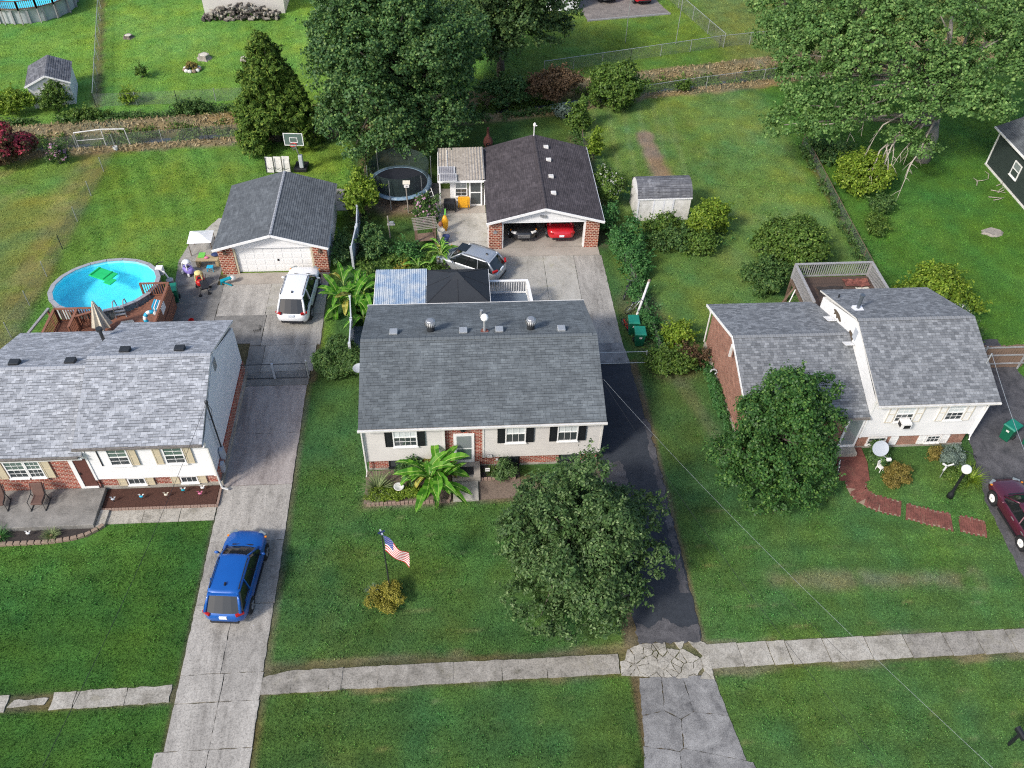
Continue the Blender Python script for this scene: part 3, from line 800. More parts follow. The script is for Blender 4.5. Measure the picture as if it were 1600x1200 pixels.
def shutter(root, P, rz, w, h, m, trim=None):
    b = MB(); b.box(-w/2, -.045, 0, w/2, -.0, h)
    o = b.build('shutter', MAT[m], root, loc=Vector(P)-origin_of(root), rz=rz)
    q = MB(); t = .05
    q.box(-w/2, -.06, 0, w/2, -.046, t); q.box(-w/2, -.06, h-t, w/2, -.046, h); q.box(-w/2, -.06, t, -w/2+t, -.046, h-t); q.box(w/2-t, -.06, t, w/2, -.046, h-t); q.box(-w/2+t, -.06, h*.55-t/2, w/2-t, -.046, h*.55+t/2)
    q.build('shutter_frame', MAT[trim or m], o)
    return o
def pieces(mb):
    par = list(range(len(mb.v)))
    def f(i):
        while par[i] != i: par[i] = par[par[i]]; i = par[i]
        return i
    key = {}
    for i, p in enumerate(mb.v):
        k = (round(p[0], 4), round(p[1], 4), round(p[2], 4)); j = key.setdefault(k, i); par[f(i)] = f(j)
    for fa in mb.f:
        for q in fa[1:]: par[f(q)] = f(fa[0])
    out = {}
    for fa, uv in zip(mb.f, mb.uv):
        b = out.setdefault(f(fa[0]), MB()); b.v += [mb.v[i] for i in fa]; n = len(b.v)-len(fa); b.face(range(n, n+len(fa)), uv)
    return list(out.values())
def part(root, name, m, mb, **k):
    ps = pieces(mb)
    if 1 < len(ps) <= 12 and name not in ('turbine_fin', 'patch'):
        return [p.build(name, MAT[m], root, world=True, **k) for p in ps][0]
    return mb.build(name, MAT[m], root, world=True, **k)
def downspout(root, pts, m='white_old', r=.045):
    return part(root, 'downspout', m, MB().tube(pts, r, 6))

# ================================================================ middle house
C = thing('house', 'middle split-level house with dark grey shingle roof, cream siding and black shutters', 'house', (1.1, 31.6, 0))
HARD.append(rect(-4.7, 6.95, 27.4, 35.9))
part(C, 'wall', 'siding_cream', MB().box(-4.58, 27.76, .86, 6.83, 35.68, 3.52))
part(C, 'foundation', 'brick_red', MB().box(-4.56, 27.74, -.05, 6.81, 35.66, .855))
part(C, 'foundation_ledge', 'conc_light', MB().box(-4.62, 27.70, -.05, 6.86, 35.72, .12))
part(C, 'entry_wall', 'brick_red', MB().box(-.82, 27.72, .13, 1.10, 27.755, 3.5))
part(C, 'jetty', 'trim', MB().box(-4.60, 27.57, .84, -.83, 27.756, 3.5).box(1.12, 27.57, .84, 6.85, 27.756, 3.5))
lap(C, (-4.60, 27.565, 0), (1,0,0), (0,-1,0), 3.76, .86, 3.5, 'siding_cream'); lap(C, (1.13, 27.565, 0), (1,0,0), (0,-1,0), 5.71, .86, 3.5, 'siding_cream')
for x in (-4.62, -.80, 1.10, 6.87): part(C, 'corner_board', 'trim', MB().box(x-.045, 27.525, .84, x+.045, 27.60, 3.5))
for xx, s in ((-4.59, -1), (6.84, 1)):
    lap(C, (xx, 35.68 if s < 0 else 27.6, 0), (0, -1 if s < 0 else 1, 0), (s, 0, 0), 8.05, .86, 5.0, 'siding_cream', rake=lambda z: (max(0, (z-3.45)/.35), 8.05-max(0, (z-3.45)/.35)))
    q = MB(); q.poly([(xx-s*.02, 27.6, 3.45), (xx-s*.02, 35.7, 3.45), (xx-s*.02, 31.66, 5.08)]); part(C, 'gable', 'siding_cream', q)
ro = roof_plane(C, (-4.76, 27.15, 3.62), (6.95, 27.15, 3.62), (6.95, 31.67, 5.20), (-4.76, 31.67, 5.20), 'sh_centre')
rb = roof_plane(C, (6.95, 36.19, 3.62), (-4.76, 36.19, 3.62), (-4.76, 31.67, 5.20), (6.95, 31.67, 5.20), 'sh_centre')
ridge_caps(ro, (-4.74, 31.67, 5.215), (6.94, 31.67, 5.215), 'sh_centre', .35)
part(C, 'soffit', 'trim', MB().box(-4.7, 27.2, 3.44, 6.9, 27.74, 3.50).box(-4.7, 35.6, 3.44, 6.9, 36.1, 3.50))
part(C, 'gutter', 'trim', MB().box(-4.80, 27.05, 3.50, 6.98, 27.145, 3.60)); part(C, 'gutter', 'trim', MB().box(-4.80, 36.2, 3.50, 6.98, 36.29, 3.60))
part(C, 'drip_edge', 'gutter', MB().box(-4.78, 27.14, 3.606, 6.97, 27.20, 3.615))
downspout(C, [(-4.66, 27.1, 3.5), (-4.68, 27.45, 3.25), (-4.68, 27.47, .3), (-4.70, 27.2, .08)])
for x0, x1 in ((-3.20, -2.12), (2.20, 3.12), (4.73, 5.66)):
    window(C, ((x0+x1)/2, 27.54, 1.93), 0, x1-x0+.08, 1.32, (2, 4) if x0 < 0 else (1, 3), upper='blind')
    for x in (x0-.24, x1+.24): shutter(C, (x, 27.54, 1.95), 0, .36, 1.25, 'black_paint')
for x0, x1 in ((-3.6, -2.6), (1.9, 2.9), (4.9, 5.9)): window(C, ((x0+x1)/2, 27.735, .16), 0, x1-x0, .62, (1, 3), frame='black_paint', double=False)
d = part(C, 'door', 'white', MB().box(-.35, 27.66, .42, .66, 27.715, 2.5))
part(d, 'door_glass', 'glass_pale', MB().box(-.20, 27.645, 1.5, .51, 27.658, 2.36)); part(d, 'door_glass', 'glass_green', MB().box(-.20, 27.645, .62, .51, 27.658, 1.40)); part(d, 'handle', 'black', MB().box(-.29, 27.61, 1.40, -.26, 27.659, 1.56))
part(C, 'porch_light', 'black', MB().lathe([(.03, .25), (.12, .22), (.15, .05), (.1, 0)], (.13, 27.55, 2.86), 8))
part(C, 'stoop', 'conc_garage', MB().box(-.46, 26.68, 0, .92, 27.70, .40)); part(C, 'doormat', 'black', MB().box(-.35, 26.85, .40, .60, 27.35, .415))
part(C, 'meter_box', 'white_old', MB().box(-4.80, 28.0, 1.0, -4.62, 28.35, 1.75)); part(C, 'letter_box', 'white_old', MB().box(1.28, 27.40, .98, 1.52, 27.52, 1.08)); part(C, 'outlet_box', 'white', MB().box(1.72, 27.66, .42, 1.84, 27.70, .58))
nb = Vector((0, 1.58, 4.5)).normalized()
def on_c(x, y): return Vector((x, y, 5.20-(y-31.67)*.35))
for x, y in ((-3.17, 32.34), (.30, 32.28), (2.10, 32.30), (5.22, 32.22)):
    p = on_c(x, y); part(C, 'roof_vent', 'galv', MB().box(x-.20, y-.20, p.z-.06, x+.20, y+.22, p.z+.17), bevel=.03)
for x, y in ((-1.33, 32.54), (3.69, 32.45)):
    p = on_c(x, y); t = part(C, 'turbine_vent', 'dark_metal', MB().cyl((x, y, p.z-.08), .20, .42, 20))
    q = MB()
    for i in range(18):
        a = 2*PI*i/18; ca, sa = math.cos(a), math.sin(a); tx, ty = -sa*.035, ca*.035
        prof = [(.20, .0), (.275, .10), (.285, .20), (.23, .31), (.07, .37)]
        for j in range(4):
            (r0, h0), (r1, h1) = prof[j], prof[j+1]; z = p.z+.34
            q.quad((x+r0*ca-tx, y+r0*sa-ty, z+h0), (x+(r0+.015)*ca+tx, y+(r0+.015)*sa+ty, z+h0), (x+(r1+.015)*ca+tx, y+(r1+.015)*sa+ty, z+h1), (x+r1*ca-tx, y+r1*sa-ty, z+h1))
    part(t, 'turbine_fin', 'grey_metal', q); part(t, 'turbine_core', 'black', MB().cyl((x, y, p.z+.34), .17, .3, 16)); part(t, 'turbine_cap', 'grey_metal', MB().lathe([(.2, 0), (.17, .03), (.03, .05)], (x, y, p.z+.68), 14))
p = on_c(1.36, 32.28); v = part(C, 'flue_pipe', 'galv', MB().cyl((1.36, 32.28, p.z-.05), .07, .95, 12)); part(v, 'flue_cap', 'lamp_white', MB().ball((1.36, 32.28, p.z+.92), .20)); part(v, 'flashing', 'path_brick', MB().cyl((1.36, 32.28, p.z-.08), .2, .13, 12))
p = on_c(1.28, 34.4); part(C, 'plumbing_vent', 'galv', MB().cyl((1.28, 34.4, p.z-.05), .08, .40, 12))
dish = part(C, 'satellite_dish', 'vinyl_grey', MB().lathe([(.02, 0), (.22, .03), (.34, .10), (.345, .115), (.21, .05), (.02, .02)], (-4.95, 31.4, 3.45), 18)); part(C, 'dish_arm', 'galv', MB().tube([(-4.6, 31.6, 3.3), (-4.95, 31.4, 3.46)], .03))

# ================================================================ left house
Lh = thing('house', 'left split-level house with pale grey shingle roof, cream shutters and raised patio', 'house', (-17, 31, 0))
HARD.append(rect(-23, -11.6, 26.9, 35.2)); HARD.append(rect(-23.2, -16.6, 24.0, 27.1)); HARD.append(rect(-17.3, -11.7, 25.7, 27.2))
part(Lh, 'wall', 'siding_white', MB().box(-17.34, 27.12, .97, -11.80, 34.85, 3.46)); part(Lh, 'wall', 'brick_red', MB().box(-22.75, 27.0, -.05, -17.36, 34.95, 2.88))
part(Lh, 'foundation', 'brick_red', MB().box(-17.34, 27.1, .28, -11.74, 34.9, .965)); part(Lh, 'foundation_ledge', 'conc_light', MB().box(-17.36, 27.06, -.05, -11.64, 34.96, .278))
part(Lh, 'jetty', 'trim', MB().box(-17.34, 26.955, .96, -11.82, 27.118, 3.46)); lap(Lh, (-17.34, 26.95, 0), (1,0,0), (0,-1,0), 5.52, .97, 3.46, 'siding_white')
for x in (-17.36, -11.82): part(Lh, 'corner_board', 'white', MB().box(x-.05, 26.90, .95, x+.05, 26.97, 3.46))
lap(Lh, (-11.80, 26.96, 0), (0, 1, 0), (1, 0, 0), 7.95, .97, 5.12, 'siding_bluegrey', course=.5, proud=.006, rake=lambda z: (max(0, (z-3.45)/.38), 7.95-max(0, (z-3.45)/.38)))  # white gable siding, its shade put into the blue-grey colour
part(Lh, 'gable', 'siding_bluegrey', MB().poly([(-11.81, 26.97, .97), (-11.81, 34.9, .97), (-11.81, 34.9, 3.45), (-11.81, 30.93, 5.14), (-11.81, 26.97, 3.45)]))
part(Lh, 'attic_vent', 'grey_metal', MB().box(-11.80, 30.72, 4.25, -11.75, 31.12, 4.85))
ra = roof_plane(Lh, (-17.56, 26.60, 3.60), (-11.80, 26.60, 3.60), (-11.80, 30.93, 5.25), (-17.56, 30.93, 5.25), 'sh_left')
rbk = roof_plane(Lh, (-11.80, 35.28, 3.60), (-17.56, 35.28, 3.60), (-17.56, 30.93, 5.25), (-11.80, 30.93, 5.25), 'sh_left')
rl = roof_plane(Lh, (-22.95, 26.70, 2.95), (-17.40, 26.70, 2.95), (-17.40, 31.02, 4.58), (-22.95, 31.02, 4.58), 'sh_left')
rlb = roof_plane(Lh, (-17.40, 35.42, 2.95), (-22.95, 35.42, 2.95), (-22.95, 31.02, 4.58), (-17.40, 31.02, 4.58), 'sh_left')
part(Lh, 'step_wall', 'siding_white', MB().prism([(-17.50, 27.0), (-17.36, 27.0), (-17.36, 34.9), (-17.50, 34.9)], 2.8, 3.5)); part(Lh, 'step_gable', 'siding_white', MB().poly([(-17.50, 27.0, 3.48), (-17.50, 34.88, 3.48), (-17.50, 30.93, 5.13)][::-1]))
part(Lh, 'end_gable', 'siding_white', MB().poly([(-22.76, 27.0, 2.86), (-22.76, 34.9, 2.86), (-22.76, 31.0, 4.46)][::-1]))
ridge_caps(ra, (-17.54, 30.93, 5.265), (-11.82, 30.93, 5.265), 'sh_left', .38); ridge_caps(rl, (-22.93, 31.02, 4.595), (-17.42, 31.02, 4.595), 'sh_left', .375)
part(Lh, 'gutter', 'gutter', MB().box(-17.58, 26.50, 3.49, -11.80, 26.59, 3.585)); part(Lh, 'gutter', 'gutter', MB().box(-22.98, 26.60, 2.84, -17.55, 26.69, 2.935))
part(Lh, 'soffit', 'white', MB().box(-17.4, 26.6, 3.38, -11.8, 27.0, 3.44).box(-22.9, 26.7, 2.74, -17.4, 27.1, 2.80)); part(Lh, 'fascia', 'white', MB().box(-22.9, 26.68, 2.70, -17.42, 26.705, 2.83))
for x0, x1 in ((-16.32, -15.46), (-13.78, -12.93)):
    window(Lh, ((x0+x1)/2, 26.925, 1.98), 0, x1-x0+.08, 1.18, (2, 2), upper='glass_green')
for x in (-15.20, -14.10, -12.68): shutter(Lh, (x, 26.925, 1.98), 0, .34, 1.12, 'cream')
part(Lh, 'siding_gap', 'black', MB().box(-16.80, 26.905, 1.95, -16.75, 26.93, 3.15))
for x0, x1 in ((-16.06, -15.22), (-13.57, -12.75)):
    window(Lh, ((x0+x1)/2, 27.09, .33), 0, x1-x0, .5, (1, 3), double=False)
    for x in (x0-.25, x1+.22): shutter(Lh, (x, 27.09, .30), 0, .38, .55, 'cream')
for x0, x1 in ((-21.22, -20.32), (-20.28, -19.60)): window(Lh, ((x0+x1)/2, 26.99, 1.25), 0, x1-x0+.03, 1.18, (2, 3), upper='glass_green')
shutter(Lh, (-19.35, 26.99, 1.22), 0, .40, 1.2, 'cream'); shutter(Lh, (-21.5, 26.99, 1.22), 0, .40, 1.2, 'cream')
part(Lh, 'brick_sill', 'brick_red', MB().box(-21.3, 26.90, 1.10, -19.5, 26.99, 1.19))
part(Lh, 'door_frame', 'white', MB().box(-18.26, 26.93, .33, -18.06, 26.998, 2.66).box(-18.06, 26.93, .33, -17.44, 26.998, .46).box(-18.06, 26.93, 2.5, -17.44, 26.998, 2.66))
d = part(Lh, 'door', 'door_brown', MB().box(-18.06, 26.96, .46, -17.44, 26.997, 2.5)); part(d, 'handle', 'black', MB().box(-18.0, 26.91, 1.35, -17.96, 26.958, 1.5))
downspout(Lh, [(-11.74, 26.55, 3.5), (-11.66, 26.75, 3.2), (-11.66, 26.80, .5), (-11.60, 26.72, .25), (-11.35, 26.70, .14)], 'trim', .055)
for x, y, base, y0, k in ((-15.98, 31.46, 5.25, 30.93, .38), (-13.40, 31.44, 5.25, 30.93, .38), (-21.37, 31.47, 4.58, 31.02, .375), (-18.75, 31.48, 4.58, 31.02, .375)):
    z = base-(y-y0)*k; part(Lh, 'roof_vent', 'dark_metal', MB().box(x-.24, y-.16, z-.05, x+.24, y+.22, z+.17), bevel=.02)
z = 4.58-(33.5-31.02)*.375; fl = part(Lh, 'flue_pipe', 'dark_metal', MB().cyl((-17.85, 33.5, z-.1), .085, 1.15, 12)); part(fl, 'flue_cap', 'dark_metal', MB().cyl((-17.85, 33.5, z+1.0), .16, .16, 14)); part(fl, 'flashing', 'dark_metal', MB().cyl((-17.85, 33.5, z-.1), .2, .17, 12, .11))
z = 2.95; part(Lh, 'plumbing_vent', 'dark_metal', MB().cyl((-17.75, 35.0, 2.98), .06, .35, 10))
ms = part(Lh, 'service_mast', 'dark_metal', MB().tube([(-11.68, 28.3, 4.55), (-11.66, 28.28, 1.5)], .04)); part(ms, 'weatherhead', 'dark_metal', MB().ball((-11.68, 28.3, 4.6), (.09, .09, .11)))
part(Lh, 'meter_box', 'vinyl_grey', MB().box(-11.74, 28.0, .85, -11.55, 28.3, 1.5)); part(Lh, 'meter_box', 'vinyl_grey', MB().box(-11.74, 27.55, .40, -11.58, 27.85, .95)); part(ms, 'cable', 'black', MB().tube([(-11.68, 28.3, 4.6), (-11.5, 28.2, 4.2), (-11.55, 28.0, 3.7), (-11.66, 27.9, 3.9)], .015, 5))
# raised patio, step, mulch bed and block edging
part(Lh, 'patio', 'conc_dark', MB().box(-23.0, 24.78, -.02, -17.16, 26.98, .30), bevel=.02); part(Lh, 'patio_step', 'conc_light', MB().box(-17.15, 24.82, -.02, -16.72, 25.75, .13), bevel=.015)
bed = struct('mulch_bed', 'dark red mulch bed under the windows of the left house', 'garden bed'); MB().prism(rect(-17.12, -11.82, 25.86, 27.04), -.03, .07).build('mulch', MAT['mulch'], bed)
eb = MB().box(-.10, -.055, 0, .10, .055, .14); first = None
for i in range(34):
    p = (-17.05+i*.16, 25.80, -.01)
    if first is None: first = MB().box(-.07, -.05, 0, .07, .05, .13).build('edging_brick', MAT['edging'], bed, loc=p, rz=.05)
    else: inst(first, bed, loc=p, rz=rnd.uniform(-.12, .12))
for i in range(8): inst(first, bed, loc=(-11.72, 25.85+i*.15, -.01), rz=PI/2+rnd.uniform(-.1, .1))
bed2 = struct('patio_flower_bed', 'dark flower bed with tan block edging below the patio', 'garden bed'); MB().prism([(-23, 24.1), (-19, 24.2), (-17.6, 24.4), (-17.1, 24.74), (-23, 24.74)], -.03, .06).build('mulch', MAT['mulch_dark'], bed2)
pts = [(-22.9,24.02),(-21.2,24.05),(-19.0,24.08),(-18.0,24.22),(-17.4,24.42),(-17.0,24.7),(-16.75,24.95)]
def along(pts, step):
    out = []; acc = 0
    for a, c in zip(pts, pts[1:]):
        L = math.hypot(c[0]-a[0], c[1]-a[1]); ang = math.atan2(c[1]-a[1], c[0]-a[0]); t = acc
        while t < L: out.append((a[0]+(c[0]-a[0])*t/L, a[1]+(c[1]-a[1])*t/L, ang)); t += step
        acc = t-L
    return out
first = None
for x, y, a in along(pts, .31):
    if first is None: first = MB().prism([(-.145,-.09),(.145,-.09),(.12,.09),(-.12,.09)], 0, .16).build('edging_block', MAT['stone_tan'], bed2, loc=(x, y, -.01), rz=a, bevel=.015)
    else: inst(first, bed2, loc=(x, y, -.01), rz=a+rnd.uniform(-.06, .06))
HARD.append([(-23,23.9),(-18.9,23.95),(-17.3,24.2),(-16.6,24.9),(-23,24.9)])

# ================================================================ right house
R = thing('house', 'right house with brick wing, white sided wing and grey shingle roofs', 'house', (20, 31.8, 0))
HARD.append(rect(14.3, 20.4, 27.8, 36)); HARD.append(rect(20.3, 26.3, 27.9, 36))
part(R, 'wall', 'brick_brown', MB().box(14.38, 27.95, .30, 20.33, 36.1, 2.62)); part(R, 'foundation_ledge', 'conc_light', MB().box(14.30, 27.88, -.05, 20.33, 36.17, .298))
part(R, 'gable', 'brick_brown', MB().poly([(14.375, 27.95, 2.6), (14.375, 36.1, 2.6), (14.375, 32.1, 4.16)][::-1]))
part(R, 'wall', 'siding_white', MB().box(20.38, 28.06, .98, 26.18, 35.9, 3.70)); part(R, 'foundation', 'brick_brown', MB().box(20.40, 28.04, .12, 26.15, 35.88, .975)); part(R, 'foundation_ledge', 'conc_light', MB().box(20.36, 28.0, -.05, 26.2, 35.9, .118))
part(R, 'jetty', 'white', MB().box(20.38, 27.905, .97, 26.18, 28.058, 3.70)); lap(R, (20.38, 27.90, 0), (1,0,0), (0,-1,0), 5.80, .98, 3.70, 'siding_white', course=.22, proud=.012)
part(R, 'corner_board', 'white', MB().box(26.15, 27.86, .96, 26.24, 27.95, 3.7)); part(R, 'corner_board', 'white', MB().box(20.33, 27.86, .96, 20.42, 27.95, 3.7))
gw = part(R, 'gable', 'white', MB().prism([(20.34, 27.92), (20.375, 27.92), (20.375, 35.9), (20.34, 35.9)], 2.4, 3.69).poly([(20.34, 27.92, 3.69), (20.34, 35.9, 3.69), (20.34, 31.9, 5.36)][::-1]))
for pt in ([(34.45,4.05),(34.2,4.20),(33.75,4.26),(33.5,4.2),(33.32,4.08),(33.5,3.95),(33.75,3.98),(33.9,3.85),(34.05,4.0),(34.3,3.78),(34.25,3.98)], [(32.25,4.48),(31.95,4.50),(31.66,4.42),(31.72,4.2),(31.8,4.02),(31.98,4.15),(32.2,4.02),(32.32,4.15)]):
    part(gw, 'bare_patch', 'patch_brown', MB().poly([(20.334, y, z) for y, z in pt]).poly([(20.338, y, z) for y, z in pt][::-1]))
part(gw, 'gable_panel', 'vinyl_grey', MB().box(20.325, 31.45, 4.35, 20.338, 31.85, 5.0))
for y, z, s in ((34.9, 4.1, .2), (32.5, 4.2, .16)): part(R, 'loose_panel', 'white', MB().obox((20.05, y-.9, 4.30-abs(y-.9-32.2)*.36+.08), (.22, .35, .012), Matrix.Rotation(-.36, 3, 'X')))
r1 = roof_plane(R, (14.15, 27.72, 2.68), (20.33, 27.72, 2.68), (20.33, 32.2, 4.30), (14.15, 32.2, 4.30), 'sh_right', .15)
r2 = roof_plane(R, (20.33, 36.7, 2.68), (14.15, 36.7, 2.68), (14.15, 32.2, 4.30), (20.33, 32.2, 4.30), 'sh_right', .15)
r3 = roof_plane(R, (20.29, 27.43, 3.80), (26.45, 27.43, 3.80), (26.45, 31.9, 5.50), (20.29, 31.9, 5.50), 'sh_right', .15)
r4 = roof_plane(R, (26.45, 36.37, 3.80), (20.29, 36.37, 3.80), (20.29, 31.9, 5.50), (26.45, 31.9, 5.50), 'sh_right', .15)
ridge_caps(r1, (14.17, 32.2, 4.315), (20.30, 32.2, 4.315), 'sh_right', .365); ridge_caps(r3, (20.26, 31.9, 5.515), (26.43, 31.9, 5.515), 'sh_right', .38)
part(R, 'gutter', 'gutter', MB().box(14.15, 27.62, 2.58, 20.32, 27.71, 2.665)); part(R, 'gutter', 'trim', MB().box(20.24, 27.33, 3.69, 26.45, 27.42, 3.785))
part(R, 'soffit', 'white', MB().box(14.3, 27.72, 2.48, 20.3, 27.95, 2.54).box(20.4, 27.45, 3.60, 26.4, 27.9, 3.66))
part(R, 'rake_board', 'white', MB().beam((14.13, 27.72, 2.63), (14.13, 32.2, 4.24), .03, .16).beam((14.13, 36.7, 2.63), (14.13, 32.2, 4.24), .03, .16))
downspout(R, [(14.2, 36.5, 2.6), (14.30, 36.25, 2.4), (14.30, 36.22, .3)], 'white_old'); downspout(R, [(26.3, 27.4, 3.7), (26.26, 27.8, 3.45), (26.26, 27.84, .9), (26.2, 27.7, .7)], 'white')
part(R, 'rake_bracket', 'white_old', MB().box(14.02, 31.7, 3.3, 14.14, 31.8, 4.1))
for x0, x1 in ((21.72, 22.64), (24.33, 25.22)):
    window(R, ((x0+x1)/2, 27.885, 2.12), 0, x1-x0+.06, 1.12, (2, 3), upper='blind', lower='glass')
    for x in (x0-.26, x1+.24): shutter(R, (x, 27.885, 2.08), 0, .40, 1.12, 'white', 'canvas')
ac = part(R, 'air_conditioner', 'white', MB().box(21.98, 27.45, 2.0, 22.50, 27.88, 2.36)); part(ac, 'grille', 'black', MB().box(22.12, 27.44, 2.03, 22.46, 27.449, 2.26)); part(ac, 'grille', 'black', MB().box(21.972, 27.5, 2.05, 21.979, 27.8, 2.3))
for x0, x1 in ((20.95, 21.95), (24.1, 24.85)):
    window(R, ((x0+x1)/2, 28.03, .25), 0, x1-x0, .55, (2, 3), double=False)
for x in (22.36, 23.86, 25.1): shutter(R, (x, 28.03, .2), 0, .40, .62, 'white')
dr = part(R, 'storm_door', 'white', MB().box(19.36, 27.86, .3, 20.28, 27.93, 2.46)); part(dr, 'door_glass', 'glass_pale', MB().box(19.48, 27.845, .5, 20.16, 27.858, 2.3))
part(R, 'door_step', 'conc_light', MB().box(19.2, 27.4, -.02, 20.3, 27.87, .28))
fl = part(R, 'flue_pipe', 'car_grey', MB().cyl((20.95, 33.3, 4.85), .09, 1.05, 12)); part(fl, 'flashing', 'siding_bluegrey', MB().box(20.7, 33.05, 4.86, 21.2, 33.5, 5.06)); part(fl, 'flue_cap', 'car_grey', MB().cyl((20.95, 33.3, 5.86), .13, .06, 12))
part(R, 'plumbing_vent', 'dark_metal', MB().cyl((20.75, 35.1, 4.2), .05, .3, 8))
part(R, 'service_mast', 'galv', MB().tube([(26.30, 29.4, 1.5), (26.30, 29.4, 5.2)], .035)); part(R, 'meter_box', 'grey_metal', MB().box(26.2, 29.2, 1.0, 26.36, 29.6, 1.7))
part(R, 'hose_reel', 'galv', MB().tube([(14.15+.2*math.cos(i*.6), 33.4+.05*math.sin(i*2), .55+.2*math.sin(i*.6)) for i in range(24)], .03, 6))
pr_ = struct('porch_pad', 'red painted porch slab before the right house', 'porch'); MB().prism([(18.95,25.92),(20.45,25.85),(20.75,27.0),(20.8,28.4),(19.6,28.4),(19.2,27.4)], -.05, .06).build('slab', MAT['path_brick'], pr_); HARD.append([(18.9,25.8),(20.5,25.8),(20.9,28.4),(19.2,28.4)])

# ================================================================ garages
def gable_garage(name, label, x0, x1, y0, y1, ze, xr, zr, oy, roofm, wallm):
    g = thing(name, label, 'garage', ((x0+x1)/2, (y0+y1)/2, 0)); HARD.append(rect(x0-.05, x1+.05, y0, y1))
    k = (zr-ze)/(x1+.16-xr)
    ra = roof_plane(g, (x0-.16, y1+oy, ze), (x0-.16, y0-oy, ze), (xr, y0-oy, zr), (xr, y1+oy, zr), roofm)
    roof_plane(g, (x1+.22, y0-oy, ze), (x1+.22, y1+oy, ze), (xr, y1+oy, zr), (xr, y0-oy, zr), roofm)
    ridge_caps(ra, (xr, y0-oy+.02, zr+.015), (xr, y1+oy-.02, zr+.015), 'sh_left' if roofm == 'sh_garage' else roofm, k, w=.085)
    part(g, 'wall', wallm, MB().box(x0, y0+.35, -.02, x0+.14, y1, ze-.02)); part(g, 'wall', wallm, MB().box(x1-.14, y0+.35, -.02, x1, y1, ze-.02)); part(g, 'wall', wallm, MB().box(x0+.14, y1-.14, -.02, x1-.14, y1, ze+.1))
    return g
LG = gable_garage('garage', 'left garage with grey shingle roof, brick piers and closed white panel door', -14.52, -7.95, 43.98, 50.4, 2.15, -11.05, 3.18, .42, 'sh_garage', 'siding_bluegrey')
part(LG, 'pier', 'brick_pier', MB().box(-14.54, 43.97, -.02, -13.62, 44.34, 2.1)); part(LG, 'pier', 'brick_pier', MB().box(-8.78, 43.97, -.02, -7.93, 44.34, 2.1))
part(LG, 'gable', 'siding_white', MB().prism([(-14.5, 44.0), (-7.95, 44.0), (-7.95, 44.1), (-14.5, 44.1)], 1.94, 2.13).poly([(-14.5, 44.0, 2.13), (-7.95, 44.0, 2.13), (-11.05, 44.0, 3.08)]))
lap(LG, (-14.5, 43.99, 0), (1,0,0), (0,-1,0), 6.55, 1.95, 3.05, 'siding_white', rake=lambda z: (max(0, (z-2.12)*3.5), 6.55-max(0, (z-2.12)*3.2)))
part(LG, 'barge_board', 'white', MB().beam((-14.7, 43.53, 2.10), (-11.05, 43.53, 3.12), .04, .16).beam((-7.72, 43.53, 2.10), (-11.05, 43.53, 3.12), .04, .16)); part(LG, 'soffit', 'white', MB().quad((-14.6, 43.55, 2.06), (-14.6, 44.0, 2.06), (-11.05, 44.0, 3.06), (-11.05, 43.55, 3.06)).quad((-7.8, 43.55, 2.06), (-7.8, 44.0, 2.06), (-11.05, 44.0, 3.06), (-11.05, 43.55, 3.06)))
part(LG, 'door_frame', 'cream', MB().box(-13.62, 44.0, 0, -13.5, 44.3, 1.94).box(-8.9, 44.0, 0, -8.78, 44.3, 1.94))
gd = part(LG, 'garage_door', 'white', MB().box(-13.5, 44.16, .03, -8.9, 44.22, 1.94)); fp = None
for j in range(4):
    for i in range(8):
        w = 4.6/8; x = -13.5+w*(i+.5); z = .06+j*.47
        if fp is None: fp = MB().box(-.22, -.012, .06, .22, .005, .40).build('door_panel', MAT['white'], gd, loc=Vector((x, 44.16, z))-origin_of(gd))
        else: inst(fp, gd, loc=Vector((x, 44.16, z))-origin_of(gd))
part(gd, 'handle', 'black', MB().box(-11.05, 44.11, .85, -10.95, 44.128, 1.0))
for x in (-14.1, -8.35): part(LG, 'wall_lamp', 'wood_brown', MB().box(x-.08, 43.86, 1.55, x+.08, 43.968, 1.8))
CG = gable_garage('garage', 'open two-car garage with brown roof and brick piers', 2.25, 9.38, 46.05, 54.75, 2.22, 5.8, 3.27, .32, 'sh_brown', 'siding_white')
part(CG, 'pier', 'brick_pier', MB().box(2.22, 46.03, -.02, 3.06, 46.40, 2.15)); part(CG, 'pier', 'brick_pier', MB().box(8.50, 46.03, -.02, 9.40, 46.40, 2.15))
part(CG, 'gable', 'siding_white', MB().box(2.25, 46.06, 2.02, 9.38, 46.16, 2.2).poly([(2.25, 46.06, 2.2), (9.38, 46.06, 2.2), (5.8, 46.06, 3.16)]))
lap(CG, (2.25, 46.05, 0), (1,0,0), (0,-1,0), 7.13, 2.02, 3.15, 'siding_white', rake=lambda z: (max(0, (z-2.19)*3.65), 7.13-max(0, (z-2.19)*3.65)))
part(CG, 'barge_board', 'white', MB().beam((2.05, 45.70, 2.17), (5.8, 45.70, 3.21), .04, .17).beam((9.64, 45.70, 2.17), (5.8, 45.70, 3.21), .04, .17)); part(CG, 'soffit', 'white', MB().quad((2.1, 45.72, 2.13), (2.1, 46.05, 2.13), (5.8, 46.05, 3.15), (5.8, 45.72, 3.15)).quad((9.6, 45.72, 2.13), (9.6, 46.05, 2.13), (5.8, 46.05, 3.15), (5.8, 45.72, 3.15)))
part(CG, 'door_frame', 'white', MB().box(3.06, 46.08, 0, 3.16, 46.4, 2.03).box(8.40, 46.08, 0, 8.50, 46.4, 2.03)); part(CG, 'eave_trim', 'white', MB().box(9.62, 45.74, 2.12, 9.66, 55.05, 2.2)); part(CG, 'corner_trim', 'white', MB().box(2.17, 46.1, 0, 2.24, 46.5, 2.12))
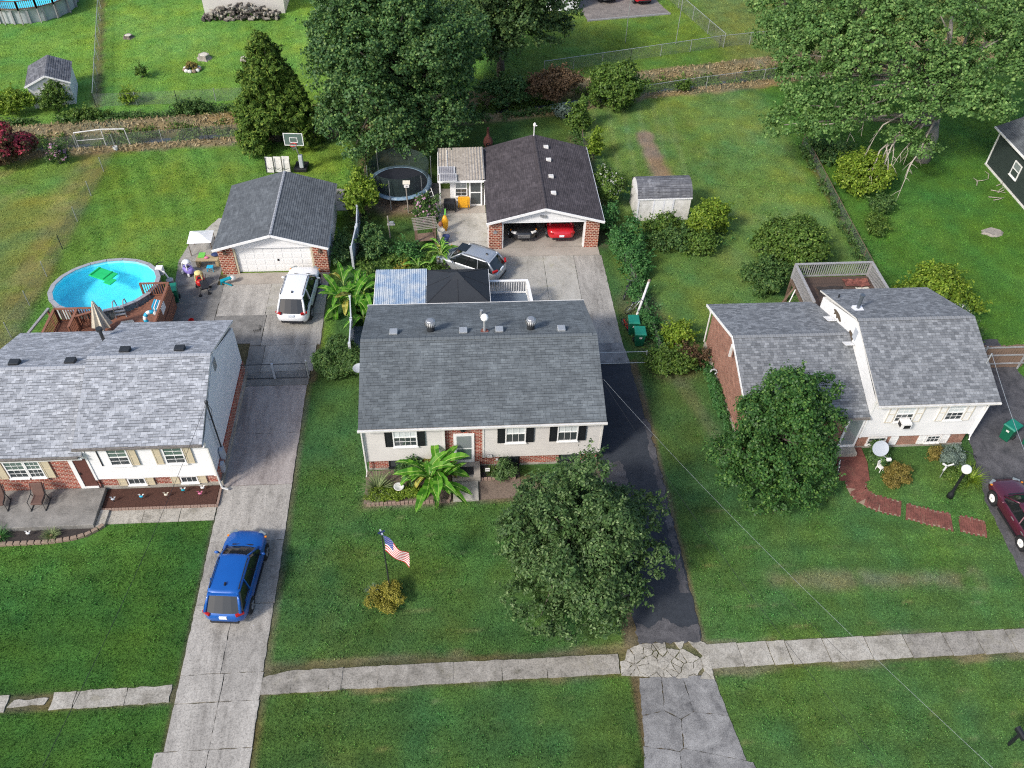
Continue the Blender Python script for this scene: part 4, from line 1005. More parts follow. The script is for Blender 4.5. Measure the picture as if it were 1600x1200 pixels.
part(CG, 'gable_lamp', 'grey_metal', MB().box(5.7, 45.92, 2.45, 5.9, 46.03, 2.58).box(5.5, 45.9, 2.50, 5.7, 46.03, 2.60))
for x, y in ((6.54, 53.59), (6.56, 51.89), (6.52, 49.75), (6.49, 47.73)):
    z = 3.27-(x-5.8)*.28; part(CG, 'roof_vent', 'white_old', MB().box(x-.17, y-.16, z-.05, x+.17, y+.16, z+.13), bevel=.03)
wv = part(CG, 'weather_vane', 'white', MB().tube([(5.8, 54.9, 3.2), (5.8, 54.9, 4.0)], .035, 6)); part(wv, 'vane_figure', 'cloth_white', MB().ball((5.82, 54.9, 4.1), (.10, .05, .16)).box(5.74, 54.88, 4.0, 6.0, 54.92, 4.06))
part(CG, 'star_ornament', 'galv', MB().poly([(2.62+.2*(1 if i % 2 == 0 else .42)*math.sin(i*PI/5), 46.0, 1.35+.2*(1 if i % 2 == 0 else .42)*math.cos(i*PI/5)) for i in range(10)][::-1]).poly([(2.62+.2*(1 if i % 2 == 0 else .42)*math.sin(i*PI/5), 46.02, 1.35+.2*(1 if i % 2 == 0 else .42)*math.cos(i*PI/5)) for i in range(10)]))
# lean-to greenhouse on the garage side
AX = thing('greenhouse', 'lean-to greenhouse with clear corrugated roof beside the brown roofed garage', 'greenhouse', (.6, 52.8, 0))
HARD.append(rect(-1.0, 2.25, 51.2, 54.8))
for i in range(4):
    q = MB(); xa = -.98+i*.79
    for j in range(8):
        x = xa+j*.79/8; h = lambda xx: 2.30+.05*math.sin(xx*2*PI/.2)+(xx+1)*.02
        q.quad((x, 50.75, h(x)), (x+.79/8, 50.75, h(x+.79/8)), (x+.79/8, 54.6, h(x+.79/8)+.25), (x, 54.6, h(x)+.25))
    part(AX, 'roof_panel', 'poly_roof', q)
part(AX, 'roof_rail', 'white', MB().box(-1.03, 50.72, 2.16, -.97, 54.6, 2.26).box(-.97, 50.70, 2.14, 2.2, 50.78, 2.28)); part(AX, 'corner_post', 'white', MB().box(-.95, 51.2, 0, -.85, 51.3, 2.2).box(2.12, 51.2, 0, 2.2, 51.3, 2.2).box(-.95, 54.4, 0, -.85, 54.5, 2.4).box(2.1, 54.4, 0, 2.2, 54.5, 2.4))
part(AX, 'wall', 'white', MB().box(-.2, 51.22, 0, .12, 51.28, 2.2).box(.12, 51.22, 0, .98, 51.28, .75).box(-.92, 54.42, 0, 2.12, 54.48, 2.3))
window(AX, (.55, 51.2, .78), 0, .85, 1.25, (2, 2)); d = part(AX, 'door', 'white', MB().box(1.08, 51.15, .03, 2.0, 51.24, 2.15)); part(d, 'door_glass', 'glass', MB().box(1.2, 51.135, 1.15, 1.88, 51.148, 2.05)); part(d, 'door_glass', 'glass', MB().box(1.2, 51.135, .18, 1.88, 51.148, 1.05))
for i, (x, y) in enumerate(((-.42, 51.75), (-.33, 50.85))):
    sp_ = part(AX, 'solar_panel', 'white', MB().obox((x, y, 2.48), (.58, .42, .02), Matrix.Rotation(.1, 3, 'X'))); part(sp_, 'solar_cells', 'solar_cells', MB().obox((x, y, 2.505), (.54, .38, .006), Matrix.Rotation(.1, 3, 'X')))
part(AX, 'roof_pipe', 'white', MB().tube([(-.35, 54.3, 2.56), (-.35, 52.1, 2.46), (-.7, 52.1, 2.46)], .025, 6))

# ================================================================ sheds and far buildings
S1 = thing('garden_shed', 'small pale shed with grey gable roof beyond the ditch at upper left', 'shed', (-31.9, 68.2, 0), rad(14))
def loc_box(root, name, m, *a): return MB().box(*a).build(name, MAT[m], root)
loc_box(S1, 'wall', 'siding_white', -1.55, -1.75, -.02, 1.5, 1.75, 1.9)
for yy in (-1.752, 1.752): MB().poly([(-1.55, yy, 1.9), (1.5, yy, 1.9), (0, yy, 2.52)] if yy < 0 else [(1.5, yy, 1.9), (-1.55, yy, 1.9), (0, yy, 2.52)]).build('gable', MAT['siding_white'], S1)
def local_roof(root, A, B, Cc, D, m, course=.16):
    s = root.rotation_euler.z; l = Vector(root.location); root.location = (0, 0, 0)
    o = roof_plane(root, A, B, Cc, D, m, course); root.location = l; return o
local_roof(S1, (-1.68, 1.95, 1.86), (-1.68, -1.95, 1.86), (0, -1.95, 2.60), (0, 1.95, 2.60), 'sh_shed'); local_roof(S1, (1.64, -1.95, 1.86), (1.64, 1.95, 1.86), (0, 1.95, 2.60), (0, -1.95, 2.60), 'sh_shed')
MB().beam((-1.70, -1.97, 1.82), (0, -1.97, 2.55), .04, .13).beam((1.66, -1.97, 1.82), (0, -1.97, 2.55), .04, .13).build('barge_board', MAT['white'], S1)
loc_box(S1, 'side_wall', 'siding_bluegrey', 1.5, -1.74, 0, 1.52, 1.74, 1.88); HARD.append([(-33.5,66.4),(-30.2,66.9),(-30.8,70),(-34,69.5)])
S2 = thing('barn_shed', 'white barn shed with curved grey gambrel roof behind the hedge', 'shed', (14.25, 50.2, 0), rad(1))
x0, x1 = -1.82, 1.82; prof = [(-1.22, 1.72), (-.95, 2.15), (-.45, 2.48), (0, 2.58), (.45, 2.48), (.95, 2.15), (1.22, 1.72)]
loc_box(S2, 'wall', 'white_old', x0, -1.18, -.02, x1, 1.18, 1.72)
for xx, s in ((x0, -1), (x1, 1)):
    p = [(xx, y*.97, z-.03) for y, z in prof]; MB().poly(p[::-1] if s < 0 else p).build('end_wall', MAT['siding_white'], S2)
r = MB()
for (y, z), (y2, z2) in zip(prof, prof[1:]):
    L = math.hypot(y2-y, z2-z); r.quad((x0-.06, y, z), (x1+.06, y, z), (x1+.06, y2, z2), (x0-.06, y2, z2), ((0, y), (3.8, y), (3.8, y+L), (0, y+L)))
r.build('roof', MAT['sh_shed'], S2); MB().box(x0-.05, -1.25, 1.66, x1+.05, -1.19, 1.74).build('eave_board', MAT['white'], S2)
for x in (-1.78, -.72, -.02, .62): loc_box(S2, 'batten', 'siding_bluegrey', x-.05, -1.215, 0, x+.05, -1.185, 1.68)
for a, c in ((-.66, -.08), (.04, .56)): loc_box(S2, 'door', 'white', a, -1.205, .05, c, -1.182, 1.64)
HARD.append(rect(12.4, 16.1, 49.1, 51.3))
GH = thing('house', 'dark grey house with white corner trim at the right edge', 'house', (44.5, 51.5, 0))
part(GH, 'wall', 'siding_dark', MB().box(40.62, 44, .1, 48, 55.62, 2.95)); lap(GH, (40.61, 55.6, 0), (0,-1,0), (-1,0,0), 11.5, .12, 2.92, 'siding_dark', course=.2, proud=.012); part(GH, 'corner_board', 'white', MB().box(40.56, 55.56, .1, 40.66, 55.68, 2.92)); part(GH, 'foundation_ledge', 'trim', MB().box(40.52, 44, -.05, 48, 55.7, .10))
roof_plane(GH, (40.3, 56.0, 2.95), (40.3, 44, 2.95), (44.3, 44, 4.6), (44.3, 56.0, 4.6), 'sh_garage'); roof_plane(GH, (48.3, 44, 2.95), (48.3, 56, 2.95), (44.3, 56, 4.6), (44.3, 44, 4.6), 'sh_garage'); part(GH, 'gutter', 'white', MB().box(40.2, 44, 2.84, 40.3, 56.02, 2.95))
window(GH, (40.59, 52.2, .98), -PI/2, .95, 1.1, (1, 1)); HARD.append(rect(40.5, 48, 44, 55.7))
TB = thing('outbuilding', 'pale blue sided building behind the trees at the top edge', 'building', (9.5, 88, 0)); part(TB, 'wall', 'siding_bluegrey', MB().box(5.5, 85.3, -.02, 12.85, 92, 2.8)); lap(TB, (5.5, 85.29, 0), (1,0,0), (0,-1,0), 7.35, 0, 2.78, 'siding_bluegrey', course=.25, proud=.012)
roof_plane(TB, (5.2, 85.0, 2.75), (13.1, 85.0, 2.75), (13.1, 88.6, 4.0), (5.2, 88.6, 4.0), 'sh_shed'); roof_plane(TB, (13.1, 92.3, 2.75), (5.2, 92.3, 2.75), (5.2, 88.6, 4.0), (13.1, 88.6, 4.0), 'sh_shed')
WS = thing('woodshed', 'cream shed with open front sheltering firewood at the top edge', 'shed', (-19.4, 86.5, 0)); part(WS, 'wall', 'siding_cream', MB().box(-23.2, 84.9, -.02, -15.6, 90, 2.6)); roof_plane(WS, (-23.6, 84.2, 2.6), (-15.3, 84.2, 2.6), (-15.3, 90.5, 3.6), (-23.6, 90.5, 3.6), 'sh_garage')
FB = thing('house', 'white house mostly hidden behind the big maple at the top', 'house', (-8.5, 88, 0)); part(FB, 'wall', 'siding_white', MB().box(-12.5, 83.5, -.02, -5, 92, 2.8)); lap(FB, (-12.5, 83.49, 0), (1,0,0), (0,-1,0), 7.5, 0, 2.78, 'siding_white', course=.2)
roof_plane(FB, (-12.8, 83.1, 2.75), (-4.7, 83.1, 2.75), (-4.7, 87.5, 4.2), (-12.8, 87.5, 4.2), 'sh_garage'); roof_plane(FB, (-4.7, 92.4, 2.75), (-12.8, 92.4, 2.75), (-12.8, 87.5, 4.2), (-4.7, 87.5, 4.2), 'sh_garage')
# ---------------------------------------------------------------- foliage
def leaf_mesh(name, cen, nrm, size, rs, long=1.5, jitter=.25, droop=0.0):
    """one small folded leaf per centre; cen (n,3), nrm (n,3) preferred normals"""
    n = len(cen)
    nr = nrm + rs.normal(0, .55, (n, 3)); nr /= np.linalg.norm(nr, axis=1)[:, None]+1e-9
    t = rs.normal(0, 1, (n, 3)); t[:, 2] -= droop; t -= nr*(t*nr).sum(1)[:, None]; t /= np.linalg.norm(t, axis=1)[:, None]+1e-9
    s = np.cross(nr, t); sz = size*rs.uniform(1-jitter, 1+jitter, n)[:, None]
    co = np.empty((n, 4, 3))
    co[:, 0] = cen-t*sz*long*.5; co[:, 2] = cen+t*sz*long*.5
    co[:, 1] = cen+s*sz*.5+nr*sz*.12; co[:, 3] = cen-s*sz*.5+nr*sz*.12
    me = bpy.data.meshes.new(name)
    me.vertices.add(n*4); me.vertices.foreach_set('co', co.reshape(-1)); me.loops.add(n*4); me.loops.foreach_set('vertex_index', np.arange(n*4))
    me.polygons.add(n); me.polygons.foreach_set('loop_start', np.arange(n)*4); me.polygons.foreach_set('loop_total', np.full(n, 4)); me.update(calc_edges=True)
    return me
def dirs(n, rs, low=-.35):
    v = rs.normal(0, 1, (n*3, 3)); v /= np.linalg.norm(v, axis=1)[:, None]; return v[v[:, 2] > low][:n]
def lobe_leaves(lobes, per, clump_r, npc, rs, low=-.35, shell=.75):
    """lobes: (c, r) -> leaf centres in clumps over the outside of each lobe"""
    C, N = [], []
    for c, r in lobes:
        c = np.array(c, float); r = np.array(r if hasattr(r, '__len__') else (r,)*3, float)
        k = max(3, int(per*(r.mean())**2)); d = dirs(k, rs, low); rr = rs.uniform(shell, 1.03, len(d))[:, None]
        cl = c + d*r*rr
        m = len(cl); g = rs.normal(0, 1, (m, npc, 3)); g /= np.linalg.norm(g, axis=2)[..., None]+1e-9
        g *= (rs.uniform(.15, 1, (m, npc, 1))**.5)*clump_r*rs.uniform(.6, 1.35, (m, 1, 1)); g[..., 2] *= .7
        C.append((cl[:, None]+g).reshape(-1, 3)); nn = .7*d[:, None]+.7*g/clump_r+np.array([0, 0, .55]); N.append(nn.reshape(-1, 3))
    return np.concatenate(C), np.concatenate(N)
def auto_lobes(n, rx, ry, rz, zc, rs, lr=.38, low=-.6, shape='round', core=True):
    out = []; tries = 0
    while len(out) < n and tries < 6000:
        tries += 1; d = rs.normal(0, 1, 3); d /= np.linalg.norm(d)
        if d[2] < low: continue
        q = rs.uniform(.5, .9); p = d*q; r = lr*rs.uniform(.6, 1.3)
        if shape == 'cone':
            z = rs.uniform(-.95, .95); w = (1-(z+1)/2)**.7; a = rs.uniform(0, 2*PI); k = rs.uniform(.5, .95); p = np.array([math.cos(a)*w*k, math.sin(a)*w*k, z]); r = lr*(.32+.6*w)*rs.uniform(.7, 1.25)
        c = np.array([p[0]*rx, p[1]*ry, zc+p[2]*rz])
        R = r*np.array([rx, ry, rz])
        if all(np.linalg.norm((c-o[0])/np.array([rx, ry, rz])) > r*.72 for o in out): out.append((c, R))
    if core: out.append((np.array([0, 0, zc]), np.array([rx, ry, rz])*.5))
    return out
def limbs(root, lobes, h0, r0, m, rs, z_split=.35, top=None, lean=(0, 0)):
    zt = top or max(c[2] for c, r in lobes); b = MB(); zs = zt*z_split
    b.tube([(0, 0, -.15), (lean[0]*.3, lean[1]*.3, zs*.5), (lean[0], lean[1], zs), (lean[0]*1.4, lean[1]*1.4, zt*.85)], [r0*1.35, r0, r0*.8, r0*.2], 9)
    o = b.build('trunk', MAT[m], root, smooth=True)
    for i, (c, r) in enumerate(lobes):
        if i % 2 and len(lobes) > 14: continue
        s = Vector((lean[0], lean[1], zs*rs.uniform(.8, 1.5))); e = Vector(c); mid = s.lerp(e, .5)+Vector((0, 0, .08*e.length))
        MB().tube([s, mid, e], [r0*.42, r0*.26, r0*.08], 6).build('limb', MAT[m], root, smooth=True)
    return o
def tree(name, label, cat, loc, lobes, leaf, leafm, per, clump, npc, seed, trunk=None, group=None, long=1.5, low=-.35, droop=0., barkm='bark', extra=None, lean=(0, 0), shell=.75, shoots=4, shoot_len=.8):
    rs = np.random.RandomState(seed); t = thing(name, label, cat, loc, group=group)
    C_, N_ = lobe_leaves(lobes, per, clump, npc, rs, low, shell)
    k_ = rs.rand(len(C_)) < .09; C_[k_] += N_[k_]/(np.linalg.norm(N_[k_], axis=1)[:, None]+.01)*rs.uniform(.05, .4, (int(k_.sum()), 1))*min(1, leaf*8)
    ns = int(shoots*len(lobes)); S, SN = [], []
    for _ in range(ns):
        c, r = lobes[rs.randint(len(lobes))]; d = dirs(12, rs, .0)[0].copy(); d[2] = d[2]*.7+.25; p = np.array(c, float)+d*np.array(r)*.9; L_ = rs.uniform(.25, .8)*shoot_len; k = 20
        s_ = np.linspace(.0, 1, k)[:, None]; sag = np.array([0, 0, -.25])*s_**2*L_
        S.append(p+d*s_*L_+sag+rs.normal(0, leaf*.55, (k, 3))); SN.append(np.tile(np.array([0, 0, .8]), (k, 1))+rs.normal(0, .4, (k, 3)))
    if ns: C_ = np.concatenate([C_]+S); N_ = np.concatenate([N_]+SN)
    keep = C_[:, 2] > .03; C_, N_ = C_[keep], N_[keep]
    link_mesh('crown' if trunk else 'foliage', leaf_mesh(name+'_leaves', C_, N_, leaf, rs, long, .3, droop), MAT[leafm], t)
    if trunk: limbs(t, lobes, 0, trunk, barkm, rs, lean=lean)
    else:
        for k in range(4):
            a = k*1.6+.3; z = max(c[2] for c, r in lobes); MB().tube([(0, 0, -.05), (.25*math.cos(a), .25*math.sin(a), z*.8)], [.03, .012], 5).build('stem', MAT[barkm], t)
    if extra:
        em, es, en = extra; C2, N2 = lobe_leaves(lobes, per*en, clump*.5, 5, rs, max(low, .0), .95)
        link_mesh('flowers', leaf_mesh('flowers', C2+np.array([0, 0, .05]), N2, es, rs, 1.1), MAT[em], t)['kind'] = 'stuff'
    return t
def R_(s): return np.random.RandomState(s)

# front yard trees
def lobes_px(loc, spec):
    return [(np.array(G(px, py, z))-np.array(loc), np.array((r, r, r*.75))) for px, py, z, r in spec]
L = auto_lobes(54, 3.0, 3.35, 3.1, 3.3, R_(2), .28, low=-.9)
L += [(np.array(p), np.array((.75, .75, .6))) for p in ((3.4, .8, 3.6), (3.5, -.9, 2.6), (-2.3, -2.0, 1.7), (-1.5, -2.7, 1.4), (-.4, -3.0, 1.3), (2.4, -2.0, 1.6), (.6, 1.2, 6.3), (1.2, -2.9, 1.5), (2.9, 2.1, 2.6))]
tree('shade_tree', 'round grey-green tree on the front lawn beside the black driveway', 'tree', (4.6, 21.0, 0), L, .080, 'leaf_front', 62, .26, 28, 12, trunk=.17, long=1.9, shell=.88, shoots=8)
L = auto_lobes(36, 2.45, 2.6, 3.0, 3.1, R_(5), .29, low=-.95)
L += [(np.array(p), np.array((.7, .7, .6))) for p in ((2.6, .6, 3.4), (-2.7, -.4, 2.6), (.3, .6, 6.2), (1.2, -1.9, 1.0), (-1.2, -2.0, 1.0), (1.9, 1.2, 5.2), (0, -2.2, 1.2), (2.1, -1.2, 1.3), (-2.2, -1.0, 1.4), (.4, -2.0, 2.2))]
tree('shade_tree', 'dense dark green tree before the brick wing of the right house', 'tree', (15.2, 26.2, 0), L, .090, 'leaf_dark', 66, .25, 30, 15, trunk=.15, long=1.5, shell=.88, shoots=8)
# back: big maple and neighbours
L = auto_lobes(64, 5.9, 5.3, 6.0, 7.0, R_(8), .27, low=-.97)
L += [(np.array((4.6*math.cos(a)*k, 3.9*math.sin(a)*k, z)), np.array((1.25, 1.25, 1.0))) for a, z, k in ((-2.7, 2.4, 1), (-2.2, 2.0, 1.05), (-1.75, 2.6, 1), (-1.25, 1.9, 1.0), (-.8, 2.4, 1.05), (-.3, 2.6, 1.05), (.2, 3, 1), (3.3, 2.8, 1), (-1.5, 3.8, .95), (-2.4, 3.8, 1), (-.6, 3.9, 1))]
tree('maple_tree', 'huge dark green maple behind the trampoline', 'tree', (-4.0, 59.6, 0), L, .15, 'leaf_maple', 24, .42, 36, 18, trunk=.42, long=1.2, shell=.86, shoots=12, shoot_len=1.4)
L = auto_lobes(50, 6.0, 4.8, 4.8, 5.6, R_(9), .28, low=-.9)
tree('maple_tree', 'broad green tree right of the huge maple beyond the ditch', 'tree', (4.4, 71.2, 0), L, .165, 'leaf_maple2', 22, .44, 30, 19, trunk=.3, long=1.3, shell=.86, shoots=10, shoot_len=1.3)
L = auto_lobes(34, 4.2, 4.4, 4.6, 5.6, R_(10), .28, low=-.7)
tree('maple_tree', 'dark tree left of the huge maple partly hiding a white house', 'tree', (-6.9, 74.5, 0), L, .17, 'leaf_maple', 20, .44, 22, 20, trunk=.3, long=1.2, shell=.8)
L = auto_lobes(66, 3.35, 3.2, 3.85, 4.0, R_(11), .34, shape='cone', core=False)
tree('cedar_tree', 'olive green cedar behind the left garage', 'tree', (-13.2, 60.6, 0), L, .095, 'leaf_cedar', 60, .22, 34, 21, trunk=.2, long=2.6, shell=.8)
L = auto_lobes(34, 5.4, 4.2, 3.4, 5.0, R_(12), .28, low=-.7)
tree('shade_tree', 'dark leafy tree at the top edge beyond the wire fence', 'tree', (34.0, 86.5, 0), L, .17, 'leaf_maple', 24, .44, 26, 22, trunk=.28, long=1.3, shell=.8)
# the sparse giant at the upper right
rs = R_(31); OKL = (35.85, 56.4, 0)
SPEC = [(1215,10,7.5,2.2),(1225,55,7,2.2),(1290,20,9,2.4),(1350,12,10,2.4),(1410,20,10.5,2.3),(1470,25,10.5,2.2),(1530,8,10,2.3),(1255,85,7,2.1),(1300,60,8.5,2.0),(1365,65,9,1.9),(1430,62,9.2,1.8),(1240,45,8,2.0),(1225,195,4.0,1.3),(1262,165,5,1.5),(1305,150,5.6,1.5),(1285,195,4.2,1.3),(1330,118,6.5,1.4),(1395,100,7.8,1.5),(1415,140,6.8,1.3),(1440,175,5.6,1.2),(1405,215,3.8,.95),(1440,232,3.3,.8),(1370,160,5.6,1.1),(1505,105,8,1.6),(1530,145,6.8,1.6),(1552,165,6.2,1.4),(1500,160,6.3,1.3),(1565,60,9,2.0),(1590,105,7.5,1.5),(1475,95,8.2,1.5),(1340,90,8,1.6),(1245,120,6.4,1.5),(1600,20,9.5,2.3),(1325,185,4.6,1.1),(1455,135,7,1.2)]
lob = lobes_px(OKL, SPEC)
OK_ = tree('silver_maple', 'giant pale leaved tree with bare hanging branches at upper right', 'tree', OKL, lob, .15, 'leaf_pale', 27, .40, 30, 33, None, long=1.35, low=-.55, shell=.8, shoots=9, shoot_len=1.3)
for o in [x for x in OK_.children if x.name.startswith('stem')]: bpy.data.objects.remove(o)
MB().tube([(0, 0, -.2), (.35, .5, 1.8), (.7, 1.2, 4.2), (.4, 2.2, 6.6), (0, 3.2, 9.6)], [.62, .5, .42, .3, .1], 10).build('trunk', MAT['bark_pale'], OK_, smooth=True)
MB().tube([(.4, .7, 2.4), (-1.5, 1.5, 4.8), (-3.5, 2.6, 6.6), (-6, 4.6, 7.4)], [.34, .26, .2, .08], 9).build('trunk_fork', MAT['bark_pale'], OK_, smooth=True)
for c, r in lob:
    e = Vector(c); s = Vector((.5, 1.2, 3.4+.28*e.z)) if e.z > 5 else Vector((.4, .6, 2.6)); mid = s.lerp(e, .55)+Vector((0, 0, .5))
    MB().tube([s, mid, e], [.17, .10, .035], 6).build('limb', MAT['bark_pale'], OK_, smooth=True)
HB = [(1335,125,6.5),(1350,135,6.2),(1345,150,5.8),(1365,150,5.6),(1400,215,3.6),(1385,230,3.2),(1420,225,3.4),(1435,240,3.2),(1410,205,4),(1395,225,3.5),(1440,235,2.8),(1330,105,7),(1375,235,3),(1352,165,5.4),(1430,210,3.6),(1380,195,4.2)]
for px, py, z in HB:
    src = G(px, py, z)-Vector(OKL); pts = [src]; d = Vector((rs.uniform(-.9, .1), rs.uniform(-.6, -.1), rs.uniform(-.5, .0)))
    for k in range(5): d = d+Vector((rs.uniform(-.3, .25), rs.uniform(-.3, .15), -.25)); pts.append(pts[-1]+d*rs.uniform(.3, .5))
    pts = [p if p.z > .05 else Vector((p.x, p.y, .05)) for p in pts]; s0 = Vector((.5, .9, 3.2+.3*src.z))
    MB().tube([s0, s0.lerp(src, .5)+Vector((0, 0, .45)), src], [.11, .075, .05], 6).build('limb', MAT['bark_pale'], OK_, smooth=True)
    MB().tube(pts, [.05, .045, .035, .028, .02, .012], 5).build('bare_branch', MAT['twig'], OK_)
    for j in (1, 2, 3, 4):
        e = pts[j]+Vector((rs.uniform(-.7, .5), rs.uniform(-.6, .2), rs.uniform(-.8, .0))); MB().tube([pts[j], pts[j].lerp(e, .5)+Vector((0, 0, .06)), e], [.022, .016, .008], 4).build('bare_branch', MAT['twig'], OK_)
L = auto_lobes(30, 4.4, 4.2, 3.8, 6.8, R_(13), .28, low=-.7)
tree('silver_maple', 'grey-green tree overhanging the dark grey house', 'tree', (45.2, 59.5, 0), L, .165, 'leaf_pale', 18, .42, 24, 34, trunk=.45, barkm='bark_pale', long=1.3)
L = auto_lobes(30, 6, 4.2, 3.4, 5.2, R_(14), .28, low=-.7)
tree('silver_maple', 'pale tree along the ditch in the upper right corner', 'tree', (50, 80.5, 0), L, .18, 'leaf_pale', 18, .44, 22, 35, trunk=.35, barkm='bark', long=1.3)
L = auto_lobes(22, 4, 3.4, 3.2, 4.6, R_(15), .3, low=-.7)
tree('silver_maple', 'grey-green tree between the two far fences at the top', 'tree', (41, 84, 0), L, .22, 'leaf_maple2', 18, .52, 16, 36, trunk=.3, long=1.3)

